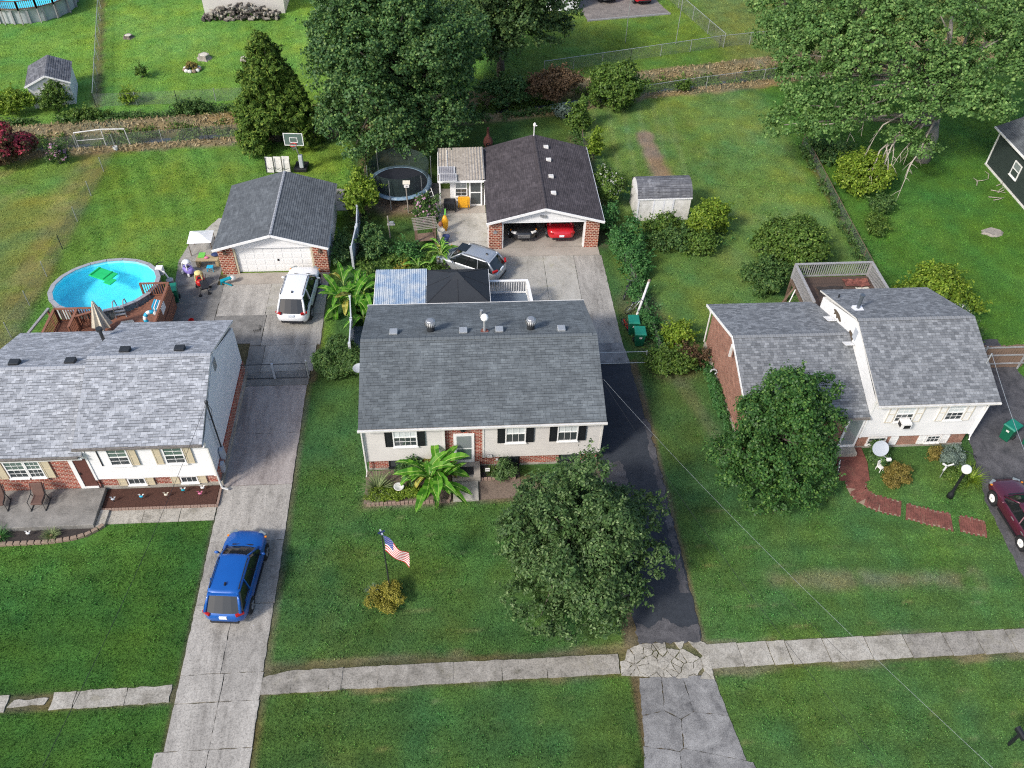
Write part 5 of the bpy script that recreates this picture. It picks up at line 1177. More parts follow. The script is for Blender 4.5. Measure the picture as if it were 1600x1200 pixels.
# shrubs: (name, label, x, y, rx, ry, h, material, leaf size, lobes, seed, flowers)
SH = [
 ('shrub', 'dense yellow-green bush below the giant pale tree', 29.6, 52.8, 2.3, 2.0, 2.4, 'leaf_yellow', .19, 12, 41, None),
 ('shrub', 'small dark bush in the row behind the right house', 30.0, 49.6, .9, .9, 1.2, 'leaf_bush2', .16, 6, 42, None),
 ('shrub', 'ragged low bush at the end of the right yard row', 28.6, 47.2, .75, .9, 1.1, 'leaf_bush', .15, 6, 43, None),
 ('shrub', 'loose green thicket beside the grey wood deck', 22.0, 44.0, 2.2, 2.2, 2.6, 'leaf_bush', .17, 12, 44, None),
 ('shrub', 'lower leafy thicket left of the grey wood deck', 19.5, 41.8, 1.4, 1.5, 1.7, 'leaf_bush2', .16, 8, 45, None),
 ('shrub', 'wide bright yellow-green shrub behind the white wing', 29.0, 38.9, 2.5, 2.1, 2.5, 'leaf_yellow', .18, 14, 46, None),
 ('shrub', 'white flowering shrub at the corner of the white wing', 29.3, 36.2, 1.5, 1.2, 1.9, 'leaf_bush2', .15, 8, 47, ('leaf_white', .08, 1.2)),
 ('shrub', 'tall weedy shrub with pale leaves before the barn shed', 16.9, 47.2, 1.5, 1.2, 2.6, 'leaf_yellow', .18, 10, 48, None),
 ('shrub', 'low weedy shrub left of the barn shed doors', 13.9, 47.6, 1.2, .9, 1.2, 'leaf_bush', .17, 7, 49, None),
 ('shrub', 'dark undergrowth in the middle of the weedy row', 14.3, 45.8, 1.4, 1.0, 1.2, 'leaf_bush2', .16, 7, 50, None),
 ('shrub', 'rusty leaved weeds under the pale weedy shrub', 16.0, 45.2, 1.2, .9, 1.3, 'leaf_bush', .17, 6, 51, None),
 ('flowering_shrub', 'white blossoming shrub beside the brown garage roof', 10.9, 51.6, 1.0, 1.6, 2.3, 'leaf_bush', .14, 8, 52, ('leaf_white', .08, .35)),
 ('vine', 'vine hedge climbing beside the right brick pier', 10.25, 48.2, .75, 1.2, 1.9, 'leaf_vine', .15, 7, 53, None),
 ('vine', 'thick vine mound on the fence past the garage corner', 11.2, 45.6, 1.15, 1.3, 1.9, 'leaf_vine', .15, 9, 54, None),
 ('vine', 'vine covered fence section above the bicycles', 11.3, 43.2, .95, 1.2, 1.5, 'leaf_vine', .14, 8, 55, None),
 ('vine', 'low vines behind the bicycles', 11.1, 40.6, .6, 1.0, .8, 'leaf_vine', .13, 6, 56, None),
 ('shrub', 'leafy weeds right of the two green bins', 11.3, 37.3, .7, 1.1, .9, 'leaf_vine', .13, 6, 57, None),
 ('shrub', 'sapling with yellowing leaves right of the bins', 12.7, 36.4, .9, .8, 1.2, 'leaf_yellow', .16, 6, 58, None),
 ('shrub', 'rounded bush at the end of the chain gate', 11.8, 34.4, 1.35, .9, .95, 'leaf_bush', .14, 10, 59, None),
 ('shrub', 'reddish undergrowth against the brick wing', 13.4, 34.9, .8, .7, .9, 'leaf_rust', .13, 5, 60, None),
 ('vine', 'green creeper at the foot of the brick wing', 14.05, 32.0, .3, 2.6, .55, 'leaf_vine', .11, 9, 61, None),
 ('shrub', 'bright leafy bush by the ditch near the garage', 13.3, 65.3, 2.0, 1.8, 3.4, 'leaf_bush', .22, 12, 62, None),
 ('shrub', 'rust brown thicket along the ditch', 8.6, 66.3, 2.3, 1.4, 2.6, 'leaf_rust', .2, 9, 63, None),
 ('shrub', 'dark ditch-side thicket under the broad tree', 4.6, 66.4, 2.0, 1.3, 2.2, 'leaf_maple', .2, 8, 64, None),
 ('shrub', 'slim leafy sapling at the back fence corner', 10.1, 61.8, .75, .75, 2.6, 'leaf_bush', .2, 6, 65, None),
 ('shrub', 'narrow young sapling by the garage back corner', 10.6, 57.2, .5, .5, 2.2, 'leaf_yellow', .18, 4, 66, None),
 ('shrub', 'grey-blue weeds under the rust brown thicket', 9.0, 63.9, .8, .6, .9, 'leaf_blue', .16, 4, 67, None),
 ('shrub', 'slender light green tree shrub behind the vinyl fence', -6.4, 50.2, 1.0, 1.5, 3.0, 'leaf_yellow', .16, 9, 68, None),
 ('shrub', 'dark leafy shrub beside the vinyl fence', -5.2, 46.2, 1.0, 1.3, 1.4, 'leaf_maple', .15, 7, 69, None),
 ('shrub', 'dark ground shrub between the garage and the vinyl fence', -7.3, 45.6, .5, 1.6, 1.1, 'leaf_maple', .14, 6, 70, None),
 ('juniper', 'feathery juniper bush at the corner of the middle house', -6.5, 35.3, 1.3, 1.1, 1.5, 'leaf_bush2', .10, 12, 71, None),
 ('shrub', 'dark holly bush against the middle house wall', -5.3, 34.5, .65, .7, 1.1, 'leaf_maple', .11, 5, 72, None),
 ('rose_bush', 'pink flowering rose bush beside the trampoline', -1.9, 49.4, .95, .95, 1.7, 'leaf_bush2', .13, 7, 73, ('leaf_pink', .11, .55)),
 ('shrub', 'golden yellow shrub in the island bed', -3.3, 43.6, .6, .55, .9, 'leaf_gold', .11, 5, 74, None),
 ('shrub', 'mixed green perennials in the island bed', -2.0, 43.3, 1.2, .8, .8, 'leaf_bush', .14, 7, 75, None),
 ('shrub', 'tall leafy perennials behind the island bed', -2.9, 45.2, .9, .6, 1.0, 'leaf_vine', .14, 5, 76, None),
 ('crepe_myrtle', 'crepe myrtle with red blossom at the left edge', -31.9, 57.8, 1.9, 1.6, 3.0, 'leaf_rust', .16, 10, 77, ('leaf_red', .14, 1.8)),
 ('crepe_myrtle', 'small crepe myrtle with pale pink blossom', -28.5, 57.6, .75, .7, 1.6, 'leaf_bush2', .12, 4, 78, ('leaf_pink', .12, 1.0)),
 ('shrub', 'upright bush growing before the small pale shed', -31.0, 65.6, 1.2, .8, 2.0, 'leaf_bush', .15, 7, 79, None),
 ('shrub', 'wide bush at the left of the small pale shed', -34.3, 65.2, 1.6, 1.0, 1.7, 'leaf_yellow', .16, 8, 80, None),
 ('shrub', 'round bush on the lawn right of the small shed', -25.6, 67.0, .75, .7, 1.1, 'leaf_yellow', .15, 5, 81, None),
 ('shrub', 'tiny bush on the lawn above the round bush', -25.9, 71.5, .5, .45, .9, 'leaf_bush', .14, 4, 82, None),
 ('shrub', 'bramble along the far ditch bank', -20.6, 65.2, 1.5, .6, .9, 'leaf_bush2', .16, 6, 83, None),
 ('shrub', 'weeds along the ditch fence below the shed', -28.6, 64.6, 1.9, .6, .8, 'leaf_bush', .15, 7, 84, None),
 ('shrub', 'orange-brown rounded shrub on the right front lawn', 21.75, 25.75, .72, .66, 1.0, 'leaf_olive', .085, 7, 85, None),
 ('shrub', 'silvery juniper mound near the white globe lamp', 25.0, 27.0, .75, .7, .85, 'leaf_blue', .08, 6, 86, None),
 ('shrub', 'yellowish low shrub beside the silvery mound', 24.3, 27.2, .5, .5, .6, 'leaf_olive', .08, 4, 87, None),
 ('vine', 'dark creeper under the white satellite dish', 21.35, 27.2, .75, .7, .75, 'leaf_maple', .10, 6, 88, None),
 ('shrub', 'low green cover around the white globe lamp', 25.0, 25.9, .7, .8, .4, 'leaf_bush', .10, 5, 89, None),
 ('shrub', 'rounded yellow flowering shrub at the foot of the flagpole', -3.40, 20.25, .86, .68, .68, 'leaf_gold', .06, 9, 90, None),
 ('shrub', 'shaggy shrub below the middle house windows', 2.15, 27.0, .65, .55, 1.0, 'leaf_front', .10, 5, 91, None),
 ('shrub', 'variegated low plants along the front bed', -3.2, 25.9, 1.5, .42, .55, 'leaf_yellow', .07, 7, 92, None),
 ('shrub', 'leafy plants behind the yucca in the front bed', -2.7, 26.9, .6, .5, 1.0, 'leaf_maple', .14, 5, 93, None),
 ('shrub', 'dark shrub under the giant pale tree', 28.2, 56.6, 1.6, 1.3, 1.7, 'leaf_maple', .18, 7, 94, None),
 ('shrub', 'weedy clump on the ditch bank behind the right yard', 19.8, 68.2, .7, .5, .9, 'leaf_bush', .15, 4, 95, None),
]
for nm, lb, x, y, rx, ry, h, mt, ls, nl, sd, fl in SH:
    rs = R_(sd); ls *= .62; lo = auto_lobes(int(nl*1.5), rx, ry, h*.52, h*.5, rs, .40, low=-.9)
    a = rx*ry; tree(nm, lb, nm.replace('_', ' ') if nm not in ('vine', 'juniper') else nm, (x, y, 0), lo, ls, mt, (34 if ls > .065 else 120)/ls**.55, max(.09, ls*2.1), 22, sd+100, None, shoots=5 if ls > .07 else 1.5, shoot_len=1.0 if ls > .07 else .3, long=1.5 if nm != 'juniper' else 3.0, low=-.55, extra=fl)
# ---------------------------------------------------------------- vehicles
def lerp_st(st, y):
    for a, c in zip(st, st[1:]):
        if a[0] <= y <= c[0]:
            t = (y-a[0])/(c[0]-a[0]+1e-9); t2 = t*t*(3-2*t)*.5+t*.5; return [a[i]+(c[i]-a[i])*t2 for i in range(1, len(a))]
    return list(st[-1][1:])
def car(name, label, loc, rz, L, W, Hh, body, st, cab, wheel_r=.34, wb=None, yw=0., rail=False, hatch=True, group=None, rimm='chrome', trimm='black', tail=None, panes=2, plate=True, nose=None, sunroof=None, roofm=None):
    """+y is the front. st: stations (y, z_low, z_belt, half width); cab: (rear belt y, rear roof y, front roof y, front belt y, z belt, half width belt, half width roof)"""
    t = thing(name, label, 'car', loc, rz, group); wb = wb or L*.58; hw = W/2
    N = 30; rings = []
    for i in range(N+1):
        y = st[0][0]+(st[-1][0]-st[0][0])*i/N; zl, zb, w = lerp_st(st, y); h = zb-zl
        half = [(w*.80, zl), (w*.95, zl+h*.10), (w*.99, zl+h*.32), (w, zl+h*.52), (w*.985, zl+h*.74), (w*.945, zl+h*.90), (w*.85, zl+h*.985), (w*.45, zl+h*1.02), (0, zl+h*1.03)]
        rings.append([(x, y, z) for x, z in half] + [(-x, y, z) for x, z in half[-2::-1]])
    MB().loft(rings).build('body', MAT[body], t, smooth=True)
    yr0, yr1, yf1, yf0, zb, wb0, wt = cab
    def loop(y0, y1, w, z, bow):
        p = []
        for i in range(5): s = i/4; p.append((-w*.86+2*w*.86*s, y1+bow*(1-(2*s-1)**2), z))
        for i in range(4): s = i/3; p.append((w, y1-.14-(y1-y0-.28)*s, z))
        for i in range(5): s = i/4; p.append((w*.9-2*w*.9*s, y0-bow*.5*(1-(2*s-1)**2), z))
        for i in range(4): s = i/3; p.append((-w, y0+.14+(y1-y0-.28)*s, z))
        return p
    zr = Hh-.05; A = loop(yr0, yf0, wb0, zb-.06, .10); B = loop(yr0*.35+yr1*.65, yf0*.35+yf1*.65, wb0*.42+wt*.58, zb+(zr-zb)*.62, .08); Cc = loop(yr1, yf1, wt, zr, .06)
    MB().loft([A, B, Cc]).build('window_glass', MAT['glass_car'], t, smooth=False)
    MB().box(-wt*.95, yr1-.16, zr-.045, wt*.95, yr1+.02, zr-.005).build('spoiler', MAT[body], t, bevel=.015)
    r0 = loop(yr1-.04, yf1+.03, wt+.035, zr-.025, .06); r1 = loop(yr1-.01, yf1, wt+.01, zr+.02, .05); r2 = loop(yr1+.12, yf1-.12, wt*.82, zr+.05, .03)
    rf = MB().loft([r0, r1, r2]).build('roof', MAT[roofm or body], t, smooth=True)
    if sunroof: MB().box(-wt*.6, sunroof[0], zr+.045, wt*.6, sunroof[1], zr+.062).build('sunroof', MAT['glass_car'], rf)
    # pillars follow the edges of the glass
    def edge(i): return [Vector(A[i])+Vector((0, 0, .02)), Vector(B[i]), Vector(Cc[i])]
    for i in (0, 4): MB().tube(edge(i), [.055, .045, .045], 6).build('pillar', MAT[body], t, smooth=True)
    for i in (9, 13): MB().tube(edge(i), [.08, .065, .06], 6).build('pillar', MAT[body], t, smooth=True)
    for s in (1, -1):
        for k in range(1, panes+1):
            f = k/(panes+1.0); y = yf0-.25+(yr0-yf0+.5)*f*1.0; yt = yf1-.1+(yr1-yf1+.2)*f
            MB().beam((s*(wb0+.012), y, zb-.04), (s*(wt+.02), yt, zr), .05, .07 if k == 1 else .09).build('pillar', MAT[body if k > 1 else 'black'], t)
        MB().beam((s*(wb0+.006), yr0+.2, zb-.02), (s*(wb0+.006), yf0-.2, zb-.02), .03, .035).build('window_trim', MAT['black'], t)
        m = MB().ball((s*(hw+.10), yf0-.42, zb+.06), (.11, .07, .08), 8, 6).build('mirror', MAT[body], t, smooth=True)
        MB().beam((s*(wb0), yf0-.44, zb), (s*(hw+.04), yf0-.42, zb+.04), .05, .04).build('mirror_arm', MAT['black'], m)
        for k, yy in enumerate((yw-wb*.08, yw-wb*.40)): MB().box(s*hw*.975, yy-.11, zb-.17, s*(hw*.99+.02), yy+.11, zb-.14).build('handle', MAT['chrome' if body != 'car_blue' else 'car_blue'], t)
        MB().box(s*hw*.93, yw-wb*.32, st[len(st)//2][1]-.02, s*(hw*.985), yw+wb*.30, st[len(st)//2][1]+.10).build('sill', MAT[trimm], t)
    for s in (1, -1):
        for yy in (yw-wb/2, yw+wb/2):
            MB().loft([[(s*(hw-.10), yy+(wheel_r+.06)*math.cos(2*PI*i/20), wheel_r+.01+(wheel_r+.06)*math.sin(2*PI*i/20)) for i in range(20)], [(s*(hw-.002), yy+(wheel_r+.06)*math.cos(2*PI*i/20), wheel_r+.01+(wheel_r+.06)*math.sin(2*PI*i/20)) for i in range(20)]]).build('wheel_arch', MAT['black'], t)
            prof = [(wheel_r*.62, -.0), (wheel_r*.96, .0), (wheel_r, -.04), (wheel_r, -.19), (wheel_r*.9, -.22)]
            b = MB().loft([[(s*(hw+.018+o), yy+r*math.cos(2*PI*i/20), wheel_r+.022+r*math.sin(2*PI*i/20)) for i in range(20)] for r, o in prof]); wh = b.build('wheel', MAT['rubber'], t)
            q = MB(); q.loft([[(s*(hw+.008), yy+wheel_r*.64*math.cos(2*PI*i/16), wheel_r+.022+wheel_r*.64*math.sin(2*PI*i/16)) for i in range(16)], [(s*(hw+.02), yy+wheel_r*.60*math.cos(2*PI*i/16), wheel_r+.022+wheel_r*.60*math.sin(2*PI*i/16)) for i in range(16)]]); q.build('rim', MAT['dark_metal' if rimm == 'chrome' else rimm], wh)
            q = MB()
            for k in range(5):
                a = 2*PI*k/5+.3; q.beam((s*(hw+.028), yy, wheel_r+.022), (s*(hw+.028), yy+wheel_r*.58*math.cos(a), wheel_r+.022+wheel_r*.58*math.sin(a)), .03, .07)
            q.build('spoke', MAT[rimm], wh)
    yr, yf = st[0][0], st[-1][0]
    zt = tail or (st[1][2]-.06)
    for s in (1, -1):
        MB().obox((s*hw*.76, yr+.14, zt), (hw*.20, .06, .065), Matrix.Rotation(s*.55, 3, 'Z')).build('tail_light', MAT['tail_red'], t, bevel=.02)
        MB().obox((s*hw*.70, yf-.24, st[-3][2]-.10), (hw*.19, .09, .06), Matrix.Rotation(-s*.62, 3, 'Z')).build('headlight', MAT[nose or 'glass_pale'], t, bevel=.02)
        MB().box(s*hw*.86, yf-.48, st[-3][2]-.06, s*hw*.955, yf-.40, st[-3][2]-.02).build('marker_light', MAT['amber'], t)
    MB().box(-hw*.66, yr-.012, st[0][1]-.14, hw*.66, yr+.14, st[0][1]+.02).build('bumper', MAT[trimm], t, bevel=.03); MB().box(-hw*.52, yf-.14, st[-1][1]-.08, hw*.52, yf+.012, st[-1][1]+.10).build('bumper', MAT[trimm], t, bevel=.03)
    MB().box(-hw*.42, yf-.10, st[-1][1]+.12, hw*.42, yf+.018, st[-1][2]-.04).build('grille', MAT['black'], t)
    if nose:
        for k in range(3): MB().box(-hw*.44, yf-.06, .50+.09*k, hw*.44, yf+.03, .53+.09*k).build('grille_bar', MAT['chrome'], t)
    if plate: MB().box(-.16, yr-.02, zt-.22, .16, yr+.05, zt-.07).build('number_plate', MAT['plate'], t)
    MB().box(-hw*.5, yf0+.03, zb-.012, hw*.5, yf0+.10, zb+.012).build('wiper', MAT['black'], t)
    if rail:
        for s in (1, -1): MB().tube([(s*wt*.93, yr1+.15, zr+.05), (s*wt*.93, yr1+.35, zr+.085), (s*wt*.93, yf1-.35, zr+.085), (s*wt*.93, yf1-.15, zr+.05)], .022, 6).build('roof_rail', MAT['dark_metal'], t)
    MB().obox((0, yr1+.35, zr+.09), (.03, .07, .04)).build('antenna', MAT['black'], t)
    return t
def suv(name, label, loc, rz, L, W, Hh, body, **k):
    hl = L/2; hw = W/2
    st = [(-hl, .50, .78, hw*.60), (-hl+.05, .38, .92, hw*.76), (-hl+.16, .32, 1.00, hw*.88), (-hl+.40, .28, 1.06, hw*.965), (-hl+.8, .25, 1.08, hw), (-.2, .24, 1.05, hw*.985), (hl*.35, .24, 1.05, hw*.985), (hl*.58, .25, 1.02, hw), (hl-.62, .27, .97, hw*.965), (hl-.32, .30, .89, hw*.87), (hl-.10, .36, .78, hw*.70), (hl, .44, .66, hw*.46)]
    cab = (-hl+.14, -hl+.72, hl*.13, hl*.52, 1.03, hw*.90, hw*.72)
    return car(name, label, loc, rz, L, W, Hh, body, st, cab, rail=True, **k)
def sedan(name, label, loc, rz, L, W, Hh, body, **k):
    hl = L/2; hw = W/2
    st = [(-hl, .42, .70, hw*.66), (-hl+.10, .32, .86, hw*.84), (-hl+.35, .27, .93, hw*.95), (-hl+.8, .24, .95, hw*.99), (-.3, .22, .93, hw), (hl*.35, .22, .93, hw), (hl*.6, .24, .86, hw*.98), (hl-.4, .27, .78, hw*.92), (hl-.1, .32, .67, hw*.76), (hl, .40, .56, hw*.55)]
    cab = (-hl*.66, -hl*.36, hl*.10, hl*.44, .93, hw*.88, hw*.64)
    return car(name, label, loc, rz, L, W, Hh, body, st, cab, hatch=False, **k)
# headings: rz 0 looks away from the camera (+y)
suv('parked_car', 'bright blue crossover parked on the left concrete driveway', (-9.98, 21.55, .03), rad(-5.5), 4.55, 1.86, 1.68, 'car_blue', wb=2.70, tail=.92)
suv('parked_car', 'white sport utility car before the closed white garage door', (-9.42, 41.15, .03), rad(-4), 4.95, 1.93, 1.78, 'car_white', wb=3.0, wheel_r=.38, tail=1.0)
suv('parked_car', 'silver wagon parked beside the black gazebo', (.95, 43.75, .03), rad(60), 4.5, 1.80, 1.68, 'car_silver', wb=2.62, sunroof=(.1, .75), tail=1.15)
suv('parked_car', 'black car with chrome grille parked nose out in the open garage', (4.55, 48.75, .036), rad(180), 4.5, 1.85, 1.6, 'car_black', wb=2.65, nose='white')
sedan('parked_car', 'red sports car parked tail out in the open garage', (7.05, 48.7, .036), rad(0), 4.4, 1.85, 1.32, 'car_red', wb=2.6, tail=.72)
sedan('parked_car', 'old maroon sedan with white wheels at the right edge', (26.85, 22.9, .03), rad(2.5), 4.6, 1.75, 1.38, 'car_maroon', wb=2.65, rimm='white')
suv('parked_car', 'red car parked on the gravel at the top edge', (19.3, 88.5, .03), rad(8), 4.3, 1.8, 1.6, 'car_red', wb=2.6)
suv('parked_car', 'dark grey car parked on the gravel at the top edge', (15.6, 88.9, .03), rad(20), 4.4, 1.8, 1.6, 'car_grey', wb=2.6)
# ---------------------------------------------------------------- pools and decks
def round_pool(name, label, c, rx, ry, h, ang, n=18, water_z=None, wall='pool_wall'):
    t = thing(name, label, 'pool', c, ang); wz = water_z or h-.18
    ell = lambda r, z, k=1.0: [(r*rx*math.cos(2*PI*i/n), r*ry*math.sin(2*PI*i/n), z) for i in range(n)]
    MB().loft([ell(1, -.02), ell(1, h)], cap=False).build('pool_wall', MAT[wall], t)
    q = MB().loft([ell(.985, h-.01), ell(.985, .12), ell(.86, .05)], cap=False); k = len(q.v)-n; q.face([k+i for i in range(n)])
    q.build('pool_liner', MAT['pool_liner'], t)
    MB().poly(ell(.984, wz)).build('water', MAT['pool_water'], t)
    for i in range(n):
        a, c2 = 2*PI*i/n, 2*PI*(i+1)/n; e = .006
        f = lambda an, k_: (k_*rx*math.cos(an), k_*ry*math.sin(an)); r0, r1 = .965, 1.055
        MB().prism([f(a+e, r0), f(a+e, r1), f(c2-e, r1), f(c2-e, r0)], h, h+.045).build('pool_cap', MAT['pool_cap'], t)
        MB().prism([f(a-.02, 1.0), f(a-.02, 1.035), f(a+.02, 1.035), f(a+.02, 1.0)], 0, h).build('pool_upright', MAT['pool_cap'], t)
    return t
PC = (-20.75, 41.55, 0)
HARD.append([(PC[0]+3.3*math.cos(i*.35), PC[1]+2.8*math.sin(i*.35)) for i in range(18)])
pool = round_pool('swimming_pool', 'oval above-ground pool with bright blue water behind the left house', PC, 3.0, 2.45, 1.25, rad(12), 20)
fl = thing('pool_float', 'bright green inflatable mat floating in the pool', 'pool float', (-21.2, 42.75, 1.09), rad(-28))
MB().box(-.75, -.45, 0, .75, .45, .07).build('mat', MAT['green_plastic'], fl, bevel=.03); MB().tube([(-.6, -.42, .09), (-.6, .42, .09)], .05, 6).tube([(.35, -.42, .09), (.35, .42, .09)], .05, 6).build('ridge', MAT['green_plastic'], fl); MB().box(.55, -.62, 0, 1.1, -.05, .06).build('headrest', MAT['green_plastic'], fl, bevel=.03)
pump = thing('pool_pump', 'grey pool pump and filter beside the pool wall', 'pump', (-17.35, 42.6, 0)); MB().cyl((0, 0, 0), .22, .75, 14).build('filter', MAT['grey_metal'], pump); MB().tube([(.1, -.5, .2), (.1, -.15, .2)], .14, 10).build('motor', MAT['black'], pump); MB().tube([(-.1, .2, .7), (-.3, .3, 1.1), (-.5, .35, 1.2)], .05, 6).build('hose', MAT['white'], pump)
sk = thing('pool_skimmer', 'white skimmer box on the pool rim', 'skimmer', (-17.95, 43.1, 1.2)); MB().box(-.2, -.2, -.35, .2, .2, .12).build('box', MAT['white'], sk); MB().tube([(-.2, .2, .15), (-.1, .4, .18), (.2, .45, .18)], .03, 6).build('pipe', MAT['black'], sk)

def railing(root, a, b, m, n, ph=.95, w=.09, pm=None, base=.1, cap_w=.14):
    a, b = Vector(a), Vector(b)
    MB().beam(a+Vector((0, 0, ph)), b+Vector((0, 0, ph)), cap_w, .05).build('handrail', MAT[m], root); MB().beam(a+Vector((0, 0, base)), b+Vector((0, 0, base)), .05, .09).build('bottom_rail', MAT[m], root)
    first = None
    for i in range(n):
        p = a.lerp(b, (i+.5)/n)
        if first is None: first = MB().box(-.022, -.022, base, .022, .022, ph).build('baluster', MAT[pm or m], root, loc=p)
        else: inst(first, root, loc=p)
    for p in (a, b): MB().box(-w/2, -w/2, -.02, w/2, w/2, ph+.04).build('post', MAT[m], root, loc=p)
DK = thing('pool_deck', 'reddish wooden pool deck with railings behind the left house', 'deck', (-19.5, 38, 0))
zf = .98
D0 = Vector((-19.5, 38, 0))
i = 0; y = 36.3
HARD.append(rect(-22.9, -16.5, 36, 41))
while y < 40.8:      # deck boards, cut back where the pool stands
    x0, x1 = -22.6, -16.7
    def pool_r(x, yy):
        ca, sa = math.cos(rad(12)), math.sin(rad(12)); dx, dy = x-PC[0], yy-PC[1]; return ((dx*ca+dy*sa)/3.22)**2+((-dx*sa+dy*ca)/2.67)**2
    xs_ = [x0+k*.05 for k in range(int((x1-x0)/.05)+1)]; seg = []; 
    for x in xs_:
        ok = pool_r(x, y+.13) > 1 and not (y > 38.6 and x < -19.6)
        if ok: seg.append(x)
        if (not ok or x == xs_[-1]) and seg:
            if seg[-1]-seg[0] > .15: MB().box(seg[0], y, zf-.03, seg[-1], y+.132, zf).build('deck_board', MAT['wood_red'], DK, loc=-D0)
            seg = []
    y += .14
for x, y in ((-22.5, 36.4), (-19.6, 36.4), (-16.8, 36.4), (-16.8, 38.6), (-16.8, 40.7), (-22.5, 38.5), (-19.8, 38.5)): MB().box(x-.06, y-.06, -.02, x+.06, y+.06, zf-.03).build('deck_post', MAT['wood_red'], DK, loc=-D0)
MB().box(-16.72, 36.3, zf-.28, -16.66, 40.8, zf-.03).box(-22.64, 36.3, zf-.28, -22.58, 38.6, zf-.03).build('rim_joist', MAT['wood_red'], DK, loc=-D0)
for a, b_, n in (((-16.75, 40.75), (-16.75, 36.4), 30), ((-18.35, 40.75), (-16.85, 40.75), 11), ((-22.55, 38.62), (-20.1, 38.62), 17), ((-22.55, 38.55), (-22.55, 36.4), 15), ((-21.3, 38.5), (-21.3, 37.0), 9), ((-21.2, 37.9), (-20.0, 38.5), 8)):
    railing(DK, Vector((a[0], a[1], zf))-D0, Vector((b_[0], b_[1], zf))-D0, 'wood_red', n)
MB().quad((-16.70, 36.4, .05), (-16.70, 40.8, .05), (-16.70, 40.8, zf+.8), (-16.70, 36.4, zf+.8)).build('skirt', MAT['wood_red'], DK, loc=-D0)
ld_ = thing('pool_ladder', 'grey pool ladder hooked over the pool rim', 'ladder', (-19.3, 39.4, zf), rad(12))
for s in (-.28, .28): MB().tube([(s, -.55, 0), (s, -.5, .75), (s, -.1, .85), (s, .35, .6), (s, .5, .1)], .035, 8).build('side_rail', MAT['wood_grey'], ld_)
for k in range(3): MB().box(-.28, -.5+.05*k, .12+.2*k, .28, -.36+.05*k, .16+.2*k).build('step', MAT['grey_metal'], ld_)
um = thing('patio_umbrella', 'closed cream patio umbrella on the pool deck', 'umbrella', (-19.75, 37.55, zf)); MB().tube([(0, 0, 0), (0, 0, 2.3)], .03, 8).build('pole', MAT['dark_metal'], um)
q = []; 
for r, z in ((.50, .55), (.44, .8), (.33, 1.2), (.20, 1.7), (.07, 2.22), (.02, 2.32)): q.append([((r*(1.12 if i % 2 else .72))*math.cos(2*PI*i/16), (r*(1.12 if i % 2 else .72))*math.sin(2*PI*i/16), z) for i in range(16)])
MB().loft(q, cap=False).build('canopy', MAT['canvas'], um)
rg = thing('swim_ring', 'turquoise and white swim ring leaning on the deck railing', 'pool float', (-17.25, 38.25, zf+.42), rad(20))
for k in range(12):
    a0, a1 = 2*PI*k/12, 2*PI*(k+1)/12; MB().tube([(.34*math.cos(a0+(a1-a0)*j/4), .12*math.sin(a0+(a1-a0)*j/4), .34*math.sin(a0+(a1-a0)*j/4)) for j in range(5)], .12, 8).build('ring_segment', MAT['white' if k % 2 else 'sky_blue'], rg, smooth=True)
tw = thing('towel', 'striped turquoise towel hung over the deck railing', 'towel', (-16.95, 38.9, zf+.35)); 
for k in range(6): MB().box(-.25+.085*k, -.35, .0, -.17+.085*k, .35, .62-.03*k).build('stripe', MAT['sky_blue' if k % 2 == 0 else 'cloth_white'], tw)
bgb = thing('tote_bag', 'black tote bag on the pool deck', 'bag', (-17.1, 37.7, zf)); MB().box(-.25, -.15, 0, .25, .15, .38).build('bag', MAT['black'], bgb, bevel=.05); MB().tube([(-.15, 0, .36), (-.12, 0, .55), (.12, 0, .55), (.15, 0, .36)], .02, 6).build('strap', MAT['black'], bgb)
pb = thing('kickboard', 'pale foam kickboard lying on the pool deck', 'kickboard', (-18.75, 38.35, zf), rad(10)); MB().prism([(-.35, -.18), (.3, -.2), (.4, 0), (.3, .2), (-.35, .18)], 0, .05).build('board', MAT['canvas'], pb, bevel=.015)
hr = thing('wooden_handrail', 'weathered grey handrail sloping from the pool deck corner', 'railing', (-23.3, 38.0, 0)); MB().beam((.3, .9, 1.75), (-.3, -2.0, 1.75), .14, .08).build('handrail', MAT['wood_grey'], hr); MB().box(-.26, -1.9, -.02, -.16, -1.8, 1.72).build('post', MAT['wood_red'], hr); MB().box(.24, .7, -.02, .34, .8, 1.72).build('post', MAT['wood_red'], hr)
p2 = round_pool('swimming_pool', 'round above-ground pool with picket railing in the top left corner', (-40.0, 86.6, 0), 4.3, 4.0, 1.3, 0, 20)
for i in range(8):
    a0, a1 = rad(200+i*20), rad(220+i*20); f = lambda a: Vector((4.55*math.cos(a), 4.25*math.sin(a), 1.3))
    railing(p2, f(a0), f(a1), 'wood_brown', 9, .8, .1); MB().beam(f(a0)-Vector((0, 0, 1.32)), f(a0), .1, .1).build('deck_post', MAT['wood_grey'], p2)
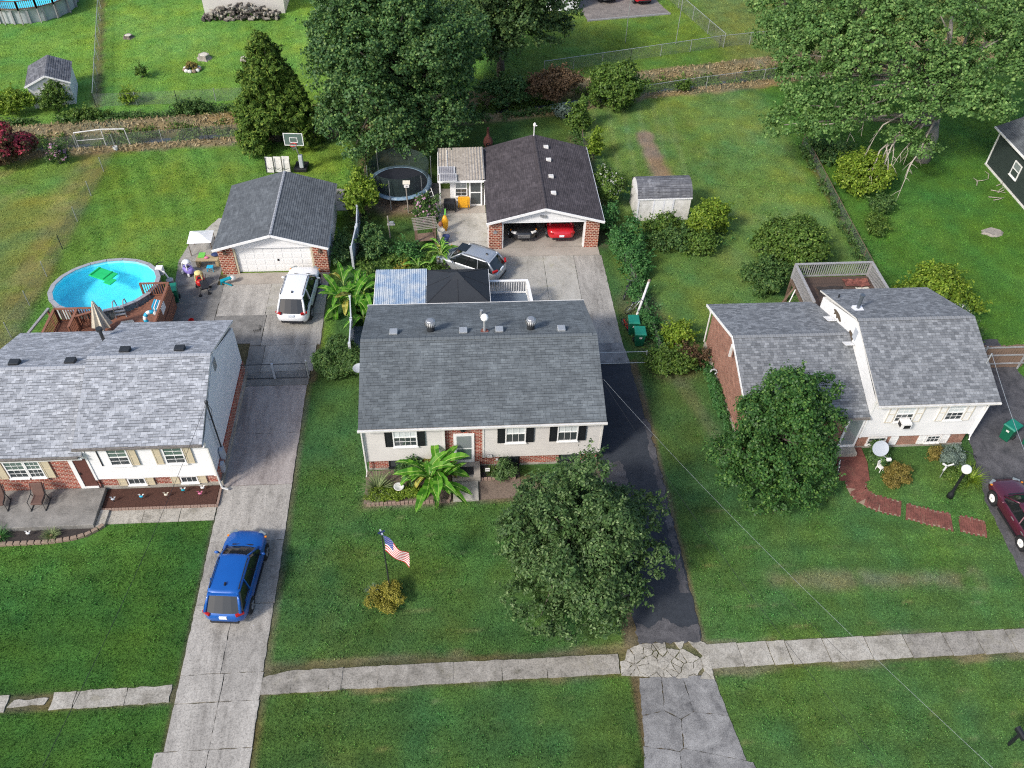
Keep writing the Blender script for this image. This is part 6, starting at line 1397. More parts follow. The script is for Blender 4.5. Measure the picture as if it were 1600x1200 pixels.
# grey deck behind the right house
GD = thing('wood_deck', 'weathered grey raised deck with slat railing behind the right house', 'deck', (22.6, 38, 0)); o_ = Vector((22.6, 38, 0)); zf2 = 1.85
x = 20.25; fb = None
while x < 24.95:
    if fb is None: fb = MB().box(0, -1.75, -.04, .135, 2.0, 0).build('deck_board', MAT['wood_dirty'], GD, loc=(x-22.6, 0, zf2))
    else: inst(fb, GD, loc=(x-22.6, 0, zf2+rnd.uniform(-.004, .004)))
    x += .145
for a, b_, n in (((20.25, 40.0), (24.95, 40.05), 34), ((20.25, 39.9), (20.25, 36.5), 24), ((24.95, 39.95), (24.95, 36.5), 24)): railing(GD, Vector((*a, zf2))-o_, Vector((*b_, zf2))-o_, 'wood_grey', n, 1.0, .1, cap_w=.16)
for x, y in ((20.3, 40), (22.6, 40), (24.9, 40), (20.3, 37), (24.9, 37)): MB().box(x-.07, y-.07, -.02, x+.07, y+.07, zf2-.04).build('deck_post', MAT['wood_brown'], GD, loc=-o_)
MB().box(20.2, 36.3, zf2-.26, 20.245, 40.0, zf2-.045).box(20.25, 39.98, zf2-.26, 24.95, 40.02, zf2-.045).build('rim_joist', MAT['wood_brown'], GD, loc=-o_); MB().beam((19.6, 39.3, .0), (20.1, 39.0, 1.9), .10, .10).build('brace', MAT['wood_fence'], GD, loc=-o_); MB().beam((19.85, 38.6, .9), (20.22, 39.0, 1.75), .06, .06).build('brace', MAT['white_old'], GD, loc=-o_)
HARD.append(rect(20.3, 24.9, 36, 40))
for nm, lb, x, y, m, sz in (('tarpaulin', 'brown tarpaulin lying on the grey deck', 24.0, 39.3, 'path_brick', (.75, .35, .06)), ('cardboard', 'pale cardboard piece on the grey deck', 24.2, 38.75, 'canvas', (.42, .13, .02)), ('leaf_pile', 'dark leaf litter heaped on the grey deck', 22.2, 38.6, 'mulch_dark', (.8, .4, .05))):
    b = MB(); n = 9; 
    for i in range(n):
        for j in range(n): b.v.append((x-22.6-sz[0]+2*sz[0]*i/(n-1)+rnd.uniform(-.04, .04), y-38-sz[1]+2*sz[1]*j/(n-1)+rnd.uniform(-.03, .03), zf2+.012+rnd.random()*sz[2]*2))
    for i in range(n-1):
        for j in range(n-1): b.face((i*n+j, (i+1)*n+j, (i+1)*n+j+1, i*n+j+1))
    tag(b.build(nm, MAT[m], None, loc=(22.6, 38, 0)), lb, nm.replace('_', ' '))

# ---------------------------------------------------------------- gazebo, metal roof, white rail deck
back = thing('back_deck', 'blue-grey back deck with white railing behind the middle house', 'deck', (0, 38.2, 0)); ob = Vector((0, 38.2, 0)); zd = .85
y = 36.25; fb = None
while y < 40.5:
    if fb is None: fb = MB().box(-4.6, 0, -.035, 4.3, .135, 0).build('deck_board', MAT['deck_grey'], back, loc=(0, y-38.2, zd))
    else: inst(fb, back, loc=(0, y-38.2, zd))
    y += .145
for a, b_, n in (((1.95, 40.35), (4.25, 40.35), 16), ((4.25, 40.25), (4.45, 36.6), 24)): railing(back, Vector((*a, zd))-ob, Vector((*b_, zd))-ob, 'white', n, .98, .1, cap_w=.17)
for x, y in ((-4.5, 40.3), (0, 40.3), (4.2, 40.3), (-4.5, 36.4), (4.2, 36.4)): MB().box(x-.06, y-.06, 0, x+.06, y+.06, zd-.035).build('deck_post', MAT['white_old'], back, loc=-ob)
HARD.append(rect(-4.7, 4.6, 36, 40.6))
mr = thing('patio_cover', 'pale blue corrugated metal patio roof behind the middle house', 'patio cover', (-3.1, 39, zd)); 
for i in range(5):
    q = MB(); xa = -4.62+i*.59; n = 12
    for j in range(n):
        x = xa+j*.59/n; h = lambda xx: 1.72+.022*math.cos(xx*2*PI/.118)
        q.quad((x+3.1, -1.62, h(x)-.06), (x+.59/n+3.1, -1.62, h(x+.59/n)-.06), (x+.59/n+3.1, 1.6, h(x+.59/n)+.10), (x+3.1, 1.6, h(x)+.10))
    q.build('roof_sheet', MAT['metal_roof'], mr)
for x, y in ((-1.45, 1.5), (1.3, 1.5), (-1.45, -1.5), (1.3, -1.5)): MB().box(x-.05, y-.05, 0, x+.05, y+.05, 1.68).build('post', MAT['white'], mr)
MB().box(-1.54, 1.56, 1.62, 1.44, 1.62, 1.78).box(-1.56, -1.6, 1.6, -1.5, 1.62, 1.70).build('fascia', MAT['white'], mr)
gz = thing('gazebo', 'black soft-top gazebo with vented peak beside the metal roof', 'gazebo', (.10, 39.0, zd)); hx, hy = 1.80, 1.58; zE, zA = 1.74, 2.48
for p in (((-hx, -hy), (0, -hy)), ((0, -hy), (hx, -hy)), ((hx, -hy), (hx, 0)), ((hx, 0), (hx, hy)), ((hx, hy), (0, hy)), ((0, hy), (-hx, hy)), ((-hx, hy), (-hx, 0)), ((-hx, 0), (-hx, -hy))):
    (a, b2), (c, d) = p; f = .2; MB().quad((a, b2, zE), (c, d, zE), (c*f, d*f, zA), (a*f, b2*f, zA)).quad((a, b2, zE-.16), (c, d, zE-.16), (c, d, zE), (a, b2, zE)).build('canopy_panel', MAT['gazebo_top'], gz)
for s, e in (((-hx, -hy), 1), ((hx, -hy), 1), ((hx, hy), 1), ((-hx, hy), 1), ((0, -hy), 0), ((0, hy), 0), ((hx, 0), 0), ((-hx, 0), 0)): MB().beam((s[0], s[1], zE+.012), (s[0]*.2, s[1]*.2, zA+.012), .022, .014).build('seam', MAT['black'], gz)
v = .30; zt = zA-.06
for a, b2 in (((-v*1.55, -v*1.3), (v*1.55, -v*1.3)), ((v*1.55, -v*1.3), (v*1.55, v*1.3)), ((v*1.55, v*1.3), (-v*1.55, v*1.3)), ((-v*1.55, v*1.3), (-v*1.55, -v*1.3))): MB().poly([(*a, zt), (*b2, zt), (0, 0, zA+.30)]).poly([(*a, zt-.06), (*b2, zt-.06), (*b2, zt), (*a, zt)]).build('vent_panel', MAT['gazebo_top'], gz)
for x, y in ((-1.7, -1.5), (1.7, -1.5), (1.7, 1.5), (-1.7, 1.5)): MB().box(x-.05, y-.05, 0, x+.05, y+.05, zE-.02).build('post', MAT['black'], gz)
MB().box(hx+.01, -hy, zE-.18, hx+.04, hy, zE-.02).build('rail_edge', MAT['white'], gz)
fn = thing('parasol', 'copper brown folded parasol standing on the white rail deck', 'parasol', (2.95, 37.35, zd)); q = []
for r, z in ((.22, .1), (.26, .5), (.2, .95), (.09, 1.3), (.03, 1.45)): q.append([((r*(1.15 if i % 2 else .8))*math.cos(2*PI*i/18), (r*(1.15 if i % 2 else .8))*math.sin(2*PI*i/18), z) for i in range(18)])
MB().loft(q).build('canopy', MAT['copper'], fn); MB().tube([(0, 0, 0), (0, 0, 1.5)], .025, 6).build('pole', MAT['dark_metal'], fn)
gr = thing('covered_grill', 'dark covered grill next to the folded parasol', 'grill', (2.4, 37.3, zd)); MB().loft([[(.30*k*math.cos(2*PI*i/14), .24*k*math.sin(2*PI*i/14), z) for i in range(14)] for k, z in ((1, 0), (1.05, .5), (.98, .8), (.6, .95), (.1, .98))]).build('cover', MAT['black'], gr, smooth=True); MB().tube([(-.2, -.26, .7), (.2, -.26, .7)], .015, 6).build('handle', MAT['dark_metal'], gr)
sl = thing('side_deck', 'blue-grey plank landing beside the middle house wall', 'deck', (-5.35, 37.0, 0)); fb = None
for i in range(14):
    p = (-.7+i*.1, 0, .16)
    if fb is None: fb = MB().box(0, -1.55, -.10, .09, 1.5, 0).build('plank', MAT['deck_grey'], sl, loc=p)
    else: inst(fb, sl, loc=p)
HARD.append(rect(-6.1, -4.6, 35.4, 38.6))
tl = thing('wire_rack', 'folded white wire rack on the plank landing', 'rack', (-5.2, 37.1, .16), .3)
for i in range(8): MB().tube([(-.35+.1*i, -.5+.04*i, .02+.09*i), (.0+.1*i, .35+.02*i, .05+.09*i)], .014, 5).build('wire', MAT['white'], tl)
MB().tube([(-.35, -.5, .0), (.35, -.22, .7)], .018, 5).tube([(.0, .35, .03), (.7, .49, .7)], .018, 5).build('frame', MAT['white'], tl)

# ---------------------------------------------------------------- fences
def chain_fence(name, label, pts, h=1.1, post=3.0, pm='galv', mesh=True, rail=True, group=None):
    t = thing(name, label, 'fence', (*pts[0], 0), group=group); o = Vector((*pts[0], 0)); zz = lambda p: float(ground_z(np.array([p[0]]), np.array([p[1]]))[0])
    for a, b_ in zip(pts, pts[1:]):
        a, b_ = Vector((*a, 0)), Vector((*b_, 0)); L = (b_-a).length; n = max(1, round(L/post))
        for i in range(n+1): p = a.lerp(b_, i/n)-o; z = zz(p+o); MB().tube([p+Vector((0, 0, z-.1)), p+Vector((0, 0, z+h+.04))], .03, 6).build('post', MAT[pm], t)
        for i in range(n):
            p, q = a.lerp(b_, i/n), a.lerp(b_, (i+1)/n); zp, zq = zz(p), zz(q)
            if rail: MB().tube([p-o+Vector((0, 0, zp+h)), q-o+Vector((0, 0, zq+h))], .022, 6).build('rail', MAT[pm], t)
            if mesh: MB().quad(p-o+Vector((0, 0, zp+.03)), q-o+Vector((0, 0, zq+.03)), q-o+Vector((0, 0, zq+h)), p-o+Vector((0, 0, zp+h))).build('wire_mesh', MAT['chain_link'], t)
    return t
chain_fence('chain_fence', 'chain-link fence along the left side of the pool yard', [(-25.9, 30), (-25.2, 47), (-25.1, 59.6)], rail=False)
chain_fence('chain_fence', 'chain-link fence along the near ditch bank', [(-36, 58.5), (-25.1, 59.9), (-18.5, 60.9), (-9.5, 62.2)], rail=False)
chain_fence('chain_fence', 'chain-link fence between the two far left lawns', [(-28.3, 66.3), (-33.9, 89)])
chain_fence('chain_fence', 'wire fence along the far ditch bank at left', [(-28.3, 66.3), (-22, 66.7), (-16, 67.3)], rail=False)
chain_fence('chain_fence', 'tall chain-link fence beside the far right lawn', [(25.3, 76.6), (22.2, 89)], 1.3)
chain_fence('chain_fence', 'chain-link fence with pale rail beyond the ditch', [(8.2, 71.6), (16.2, 74.0), (24.9, 76.6), (34, 78.6)], 1.1)
chain_fence('chain_fence', 'broken chain-link fence on the near bank behind the right yard', [(15.3, 66.7), (19.2, 67.9), (24.5, 69.3), (30.0, 70.6)], 1.0)
chain_fence('chain_fence', 'rusty wire fence behind the trampoline yard', [(-6.3, 57.8), (-6.2, 52.5), (-6.3, 46.5)], 1.0, pm='wood_brown')
chain_fence('chain_fence', 'low wire fence overgrown along the right yards', [(27.3, 59), (26.8, 47), (26.6, 41)], .9, pm='wood_brown')
chain_fence('chain_fence', 'fence between the middle driveway and the right yard', [(10.1, 60), (10.0, 55), (10.4, 47), (11.2, 42), (11.6, 35)], .9, pm='wood_brown', rail=False)
gt = thing('frame_gate', 'white pipe gate frame at the ditch corner', 'gate', (-25.9, 60.2, 0)); MB().tube([(-1.9, -.4, 0), (-1.9, -.4, 1.25), (0, -.1, 1.35), (0, -.1, 0)], .05, 8).tube([(0, -.1, 1.35), (1.6, .1, 1.25), (1.7, .1, 0)], .05, 8).build('frame', MAT['white_old'], gt); MB().tube([(-1.9, -.4, .6), (0, -.1, .6)], .03, 6).build('cross_bar', MAT['white_old'], gt)
bk = thing('bucket', 'white bucket by the pipe gate', 'bucket', (-25.0, 59.4, 0)); MB().lathe([(.13, 0), (.17, .32), (.15, .32), (.12, .03)], (0, 0, 0), 14).build('pail', MAT['white'], bk); MB().tube([(-.16, 0, .3), (0, 0, .42), (.16, 0, .3)], .01, 5).build('handle', MAT['dark_metal'], bk)
dg = thing('driveway_gate', 'pair of chain-link gates across the left driveway', 'gate', (-10.1, 34.45, 0))
for x0, x1 in ((-1.72, -.05), (.05, 1.75)):
    MB().tube([(x0, 0, .06), (x0, 0, 1.1), (x1, 0, 1.1), (x1, 0, .06), (x0, 0, .06)], .028, 6).build('gate_frame', MAT['dark_metal'], dg); MB().quad((x0, 0, .08), (x1, 0, .08), (x1, 0, 1.1), (x0, 0, 1.1)).build('wire_mesh', MAT['chain_link'], dg)
for x in (-1.8, 1.83): MB().tube([(x, 0, 0), (x, 0, 1.3)], .045, 8).build('gate_post', MAT['galv'], dg)
MB().box(-.06, -.05, .02, .06, .05, 1.15).build('latch_post', MAT['vinyl_grey'], dg)
cg = thing('cable_gate', 'thin pipe gate rails across the middle driveway', 'gate', (8.9, 34.8, 0))
for y, z in ((0, .95), (-.02, .12)): MB().tube([(-1.6, y, z), (1.7, y, z)], .02, 6).build('rail', MAT['galv'], cg)
for x in (-1.6, 1.7): MB().tube([(x, 0, 0), (x, 0, 1.0)], .035, 6).build('gate_post', MAT['galv'], cg)
bx_ = thing('bicycle', 'dark bicycle leaning at the corner of the middle house', 'bicycle', (7.35, 34.2, .03), rad(96))
def bike(root, m, s=1.0):
    for x in (-.52, .52):
        b = MB(); b.tube([(x*s+.31*s*math.cos(2*PI*i/18), 0, (.33+.31*math.sin(2*PI*i/18))*s) for i in range(19)], .025, 6, cap=False); b.build('wheel', MAT['rubber'], root); q = MB()
        for k in range(6): q.tube([(x*s, 0, .33*s), (x*s+.3*s*math.cos(k*PI/3), 0, (.33+.3*math.sin(k*PI/3))*s)], .006, 4)
        q.build('spoke', MAT['galv'], root)
    MB().tube([(-.52*s, 0, .33*s), (-.05*s, 0, .3*s), (-.2*s, 0, .8*s), (-.52*s, 0, .33*s)], .022, 6).tube([(-.05*s, 0, .3*s), (.38*s, 0, .75*s), (-.18*s, 0, .74*s)], .022, 6).tube([(.52*s, 0, .33*s), (.36*s, 0, .92*s)], .022, 6).build('frame', MAT[m], root)
    MB().tube([(.36*s, -.26*s, .95*s), (.36*s, 0, .92*s), (.36*s, .26*s, .95*s)], .018, 6).build('handlebar', MAT['dark_metal'], root); MB().ball((-.21*s, 0, .84*s), (.13*s, .07*s, .04*s), 8, 6).build('saddle', MAT['black'], root); MB().tube([(-.05*s, -.1*s, .2*s), (-.05*s, .1*s, .4*s)], .015, 5).build('pedal', MAT['black'], root)
bike(bx_, 'black')
for nm, lb, x, y, rz, m, s in (('bicycle', 'dark bicycle lying against the vines above the bins', 10.55, 41.0, 1.1, 'black', .95), ('bicycle', 'grey bicycle nearest the white pipe by the bins', 10.75, 39.4, .5, 'grey_metal', .9), ('bicycle', 'small red children bicycle beside the green bins', 9.95, 37.9, 1.9, 'red', .6), ('bicycle', 'small white bicycle on the red porch slab', 19.05, 26.6, 1.2, 'white', .6)):
    b_ = thing(nm, lb, 'bicycle', (x, y, .02), rz); bike(b_, m, s)
pv = thing('white_pipe', 'long white plastic pipe leaning over the fence by the bins', 'pipe', (11.0, 39.0, 0)); MB().tube([(-.45, -.75, .05), (.7, 1.6, 1.35)], .075, 10).build('pipe', MAT['white_old'], pv); MB().tube([(.68, 1.55, 1.32), (.74, 1.68, 1.40)], .085, 10).build('collar', MAT['stone_tan'], pv)
# fence panels
vf = thing('vinyl_fence', 'pale grey vinyl panel fence beside the banana plants', 'fence', (-6.1, 44, 0)); ov = Vector((-6.1, 44, 0))
for (x, y), (x2, y2), h in (((-6.35, 48.8), (-6.25, 46.6), 1.7), ((-6.3, 46.5), (-6.45, 44.3), 1.6), ((-6.2, 39.6), (-6.0, 37.5), 1.6), ((-6.0, 37.4), (-5.95, 35.4), 1.6)):
    a, b_ = Vector((x, y, 0))-ov, Vector((x2, y2, 0))-ov
    for k in range(7):
        p, q = a.lerp(b_, k/7), a.lerp(b_, (k+.94)/7); MB().beam(p+Vector((0, 0, h/2)), q+Vector((0, 0, h/2)), .03, h).build('board', MAT['vinyl_fence'], vf)
    for p in (a, b_): MB().box(-.07, -.07, -.02, .07, .07, h+.08).build('post', MAT['vinyl_fence'], vf, loc=p)
    MB().beam(a+Vector((0, 0, h)), b_+Vector((0, 0, h)), .07, .07).build('rail', MAT['vinyl_fence'], vf)
wf = thing('wood_fence', 'brown board fence right of the white wing', 'fence', (29, 33.6, 0)); fb = None
for i in range(34):
    p = (-1.9+i*.155, .02*math.sin(i), 0)
    if fb is None: fb = MB().box(-.07, -.012, .05, .07, .012, 1.75).build('board', MAT['wood_fence'], wf, loc=p)
    else: inst(fb, wf, loc=p, scale=(1, 1, rnd.uniform(.97, 1.03)))
for z in (.35, 1.0, 1.6): MB().box(-2.0, -.06, z, 3.4, -.015, z+.09).build('rail', MAT['wood_grey'], wf)
for x in (-1.95, .5, 3.0): MB().box(x-.05, -.13, 0, x+.05, -.062, 1.8).build('post', MAT['wood_grey'], wf)
pg = thing('fence_gate', 'dark panel at the end of the brown board fence', 'gate', (26.75, 33.2, 0), 1.1); MB().box(-.5, -.03, .05, .5, .03, 1.65).build('panel', MAT['navy'], pg); MB().box(-.55, -.05, 0, -.5, .05, 1.75).box(.5, -.05, 0, .55, .05, 1.75).build('post', MAT['wood_brown'], pg)

# ---------------------------------------------------------------- bins, lamp, flag, mailboxes, wires
def bin_(label, x, y, rz, group='green wheeled bins'):
    t = thing('wheeled_bin', label, 'bin', (x, y, .0), rz, group)
    MB().loft([[(sx*w, sy*d_, z) for sx, sy in ((-1, -1), (1, -1), (1, 1), (-1, 1))] for w, d_, z in ((.23, .26, .06), (.25, .29, .3), (.30, .36, .98), (.32, .38, 1.02))]).build('body', MAT['bin_green'], t, bevel=.02)
    MB().loft([[(sx*w, sy*d_+o, z) for sx, sy in ((-1, -1), (1, -1), (1, 1), (-1, 1))] for w, d_, o, z in ((.335, .40, 0, 1.02), (.335, .40, 0, 1.06), (.29, .34, 0, 1.12))]).build('lid', MAT['bin_lid'], t, bevel=.02)
    MB().tube([(-.25, .42, .98), (.25, .42, .98)], .025, 8).build('handle', MAT['bin_green'], t)
    for s in (-1, 1): MB().loft([[(s*.30, .28+.13*math.cos(2*PI*i/14), .13+.13*math.sin(2*PI*i/14)) for i in range(14)], [(s*.24, .28+.13*math.cos(2*PI*i/14), .13+.13*math.sin(2*PI*i/14)) for i in range(14)]]).build('wheel', MAT['rubber'], t)
    MB().box(-.07, -.368, .74, .09, -.345, .84).build('sticker', MAT['white_old'], t)
    return t
bin_('green wheeled bin standing by the pool deck', -16.95, 41.45, rad(10)); bin_('rear one of two green bins beside the middle driveway', 10.3, 37.45, rad(-4)); bin_('front one of two green bins beside the middle driveway', 10.5, 36.45, rad(-3)); bin_('green bin on the right driveway nearest the house', 28.75, 28.3, rad(-60)); bin_('green bin cut off by the right edge', 29.75, 27.8, rad(-60))
lp_ = thing('lamp_post', 'black lamp post with white glass globe on the right lawn', 'lamp post', (24.1, 24.65, 0)); MB().lathe([(.16, 0), (.15, .25), (.10, .35), (.075, .5), (.07, 1.85), (.10, 1.9), (.10, 1.96)], (0, 0, 0), 14).build('post', MAT['black_paint'], lp_, smooth=True); MB().ball((0, 0, 2.14), .235, 18, 12).build('globe', MAT['lamp_white'], lp_, smooth=True)
pw = thing('pinwheel', 'white garden spinner near the globe lamp', 'spinner', (24.15, 25.9, 0)); MB().tube([(0, 0, 0), (0, 0, .9)], .02, 6).build('stake', MAT['galv'], pw)
for k in range(3): a = 2*PI*k/3+.4; MB().obox((.17*math.cos(a), -.02, .9+.17*math.sin(a)), (.17, .012, .05), Matrix.Rotation(-a, 3, 'Y')).build('blade', MAT['white'], pw)
fp_ = thing('flagpole', 'dark flagpole on the middle front lawn', 'flagpole', (-3.32, 20.75, 0)); MB().tube([(0, 0, 0), (-.02, 0, 4.35)], [.035, .028], 8).build('pole', MAT['dark_metal'], fp_); MB().cyl((-.02, 0, 4.35), .09, .06, 12).build('solar_light', MAT['navy'], fp_)
for k in range(4): a = k*PI/2+.4; MB().box(-.05, -.03, 0, .05, .03, .03).build('solar_tile', MAT['vinyl_grey' if k % 2 else 'navy'], fp_, loc=(-.02+.1*math.cos(a), .1*math.sin(a), 4.42), rz=a)
# the flag hangs down and to the right from two clips on the pole
fg = thing('flag', 'stars and stripes flag hanging from the flagpole', 'flag', (-3.33, 20.75, 0)); nu, nv = 30, 26; FW, FH = 1.62, 1.12
def fpt(u, v):
    x = .04+u*FW*.60+.03*math.sin(u*7+v*3); y = -.30*u+.08*math.sin(u*7.5+v*2.2)*u**.5; z = 4.22-v*FH*(1-.12*u)-u*FW*.58-.10*u*u+.04*math.sin(u*8)
    return (x, y, z)
def fgrid(name, m, us, vs, parent, off=0.):
    b = MB(); n = len(vs)
    for u in us:
        for v in vs: p = fpt(u, v); b.v.append((p[0]+off*.3, p[1]-off, p[2]))
    for i in range(len(us)-1):
        for j in range(n-1): b.face((i*n+j, (i+1)*n+j, (i+1)*n+j+1, i*n+j+1))
    return b.build(name, MAT[m], parent, smooth=True)
for k in range(13):
    v0, v1 = k/13, (k+1)/13; u0 = .4 if k < 7 else 0; fgrid('stripe', 'cloth_red' if k % 2 == 0 else 'cloth_white', [u0+(1-u0)*i/nu for i in range(nu+1)], [v0, (v0+v1)/2, v1], fg)
fgrid('canton', 'cloth_blue', [.4*i/14 for i in range(15)], [7/13*i/12 for i in range(13)], fg); q = MB()
for r in range(9):
    for c in range(6 if r % 2 == 0 else 5):
        u = .4*((c+.5)/6 if r % 2 == 0 else (c+1)/6); v = 7/13*(r+.5)/9
        for s in (1, -1):
            pts = []
            for i in range(10): rr = .0135*(1 if i % 2 == 0 else .45); p = fpt(u+rr*math.sin(i*PI/5)*.8, v+rr*1.35*-math.cos(i*PI/5)); pts.append((p[0], p[1]-.008*s, p[2]))
            q.poly(pts if s > 0 else pts[::-1])
q.build('stars', MAT['cloth_white'], fg)
def mailbox(label, x, y, rz):
    t = thing('mailbox', label, 'mailbox', (x, y, 0), rz); MB().box(-.05, -.05, 0, .05, .05, 1.0).build('post', MAT['black_paint'], t); pr2 = [(.11*math.cos(PI*i/8), 1.12+.11*math.sin(PI*i/8)) for i in range(9)]+[(-.11, 1.0), (.11, 1.0)]
    MB().loft([[(px, yy, z) for px, z in pr2] for yy in (-.26, .22)]).build('box', MAT['black_paint'], t); MB().box(.112, -.1, 1.05, .125, -.06, 1.3).build('signal_flag', MAT['black'], t); return t
mailbox('black mailbox on a post in the lower right corner', 21.2, 12.55, rad(8)); mailbox('black mailbox cut off by the bottom edge beside the apron', 5.45, 11.75, 0)
def wire(label, a, b_, sag, r, m):
    a, b_ = Vector(a), Vector(b_); t = thing('power_line', label, 'cable', a); pts = []
    for i in range(25): s = i/24; pts.append((b_-a)*s-Vector((0, 0, sag*4*s*(1-s))))
    MB().tube(pts, r, 5).build('cable', MAT[m], t)
wire('pale overhead cable from the middle house down to the lower right', (6.97, 29.0, 4.6), G(1600, 1245, 8.5), .5, .0038, 'galv'); wire('thin black cable beside the pale one at lower right', (6.97, 29.05, 4.4), G(1420, 1250, 8.5), .5, .006, 'black')
wire('black overhead cable from the left house mast', (-11.68, 28.3, 4.6), G(40, 1250, 8.5), .5, .009, 'black'); wire('pale cable over the right driveway from the white wing', (26.3, 29.4, 5.2), G(1640, 800, 7), .2, .011, 'galv')
wire('thin black cable crossing the lower right lawn', G(1200, 905, 3.6), G(1345, 1050, 5.0), .05, .006, 'black')
# ---------------------------------------------------------------- yard things
tr = thing('trampoline', 'round trampoline with blue pad and safety net behind the garden', 'trampoline', (-3.7, 53.0, 0)); n = 32
ring = lambda r, z: [(r*math.cos(2*PI*i/n), r*math.sin(2*PI*i/n), z) for i in range(n)]
MB().loft([ring(1.93, .86), ring(1.93, .872)]).build('jumping_mat', MAT['tramp_mat'], tr); MB().loft([ring(1.92, .88), ring(2.05, .91), ring(2.2, .90), ring(2.24, .80)], cap=False).build('pad', MAT['tramp_pad'], tr, smooth=True)
for k in range(6):
    a = k*PI/3+.25; c, s = math.cos(a), math.sin(a); MB().tube([(2.2*c, 2.2*s, 0), (2.2*c, 2.2*s, .86)], .03, 6).build('leg', MAT['galv'], tr)
    lean = 1.0 if s > 0 else .98; MB().tube([(2.26*c, 2.26*s, .3), (2.26*c*lean, 2.26*s*lean, 2.55 if s > -.3 else 2.3)], .025, 6).build('net_pole', MAT['grey_metal'], tr)
MB().loft([ring(1.95, .9), ring(2.08, 2.35)], cap=False).build('net', MAT['tramp_net'], tr)
la = thing('ladder', 'white metal ladder leaning against the trampoline', 'ladder', (-1.35, 50.3, 0), rad(35))
for s in (-.2, .2): MB().tube([(s, -.5, 0), (s, .55, 1.7)], .025, 6).build('side_rail', MAT['white_old'], la)
for k in range(6): f = (k+.7)/6.5; MB().tube([(-.2, -.5+1.05*f, 1.7*f), (.2, -.5+1.05*f, 1.7*f)], .018, 6).build('rung', MAT['white_old'], la)
bh = thing('basketball_hoop', 'portable basketball hoop behind the left garage', 'basketball hoop', (-11.1, 56.0, .02), rad(-4)); MB().box(-.4, -.1, 0, .55, 1.0, .28).build('base', MAT['black'], bh, bevel=.05); MB().tube([(.25, .35, .2), (.1, .0, 1.6), (0, -.15, 2.5)], .05, 8).build('pole', MAT['grey_metal'], bh); MB().box(.05, -.05, .3, .35, .25, 1.3).build('pole_pad', MAT['vinyl_grey'], bh, bevel=.05)
bd = MB().box(-.66, -.22, 2.25, .66, -.19, 3.15).build('backboard', MAT['glass_green'], bh); q = MB(); w_, z0, z1 = .68, 2.22, 3.18
q.box(-w_, -.24, z0, w_, -.225, z0+.05).box(-w_, -.24, z1-.05, w_, -.225, z1).box(-w_, -.24, z0+.05, -w_+.05, -.225, z1-.05).box(w_-.05, -.24, z0+.05, w_, -.225, z1-.05).box(-.28, -.24, 2.45, -.24, -.225, 2.85).box(.24, -.24, 2.45, .28, -.225, 2.85).box(-.24, -.24, 2.81, .24, -.225, 2.85).box(-.24, -.24, 2.45, .24, -.225, 2.49); q.build('board_marking', MAT['white'], bd)
MB().tube([(.23*math.cos(2*PI*i/16), -.5+.23*math.sin(2*PI*i/16), 2.42) for i in range(17)], .02, 6).box(-.06, -.28, 2.38, .06, -.23, 2.46).build('rim', MAT['red'], bh); MB().loft([[(r*math.cos(2*PI*i/12), -.5+r*math.sin(2*PI*i/12), z) for i in range(12)] for r, z in ((.22, 2.41), (.12, 2.05))], cap=False).build('net', MAT['chain_link'], bh); MB().beam((0, -.1, 2.6), (.05, .1, 2.2), .05, .05).build('arm', MAT['dark_metal'], bh)
pt_ = thing('folded_table', 'folded white table leaning up behind the left garage', 'table', (-12.6, 55.9, .02), rad(-6))
for k in range(3): x = -.85+k*.6; MB().obox((x+.28, .05*k, .62+.03*k), (.27, .03, .58), Matrix.Rotation(-.12, 3, 'X')).build('table_leaf', MAT['white_old'], pt_); MB().tube([(x+.02, -.12, .05), (x+.02, -.02, 1.2)], .03, 6).build('frame', MAT['dark_metal'], pt_); MB().tube([(x+.05, -.15, .5), (x+.28, -.17, .35), (x+.5, -.15, .5)], .018, 6).build('brace', MAT['dark_metal'], pt_)
MB().tube([(.95, -.12, .05), (.95, -.02, 1.15)], .03, 6).build('frame', MAT['dark_metal'], pt_)
for nm, lb, x, y, h in (('bird_feeder_post', 'wooden post with small shelf on the middle back lawn', -4.25, 47.55, 1.7), ('birdhouse_post', 'white post with birdhouse in front of the trampoline', -3.1, 50.45, 2.1)):
    t = thing(nm, lb, 'post', (x, y, 0)); MB().tube([(0, 0, -.02), (-.05, .02, h)], .045, 7).build('post', MAT['bark_pale'], t)
    if 'house' in nm: MB().prism([(-.17, -.17), (.17, -.17), (.17, .17), (-.17, .17)], h, h+.3).build('house_box', MAT['cloth_white'], t); MB().poly([(-.24, -.22, h+.28), (.24, -.22, h+.28), (.24, 0, h+.45), (-.24, 0, h+.45)]).poly([(-.24, .22, h+.28), (-.24, 0, h+.45), (.24, 0, h+.45), (.24, .22, h+.28)]).build('roof', MAT['canvas'], t); MB().cyl((0, -.18, h+.12), .05, .02, 10).build('entrance', MAT['black'], t)
    else: MB().box(-.12, -.12, h*.62, .38, .12, h*.62+.05).build('shelf', MAT['wood_grey'], t); MB().box(.02, -.1, h*.62+.05, .3, .1, h*.62+.2).build('feeder', MAT['galv'], t)
ar = thing('arbor', 'rustic wooden arbor with slatted top beside the concrete yard', 'arbor', (-1.9, 46.9, 0), rad(8))
for x, y in ((-.6, -.45), (.6, -.45), (-.6, .45), (.6, .45)): MB().box(x-.05, y-.05, -.02, x+.05, y+.05, 1.5).build('post', MAT['wood_fence'], ar)
for k in range(8): MB().beam((-.78, -.65+k*.18, 1.55+.01*(k % 2)), (.78, -.6+k*.18, 1.55), .05, .04).build('slat', MAT['bark_pale'], ar)
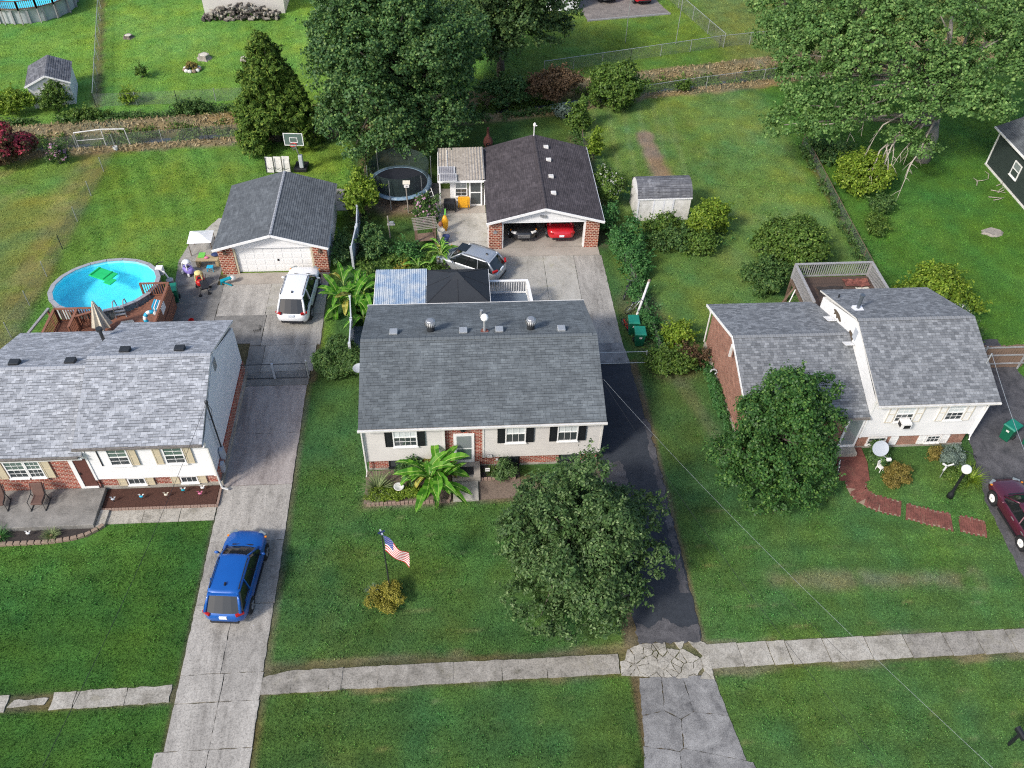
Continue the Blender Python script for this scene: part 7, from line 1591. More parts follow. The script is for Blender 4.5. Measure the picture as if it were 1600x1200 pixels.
MB().beam((-.6, -.7, 1.5), (-.6, .75, 1.5), .05, .07).beam((.6, -.7, 1.5), (.6, .75, 1.5), .05, .07).build('side_beam', MAT['wood_fence'], ar); MB().box(-.55, -.42, .45, .55, .42, .5).build('seat', MAT['wood_fence'], ar)
for nm, lb, x, y, m, r, h in (('planter', 'stone urn planter at the edge of the concrete yard', -.85, 47.2, 'canvas', .26, .75), ('planter', 'dark tall planter beside the stone urn', -.55, 46.75, 'navy', .25, .6)):
    t = thing(nm, lb, 'planter', (x, y, .03)); MB().lathe([(r*.6, 0), (r*.5, .1), (r*.7, h*.5), (r, h), (r*.85, h), (r*.8, h-.05)], (0, 0, 0), 16).build('pot', MAT[m], t, smooth=True); MB().cyl((0, 0, h-.08), r*.84, .02, 14).build('soil', MAT['mulch_dark'], t)
wi = thing('lawn_ornament', 'yellow and terracotta lawn ornament by the rose bush', 'ornament', (-.75, 48.2, .03)); MB().loft([[(.18*k*math.cos(2*PI*i/10)+.15, .12*k*math.sin(2*PI*i/10), z) for i in range(10)] for k, z in ((.6, .0), (1.1, .4), (1.3, .8), (.5, 1.2))]).build('figure', MAT['yellow'], wi, smooth=True); MB().ball((-.15, -.1, .6), (.15, .13, .2)).build('pot', MAT['terracotta'], wi); MB().tube([(.15, 0, .9), (.2, .2, 1.6)], .05, 6).build('stem', MAT['lime'], wi)
mx = thing('wheelbarrow', 'yellow wheelbarrow stood on end by the greenhouse door', 'wheelbarrow', (.72, 50.75, .03)); MB().loft([[(sx*w, y, z) for sx, z in ((-1, z0), (1, z0), (1, z1), (-1, z1))] for w, y, z0, z1 in ((.42, -.05, .12, 1.0), (.36, .2, .2, .92))]).build('tub', MAT['yellow'], mx, bevel=.05); MB().box(-.25, -.1, .35, .25, -.05, .8).build('panel', MAT['yellow'], mx); MB().tube([(-.3, -.1, 0), (-.3, .1, 1.0)], .03, 6).tube([(.3, -.1, 0), (.3, .1, 1.0)], .03, 6).build('handle', MAT['wood_brown'], mx)
ck = thing('composter', 'black ribbed composter left of the yellow wheelbarrow', 'composter', (-.25, 50.6, .03)); MB().box(-.42, -.3, .25, .42, .3, .85).build('drum', MAT['black'], ck, bevel=.12); 
for k in range(5): MB().box(-.36+k*.16, -.33, .32, -.30+k*.16, -.29, .78).build('rib', MAT['dark_metal'], ck)
MB().box(-.4, -.25, 0, -.34, .25, .3).box(.34, -.25, 0, .4, .25, .3).build('leg', MAT['dark_metal'], ck)
ch_ = thing('chiminea', 'rust red chiminea behind the brown garage', 'chiminea', (2.75, 58.9, 0)); MB().lathe([(.12, .15), (.34, .35), (.38, .6), (.28, .9), (.11, 1.1), (.09, 1.7), (.12, 1.75), (.02, 1.75)], (0, 0, 0), 16).build('stove', MAT['path_brick'], ch_, smooth=True); MB().loft([[(.17*math.cos(2*PI*i/12), -.36, .55+.15*math.sin(2*PI*i/12)) for i in range(12)], [(.16*math.cos(2*PI*i/12), -.30, .55+.14*math.sin(2*PI*i/12)) for i in range(12)]]).build('mouth', MAT['black'], ch_)
for k in range(3): a = k*2.1; MB().tube([(.2*math.cos(a), .2*math.sin(a), .3), (.28*math.cos(a), .28*math.sin(a), 0)], .03, 6).build('leg', MAT['dark_metal'], ch_)
# toys by the left garage
def coupe(label, x, y, rz, m, top, s=1.0):
    t = thing('toy_car', label, 'toy car', (x, y, .03), rz); MB().loft([[(w*s*math.cos(2*PI*i/14), l*s*math.sin(2*PI*i/14), z*s) for i in range(14)] for w, l, z in ((.22, .36, .10), (.27, .42, .2), (.27, .40, .38), (.22, .33, .46))]).build('body', MAT[m], t, smooth=True)
    for sx in (-1, 1):
        for sy in (-1, 1): MB().tube([(sx*.2*s, sy*.22*s, .42*s), (sx*.17*s, sy*.16*s, .82*s)], .04*s, 6).build('pillar', MAT[top], t); MB().loft([[(sx*.24*s+o, sy*.26*s+.1*s*math.cos(2*PI*i/12), .1*s+.1*s*math.sin(2*PI*i/12)) for i in range(12)] for o in (-.03, .03)]).build('wheel', MAT['white' if m == 'purple' else 'black'], t)
    MB().loft([[(w*s*math.cos(2*PI*i/12), l*s*math.sin(2*PI*i/12), z*s) for i in range(12)] for w, l, z in ((.22, .24, .80), (.22, .24, .86), (.12, .14, .93))]).build('roof', MAT[top], t, smooth=True); MB().box(-.12*s, -.12*s, .3*s, .12*s, .12*s, .47*s).build('seat', MAT['black'], t); return t
coupe('purple and white toy car by the garage corner', -16.65, 44.15, .9, 'purple', 'white', 1.05); coupe('red and cream toy car beside the stroller', -15.7, 43.0, .1, 'red', 'yellow_pale', 1.05)
stl = thing('stroller', 'black stroller lying in front of the red toy car', 'stroller', (-15.35, 42.25, .03), .4); MB().tube([(-.3, -.3, .1), (0, .2, .55), (.25, .5, .9)], .025, 6).tube([(.2, -.3, .1), (.2, .2, .55), (.35, .5, .9)], .025, 6).build('frame', MAT['black'], stl); MB().obox((.08, .1, .45), (.2, .3, .06), Matrix.Rotation(.5, 3, 'X')).build('seat', MAT['black'], stl)
for x, y in ((-.32, -.3), (.22, -.32), (-.1, .35), (.4, .3)): MB().lathe([(.02, 0), (.10, .0), (.10, .05), (.02, .05)], (x, y, .0), 12).build('wheel', MAT['rubber'], stl)
pt2 = thing('play_table', 'tan plastic play table with green and blue toys by the garage', 'play table', (-15.55, 44.95, .03)); MB().box(-.7, -.3, .5, .65, .3, .56).build('table_top', MAT['tan_plastic'], pt2); MB().box(-.72, -.25, 0, -.55, .25, .5).box(.48, -.25, 0, .65, .25, .5).build('leg', MAT['tan_plastic'], pt2); MB().box(-.6, .0, .57, -.2, .5, .62).build('toy_tray', MAT['lime'], pt2); MB().ball((.45, .2, .66), (.25, .2, .1)).build('toy_bowl', MAT['navy'], pt2); MB().ball((-.05, -.05, .62), (.14, .1, .07)).build('toy_ball', MAT['pink'], pt2)
st_ = thing('toy_stool', 'bright blue plastic stool before the play table', 'stool', (-15.35, 44.35, .03)); MB().box(-.2, -.15, .28, .2, .15, .34).build('seat', MAT['sky_blue'], st_, bevel=.02)
for sx in (-1, 1):
    for sy in (-1, 1): MB().box(sx*.19-.03*sx, sy*.14, 0, sx*.19, sy*.10, .28).build('leg', MAT['sky_blue'], st_)
cn = thing('play_canopy', 'white four-sided play canopy beside the garage roof', 'canopy', (-16.2, 46.6, .03), .05)
for a, b_ in (((-.75, -.7), (.75, -.7)), ((.75, -.7), (.75, .7)), ((.75, .7), (-.75, .7)), ((-.75, .7), (-.75, -.7))): MB().poly([(*a, 1.0), (*b_, 1.0), (0, 0, 1.3)]).build('canopy_panel', MAT['white'], cn)
for x, y in ((-.68, -.62), (.68, -.62), (.68, .62), (-.68, .62)): MB().tube([(x, y, 0), (x, y, 1.01)], .025, 6).build('pole', MAT['wood_brown'], cn)
tl2 = thing('toy_bench', 'teal toy bench lying on the concrete by the brick pier', 'toy', (-14.1, 42.9, .03), .3); MB().beam((-.35, 0, .35), (.3, .1, .4), .25, .06).beam((-.3, 0, .3), (.25, -.25, .05), .08, .05).beam((-.3, .1, .3), (-.35, .1, 0), .08, .05).build('bench', MAT['teal'], tl2); MB().ball((.4, .15, .3), (.2, .2, .16)).build('cushion', MAT['white_old'], tl2)
ht = thing('hand_tools', 'tangle of teal garden tools and red bucket by the deck corner', 'tools', (-15.9, 38.9, .02)); MB().tube([(-.3, -.2, .04), (.4, .1, .05)], .03, 6).tube([(-.2, .3, .04), (.1, -.4, .06)], .03, 6).tube([(-.4, .1, .1), (.2, .35, .1)], .025, 6).build('tool', MAT['teal'], ht); MB().lathe([(.12, 0), (.17, .25), (.15, .25), (.1, .03)], (.35, .45, 0), 12).build('bucket', MAT['red'], ht)
# patio chairs at the left house
def armchair(label, x, y, rz):
    t = thing('armchair', label, 'chair', (x, y, .30), rz, 'brown patio armchairs')
    MB().box(-.27, -.28, .34, .27, .26, .46).build('seat', MAT['brown_cushion'], t, bevel=.04); MB().obox((0, .36, .76), (.27, .06, .36), Matrix.Rotation(-.28, 3, 'X')).build('backrest', MAT['brown_cushion'], t, bevel=.04)
    for s in (-1, 1): MB().tube([(s*.32, -.32, 0), (s*.33, -.3, .6), (s*.33, .25, .62), (s*.31, .48, 1.05)], .022, 6).tube([(s*.33, .2, .6), (s*.32, .35, 0)], .022, 6).build('arm', MAT['dark_metal'], t); MB().tube([(s*.34, -.38, .02), (s*.34, .42, .02)], .025, 6).build('runner', MAT['dark_metal'], t)
    return t
armchair('brown patio armchair nearest the brown door', -19.9, 26.05, 0.0); armchair('brown patio armchair at the left edge of the patio', -21.7, 26.05, .15)
for nm, lb, x, y, m in (('garden_ornament', 'pale blue butterfly stake in the mulch bed', -15.35, 26.35, 'sky_blue'), ('garden_ornament', 'small white and green bird stake in the mulch bed corner', -16.65, 26.25, 'vinyl_grey'), ('garden_ornament', 'cream shell ornament mid mulch bed', -14.2, 26.4, 'canvas'), ('garden_ornament', 'white and teal flower stake in the mulch bed', -13.45, 26.65, 'teal'), ('garden_ornament', 'white dove stake near the downspout', -12.55, 26.75, 'white'), ('garden_ornament', 'pink flamingo stake below the white dove', -12.6, 26.4, 'pink'), ('garden_ornament', 'white stone figure in the patio flower bed', -20.0, 24.45, 'white')):
    t = thing(nm, lb, 'ornament', (x, y, .06)); MB().tube([(0, 0, -.05), (0, 0, .2)], .012, 5).build('stake', MAT['dark_metal'], t); b = MB(); b.ball((0, 0, .22), (.10, .05, .06), 8, 6).build('figure', MAT[m], t, smooth=True); MB().poly([(.02, 0, .22), (.16, .05, .34), (.05, .08, .32)]).poly([(.02, 0, .22), (.05, .08, .32), (.16, .05, .34)]).poly([(-.02, 0, .22), (-.16, .05, .34), (-.05, .08, .32)]).poly([(-.02, 0, .22), (-.05, .08, .32), (-.16, .05, .34)]).build('wing', MAT['white' if m in ('teal', 'sky_blue') else m], t)
# middle house front: beds
fbd = struct('front_bed', 'planted front bed with upright tan edging bricks', 'garden bed'); MB().prism(rough_edge([(-4.75, 25.6), (-.55, 25.62), (-.5, 27.6), (-4.75, 27.6)], .3, .04), -.03, .05).build('mulch', MAT['mulch_tan'], fbd); first = None
for x, y, a in along([(-4.5, 25.5), (-.62, 25.55), (-.55, 26.5)], .20):
    if first is None: first = MB().box(-.085, -.05, -.02, .085, .05, .17).build('edging_brick', MAT['edging'], fbd, loc=(x, y, 0), rz=a)
    else: inst(first, fbd, loc=(x, y, rnd.uniform(-.015, .01)), rz=a+rnd.uniform(-.1, .1))
fbd2 = struct('front_bed', 'small dark bed with edging bricks right of the stoop', 'garden bed'); MB().prism([(.98, 26.85), (2.9, 26.9), (2.9, 27.68), (.98, 27.68)], -.03, .06).build('mulch', MAT['mulch_dark'], fbd2); MB().prism([(.85, 25.6), (2.9, 25.65), (2.9, 26.8), (.85, 26.75)], -.03, .018).build('bare_soil', MAT['mulch_tan'], fbd2)
for i in range(9): inst(first, fbd2, loc=(.98+i*.2, 26.8, 0), rz=rnd.uniform(-.05, .05))
HARD.append(rect(-4.8, -.5, 25.5, 27.7)); HARD.append(rect(.8, 2.9, 25.6, 27.7))
wk = struct('entry_slab', 'concrete entry step pad before the middle house door', 'step'); MB().box(-.44, 25.52, -.05, .80, 26.66, .15).build('slab', MAT['conc_green'], wk, bevel=.02); HARD.append(rect(-.44, .8, 25.5, 26.7))
gs = thing('birdbath', 'pale stone birdbath beside the yucca', 'birdbath', (-3.05, 26.15, .04)); MB().lathe([(.14, 0), (.07, .1), (.06, .4), (.25, .5), (.26, .54), (.2, .5), (.02, .47)], (0, 0, 0), 14).build('bowl', MAT['white_old'], gs, smooth=True); MB().cyl((0, 0, 0), .17, .05, 12).build('foot', MAT['white_old'], gs)
sg = thing('yard_sign', 'small white yard sign on a hook right of the stoop', 'sign', (1.15, 26.95, .05)); MB().tube([(0, 0, 0), (0, 0, .75), (.12, 0, .78)], .012, 5).build('hook', MAT['dark_metal'], sg); MB().box(.02, -.01, .45, .24, .01, .68).build('panel', MAT['white'], sg); MB().box(.04, -.02, .56, .22, -.011, .60).build('stripe', MAT['black'], sg)
# right front: dish, chair, path
sd_ = thing('satellite_dish', 'grey satellite dish on a stand before the white wing', 'satellite dish', (21.15, 27.15, 0)); MB().tube([(0, 0, 0), (0, 0, .95)], .035, 8).build('mast', MAT['galv'], sd_)
rot = Matrix.Rotation(rad(48), 3, 'X'); b = MB(); rg_ = []
for r, h in ((.02, 0), (.25, .015), (.43, .045), (.435, .06), (.25, .03), (.02, .012)): rg_.append([tuple(rot @ Vector((r*math.cos(2*PI*i/22), r*.92*math.sin(2*PI*i/22), h))+Vector((0, -.06, 1.0))) for i in range(22)])
b.loft(rg_).build('reflector', MAT['vinyl_grey'], sd_); MB().tube([(0, -.1, .7), (.25, -.65, .85)], .02, 6).build('arm', MAT['galv'], sd_); MB().box(.15, -.75, .80, .37, -.62, .92).build('receiver', MAT['white'], sd_)
wc = thing('plastic_chair', 'white plastic chair half hidden below the satellite dish', 'chair', (21.2, 26.5, 0), .5); wc.scale = (.7, .7, .7); MB().box(-.2, -.2, .35, .2, .2, .40).build('seat', MAT['white'], wc); MB().obox((0, .2, .62), (.2, .02, .25), Matrix.Rotation(-.2, 3, 'X')).build('backrest', MAT['white'], wc)
for sx in (-1, 1):
    for sy in (-1, 1): MB().box(sx*.19-.02, sy*.18-.02, 0, sx*.19+.02, sy*.18+.02, .35).build('leg', MAT['white'], wc)
pth = struct('brick_path', 'curving red brick path across the right front lawn', 'path'); cl = [(19.75, 25.95), (19.6, 25.3), (19.85, 24.75), (20.4, 24.4), (21.3, 24.05), (22.3, 23.6), (23.4, 23.2), (24.4, 22.9), (25.1, 22.65)]; prev = None; first = None; row = 0
def gap_at(x): return 21.36 < x < 21.56 or 23.6 < x < 23.84
for x, y, a in along(cl, .112):
    row += 1
    if gap_at(x): continue
    nx, ny = -math.sin(a), math.cos(a); wdt = .43+.05*math.sin(row*.7)
    for k in range(3):
        o = (-1+k)*wdt*.66+rnd.uniform(-.02, .02)+(.06 if row % 2 else -.06)
        p = (x+nx*o, y+ny*o, rnd.uniform(.0, .012))
        if first is None: first = MB().box(-.05, -.19, -.03, .05, .19, .022).build('brick', MAT['path_brick'], pth, loc=p, rz=a)
        else: inst(first, pth, loc=p, rz=a+rnd.uniform(-.06, .06))
for (x, y, a), (x2, y2, a2) in zip(along(cl, .14), along(cl, .14)[1:]):
    if gap_at(x) or gap_at(x2): continue
    n1, n2 = Vector((-math.sin(a), math.cos(a), 0))*.49, Vector((-math.sin(a2), math.cos(a2), 0))*.49; HARD.append([(x+n1.x, y+n1.y), (x-n1.x, y-n1.y), (x2-n2.x, y2-n2.y), (x2+n2.x, y2+n2.y)])
    MB().quad((x-n1.x, y-n1.y, .007), (x2-n2.x, y2-n2.y, .007), (x2+n2.x, y2+n2.y, .007), (x+n1.x, y+n1.y, .007)).build('mortar_bed', MAT['path_mortar'], pth)
hs = thing('garden_hose', 'black hose looped at the corner of the white wing', 'hose', (26.4, 27.4, .03)); MB().tube([(-.5+.0*i+.75*math.cos(i*.35)*.9, .1-.5+.55*math.sin(i*.35), .02+.002*i) for i in range(16)], .018, 6).build('hose', MAT['black'], hs)
# far yard things
sgs = []
for lb, x, y, rz in (('white birdhouse on a thin pole left of the red car', 16.35, 79.4, .0), ('white birdhouse on a striped pole below the gravel corner', 21.0, 78.3, .1)):
    t = thing('birdhouse_pole', lb, 'birdhouse', (x, y-1.6 if x < 17 else y-.9, 0), rz); hh = 4.4; MB().tube([(0, 0, 0), (.02, 0, hh)], .03, 6).build('pole', MAT['galv'], t); MB().box(-.32, -.25, hh, .32, .25, hh+.35).build('house_box', MAT['white'], t); MB().poly([(-.4, -.32, hh+.33), (.4, -.32, hh+.33), (.4, 0, hh+.6), (-.4, 0, hh+.6)]).poly([(-.4, .32, hh+.33), (-.4, 0, hh+.6), (.4, 0, hh+.6), (.4, .32, hh+.33)]).build('roof', MAT['white_old'], t)
    for k in range(3): MB().box(-.24+k*.18, -.262, hh+.1, -.14+k*.18, -.25, hh+.24).build('entrance', MAT['dark_metal'], t)
wp = thing('firewood_pile', 'heap of split firewood before the cream shed', 'firewood', (-19.4, 83.9, 0)); fb = []
for k in range(4): b = MB(); b.tube([(-.25, 0, 0), (.25, 0, 0)], .09+.02*k, 5+k % 3); fb.append(b.build('log', MAT['firewood' if k % 2 else 'bark_pale'], wp, loc=(0, 0, .1)))
for i in range(230):
    x = rnd.uniform(-3.6, 3.4); z = rnd.uniform(.05, 1.15*(1-abs(x/3.9)**3)); inst(fb[i % 4], wp, loc=(x, -.2+rnd.uniform(-.4, .5)-(1-z)*.35, z), rz=rnd.uniform(0, PI))
for lb, x, y, r, h, m in (('cut tree stump on the far left lawn', -21.4, 75.0, .5, .4, 'bark_pale'), ('small broken stump beside the cedar top', -17.9, 74.6, .3, .3, 'bark_pale'), ('low stump near the top of the far left lawn', -29.0, 79.5, .4, .25, 'bark')):
    t = thing('tree_stump', lb, 'stump', (x, y, -.02)); MB().loft([[(k*r*(1+.2*math.sin(3*i))*math.cos(2*PI*i/11), k*r*(1+.2*math.cos(2*i))*math.sin(2*PI*i/11), z) for i in range(11)] for k, z in ((1.35, 0), (1, h*.4), (.9, h))]).build('stump', MAT[m], t); MB().loft([[(k*r*.72*math.cos(2*PI*i/11), k*r*.72*math.sin(2*PI*i/11), z) for i in range(11)] for k, z in ((1, h), (.9, h+.02))]).build('cut_face', MAT['canvas'], t)
rk = thing('rock_planter', 'round stone ringed planter on the far left lawn', 'planter', (-22.0, 72.7, 0)); 
for k in range(11): a = 2*PI*k/11; MB().ball((.62*math.cos(a), .5*math.sin(a), .12), (.2, .17, .16), 7, 5).build('stone', MAT['white_old' if k % 3 else 'stone_tan'], rk)
rs = R_(140); C_, N_ = lobe_leaves([((0, 0, .3), (.5, .4, .45))], 220, .14, 12, rs, -.1); link_mesh('foliage', leaf_mesh('planter', C_, N_, .10, rs), MAT['leaf_olive'], rk)
rp = thing('stump', 'grey rotten stump ring on the far right lawn', 'stump', (36.9, 46.8, -.01)); MB().loft([[(k*.62*(1+.15*math.sin(3*i))*math.cos(2*PI*i/13), k*.4*(1+.15*math.cos(2*i))*math.sin(2*PI*i/13), z) for i in range(13)] for k, z in ((1.3, 0), (1, .12), (.7, .1))]).build('wood', MAT['bark_pale'], rp)
dbr = thing('fallen_branch', 'pale fallen branches beside the dark grey house', 'branch', (39.6, 52.0, .03)); rs = R_(9)
for k in range(9): a = rs.uniform(-.8, 1.2); p = Vector((rs.uniform(-1.2, .5), rs.uniform(-1.6, 1.6), .02)); MB().tube([p, p+Vector((math.cos(a)*.5, math.sin(a)*.5, .1)), p+Vector((math.cos(a+.3)*1.0, math.sin(a+.3)*1.0, .03))], [.035, .025, .012], 5).build('branch', MAT['twig'], dbr)
# ---------------------------------------------------------------- banana plants, yucca and grasses
def banana(label, x, y, n, ln, h, seed, z=0., group='banana plants', spread=.42):
    rs = random.Random(seed); t = thing('banana_plant', label, 'banana plant', (x, y, z), group=group); ns = max(2, n//8); org = []
    for k in range(ns):
        a = 2*PI*k/ns+seed; r = spread*rs.uniform(.4, 1.1); hk = h*rs.uniform(.55, 1.0); org.append((r*math.cos(a), r*math.sin(a), hk))
        MB().tube([(.6*r*math.cos(a), .6*r*math.sin(a), -.02), (r*math.cos(a), r*math.sin(a), hk*.75)], [.10, .055], 8).build('stem', MAT['leaf_yellow'], t, smooth=True)
    for i in range(n):
        ox, oy, hk = org[i % ns]; a = 2*PI*(i/n)*2.6+rs.uniform(-.5, .5); L_ = ln*rs.uniform(.6, 1.12); up = rs.uniform(.1, 1.4); w = rs.uniform(.115, .165)*L_/1.4
        p = Vector((ox, oy, hk*rs.uniform(.55, .8))); el = up; st = L_/9; pts = []; bend = rs.uniform(.08, .3)
        for k in range(10): pts.append(p.copy()); p = p+Vector((math.cos(a)*math.cos(el), math.sin(a)*math.cos(el), math.sin(el)))*st; el -= bend*rs.uniform(.6, 1.4); a += rs.uniform(-.05, .05)
        pts = [q if q.z > .06 else Vector((q.x, q.y, .06)) for q in pts]
        sd2 = Vector((-math.sin(a), math.cos(a), 0)); tw_ = rs.uniform(-.4, .4); b = MB(); m = MB()
        for s in (1, -1):
            tear = [1+rs.uniform(-.16, .10) for _ in range(11)]
            for k in range(9):
                def wd(kk): f = max(0, (kk-1.0)/8.0); return w*(math.sin(min(1, f*1.02)*PI)**.5 if kk > 1 else 0)*tear[kk]
                n0 = Vector((0, 0, 1))*(.34+tw_*s); q0, q1 = pts[k], pts[k+1]
                if wd(k+1) < .005 and wd(k) < .005: continue
                j = rs.uniform(.0, .12) if rs.random() < .3 else 0
                e0, e1 = q0+sd2*s*wd(k)+n0*wd(k), q1+sd2*s*wd(k+1)*(1-j)+n0*wd(k+1)
                if s > 0: b.quad(q0, q1, e1, e0)
                else: b.quad(q1, q0, e0, e1)
        old = rs.random() < .1
        lf = b.build('leaf', MAT['leaf_gold' if old else 'leaf_banana'], t, smooth=False); m.tube([q+Vector((0, 0, .006)) for q in pts], [.024-.0019*k for k in range(10)], 5).build('midrib', MAT['rib_banana'], lf)
    return t
banana('large banana plant before the middle house door', -1.4, 26.45, 46, 2.0, 1.7, 3, spread=.5); banana('banana plant at the end of the metal patio roof', -6.1, 40.2, 60, 2.0, 2.2, 5, spread=.8); banana('banana plant beside the silver wagon', -.9, 44.4, 22, 1.35, 1.6, 8); banana('banana shoot at the left of the vinyl fence end', -5.4, 38.6, 16, 1.5, 1.7, 11); banana('small banana clump inside the island bed', -2.0, 43.3, 14, 1.1, 1.1, 13)
def blade_plant(name, label, x, y, n, ln, m, seed, w=.03, z=0., spread=1.0, cat='plant'):
    rs = R_(seed); t = thing(name, label, cat, (x, y, z)); b = MB()
    for i in range(n):
        a = rs.uniform(0, 2*PI); el = rs.uniform(.35, 1.4); L_ = ln*rs.uniform(.6, 1.1); p = Vector((.08*math.cos(a)*spread, .08*math.sin(a)*spread, 0)); sd2 = Vector((-math.sin(a), math.cos(a), 0))*w; prev = None
        for k in range(4):
            ww = sd2*(1-k/3.2); cur = (p-ww, p+ww)
            if prev: b.quad(prev[0], prev[1], cur[1], cur[0])
            prev = cur; p = p+Vector((math.cos(a)*math.cos(el), math.sin(a)*math.cos(el), math.sin(el)))*L_/3; el -= .32
    b.build('blade_leaves', MAT[m], t); MB().lathe([(.10, -.03), (.09, .06), (.03, .12)], (0, 0, 0), 8).build('crown_base', MAT['straw'], t); return t
blade_plant('daylily', 'arching green blades behind the front bed edging', -2.5, 26.2, 110, .75, 'leaf_bush', 211, .025, .04); blade_plant('yucca', 'spiky yucca at the left end of the front bed', -4.1, 26.35, 190, 1.1, 'blade', 201, .03, .04); blade_plant('ornamental_grass', 'deep green grass tuft in the patio flower bed', -21.3, 24.45, 130, .65, 'leaf_vine', 202, .02, .05); blade_plant('ornamental_grass', 'cream striped grass tuft in the patio flower bed', -19.0, 24.4, 110, .5, 'blade', 203, .02, .05); blade_plant('ornamental_grass', 'leafy green tuft at the left end of the patio bed', -22.4, 24.45, 110, .45, 'leaf_bush', 204, .025, .05)
blade_plant('ornamental_grass', 'yellow-green ornamental grass right of the globe lamp', 25.55, 25.6, 120, .95, 'leaf_yellow', 205, .03); blade_plant('ornamental_grass', 'blue-green tuft beside the flagpole shrub', -4.05, 20.75, 40, .4, 'leaf_blue', 206, .02); blade_plant('croton', 'yellow leaved plant in front of the silver wagon', -.15, 42.3, 50, .9, 'leaf_gold', 207, .06, .0); blade_plant('ornamental_grass', 'green spiky plants right of the stoop', 1.55, 27.2, 60, .5, 'leaf_bush', 208, .03, .05)
blade_plant('cattail', 'tall reeds on the ditch bank beside the pipe gate', -23.9, 61.4, 60, .9, 'leaf_bush', 209, .03, -.2)
# dry straw on the ditch banks
rs = R_(77); n = 15000; x = rs.uniform(-48, 56, n); d_ = rs.uniform(-2.6, 2.6, n); d_ = d_[:]; y = np.interp(x, DX, DY)+d_; keep = (np.abs(d_) > .85) & (fbm(x, y, 2.2, 1) < .62+.2*rs.rand(n)); x, y = x[keep], y[keep]; z = ground_z(x, y)+.09
tag(link_mesh('dry_grass', leaf_mesh('dry_grass', np.stack([x, y, z], 1), np.tile(np.array([[.3, -.8, .5]]), (len(x), 1)), .085, rs, 3.4, .4, -1.2), MAT['straw']), 'dry straw coloured grass on the ditch banks', 'grass', kind='stuff')

# weeds and undergrowth along fences and the ditch
def weeds(name, label, lines, m, n, w, h, size, seed):
    rs = R_(seed); P = []
    for pts in lines:
        L_ = sum(math.dist(a, b_) for a, b_ in zip(pts, pts[1:])); k = int(n*L_)
        for x, y, a in along(pts, L_/k):
            for _ in range(3): P.append((x+rs.normal(0, w), y+rs.normal(0, w)))
    P = np.array(P); k_ = fbm(P[:, 0], P[:, 1], 1.4, 2) > .42; P = P[k_]; g_ = 16
    x = (P[:, 0][:, None]+rs.normal(0, .13, (len(P), g_))).reshape(-1); y = (P[:, 1][:, None]+rs.normal(0, .13, (len(P), g_))).reshape(-1)
    top = h*(.3+1.2*fbm(x, y, 1.0, 1)); z = ground_z(x, y)+rs.rand(len(x))*top+.02
    tag(link_mesh(name, leaf_mesh(name, np.stack([x, y, z], 1), np.tile(np.array([[0, -.2, .8]]), (len(x), 1)), size, rs, 1.7, .4), MAT[m]), label, 'weeds', kind='stuff')
dl = lambda off, x0, x1: [(x, float(np.interp(x, DX, DY))+off) for x in range(x0, x1, 3)]
weeds('undergrowth', 'weedy undergrowth along the hedge beside the middle driveway', [[(10.3, 50), (10.8, 46.5), (11.5, 42.5), (11.4, 37), (12, 34.4), (14.1, 34.6)], [(12.6, 47.2), (15, 45.8), (17.6, 46.2)], [(19.2, 41), (21, 43), (23.5, 43.5)]], 'leaf_vine', 7, .3, .5, .085, 301)
weeds('undergrowth', 'green weeds growing in the bottom of the ditch', [dl(.25, -44, 56), dl(-.45, -44, 56), dl(.7, -44, 56)], 'leaf_bush', 4.5, .28, .35, .10, 302)
weeds('undergrowth', 'weeds along the overgrown fences of the far yards', [[(27.2, 58), (26.8, 47), (26.6, 41)], [(-6.3, 58), (-6.2, 46.5)], dl(2.9, -36, -14), [(9.9, 62), (10, 56)], dl(-2.2, 2, 14)], 'leaf_bush2', 5, .22, .45, .10, 303)
weeds('undergrowth', 'low plants around the island bed behind the metal roof', [[(-4.4, 41.4), (-2.5, 41.6), (-1.2, 42.2)], [(-4.6, 44.5), (-1.2, 45.2)], [(-5.6, 42), (-5.7, 45.5)]], 'leaf_bush', 8, .25, .5, .09, 304)
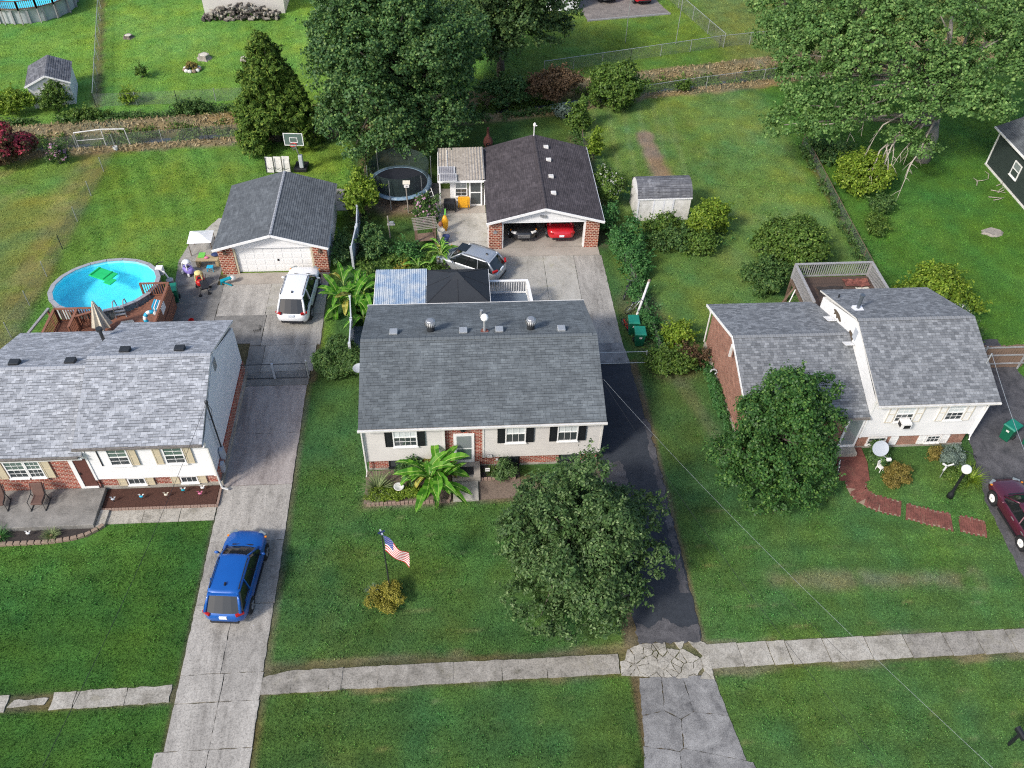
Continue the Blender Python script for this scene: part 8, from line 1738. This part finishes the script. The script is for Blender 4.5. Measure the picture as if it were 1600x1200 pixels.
# ---------------------------------------------------------------- grass blades (nobody could count them)
def in_poly(x, y, poly):
    r = np.zeros(x.shape, bool); j = len(poly)-1
    for i in range(len(poly)):
        xi, yi = poly[i]; xj, yj = poly[j]
        with np.errstate(divide='ignore', invalid='ignore'):
            r ^= ((yi > y) != (yj > y)) & (x < (xj-xi)*(y-yi)/(yj-yi+1e-12)+xi)
        j = i
    return r
def blades(name, label, boxes, seed):
    rs = np.random.RandomState(seed); P = []
    for x0, x1, y0, y1, dens, h, w in boxes:
        n = int((x1-x0)*(y1-y0)*dens); x = rs.uniform(x0, x1, n); y = rs.uniform(y0, y1, n)
        P.append(np.stack([x, y, np.full(n, h), np.full(n, w)], 1))
    P = np.concatenate(P); x, y = P[:, 0], P[:, 1]
    # keep what the camera could see, with a margin
    dx, dy, dz = x, y, np.full_like(x, -CAMH)
    zc = dx*_f.x+dy*_f.y+dz*_f.z; u = (dx*RT.x+dy*RT.y+dz*RT.z)/zc; v = (dx*UP.x+dy*UP.y+dz*UP.z)/zc
    keep = (np.abs(u) < .66) & (np.abs(v) < .5)
    jj = .035+.17*fbm(x, y, .9, 2)**2; jx, jy = x+rs.normal(0, 1, len(x))*jj, y+rs.normal(0, 1, len(x))*jj
    for poly in HARD: keep &= ~in_poly(jx, jy, poly)
    keep &= np.abs(ditch_d(x, y)) > .75
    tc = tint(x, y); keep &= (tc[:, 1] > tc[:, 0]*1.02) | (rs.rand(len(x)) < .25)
    P = P[keep]; x, y, h, w = P.T; n = len(x); z = ground_z(x, y)
    a = rs.uniform(0, 2*PI, n); ln = rs.uniform(.2, 1.0, n); b = rs.uniform(0, 2*PI, n)
    hh = h*rs.uniform(.6, 1.3, n)*(.7+.6*fbm(x, y, 1.5, 3)); co = np.empty((n, 3, 3))
    co[:, 0] = np.stack([x-np.cos(a)*w, y-np.sin(a)*w, z-.005], 1); co[:, 1] = np.stack([x+np.cos(a)*w, y+np.sin(a)*w, z-.005], 1)
    co[:, 2] = np.stack([x+np.cos(b)*hh*ln, y+np.sin(b)*hh*ln, z+hh], 1)
    me = bpy.data.meshes.new(name)
    me.vertices.add(n*3); me.vertices.foreach_set('co', co.reshape(-1))
    me.loops.add(n*3); me.loops.foreach_set('vertex_index', np.arange(n*3))
    me.polygons.add(n); me.polygons.foreach_set('loop_start', np.arange(n)*3); me.polygons.foreach_set('loop_total', np.full(n, 3))
    me.update(calc_edges=True)
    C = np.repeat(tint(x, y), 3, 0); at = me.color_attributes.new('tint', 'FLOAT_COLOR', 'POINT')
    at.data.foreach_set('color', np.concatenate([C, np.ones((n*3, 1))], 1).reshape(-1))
    return tag(link_mesh(name, me, MAT['lawn_blades']), label, 'grass', kind='stuff')
blades('grass', 'short mown grass of the front and back lawns',
       [(-24, 30, 9, 28, 330, .055, .016), (-30, 40, 28, 46, 120, .065, .020), (-42, 52, 46, 66, 80, .065, .024), (-50, 60, 66, 90, 60, .07, .030)], 5)

# clover and weed tufts in the mown grass
rs = np.random.RandomState(55); n = 16000; x = rs.uniform(-24, 32, n); y = rs.uniform(9, 60, n)
k_ = (fbm(x, y, 2.6, 1) > .55) & (np.abs(ditch_d(x, y)) > 2.4)
for poly in HARD: k_ &= ~in_poly(x, y, poly)
tc = tint(x, y); k_ &= tc[:, 1] > tc[:, 0]*1.1; x, y = x[k_], y[k_]; g_ = 7
X = (x[:, None]+rs.normal(0, .07, (len(x), g_))).reshape(-1); Y = (y[:, None]+rs.normal(0, .07, (len(x), g_))).reshape(-1); Z = ground_z(X, Y)+.03+rs.rand(len(X))*.04
me = leaf_mesh('clover', np.stack([X, Y, Z], 1), np.tile(np.array([[0, 0, 1.]]), (len(X), 1)), .05, rs, 1.3)
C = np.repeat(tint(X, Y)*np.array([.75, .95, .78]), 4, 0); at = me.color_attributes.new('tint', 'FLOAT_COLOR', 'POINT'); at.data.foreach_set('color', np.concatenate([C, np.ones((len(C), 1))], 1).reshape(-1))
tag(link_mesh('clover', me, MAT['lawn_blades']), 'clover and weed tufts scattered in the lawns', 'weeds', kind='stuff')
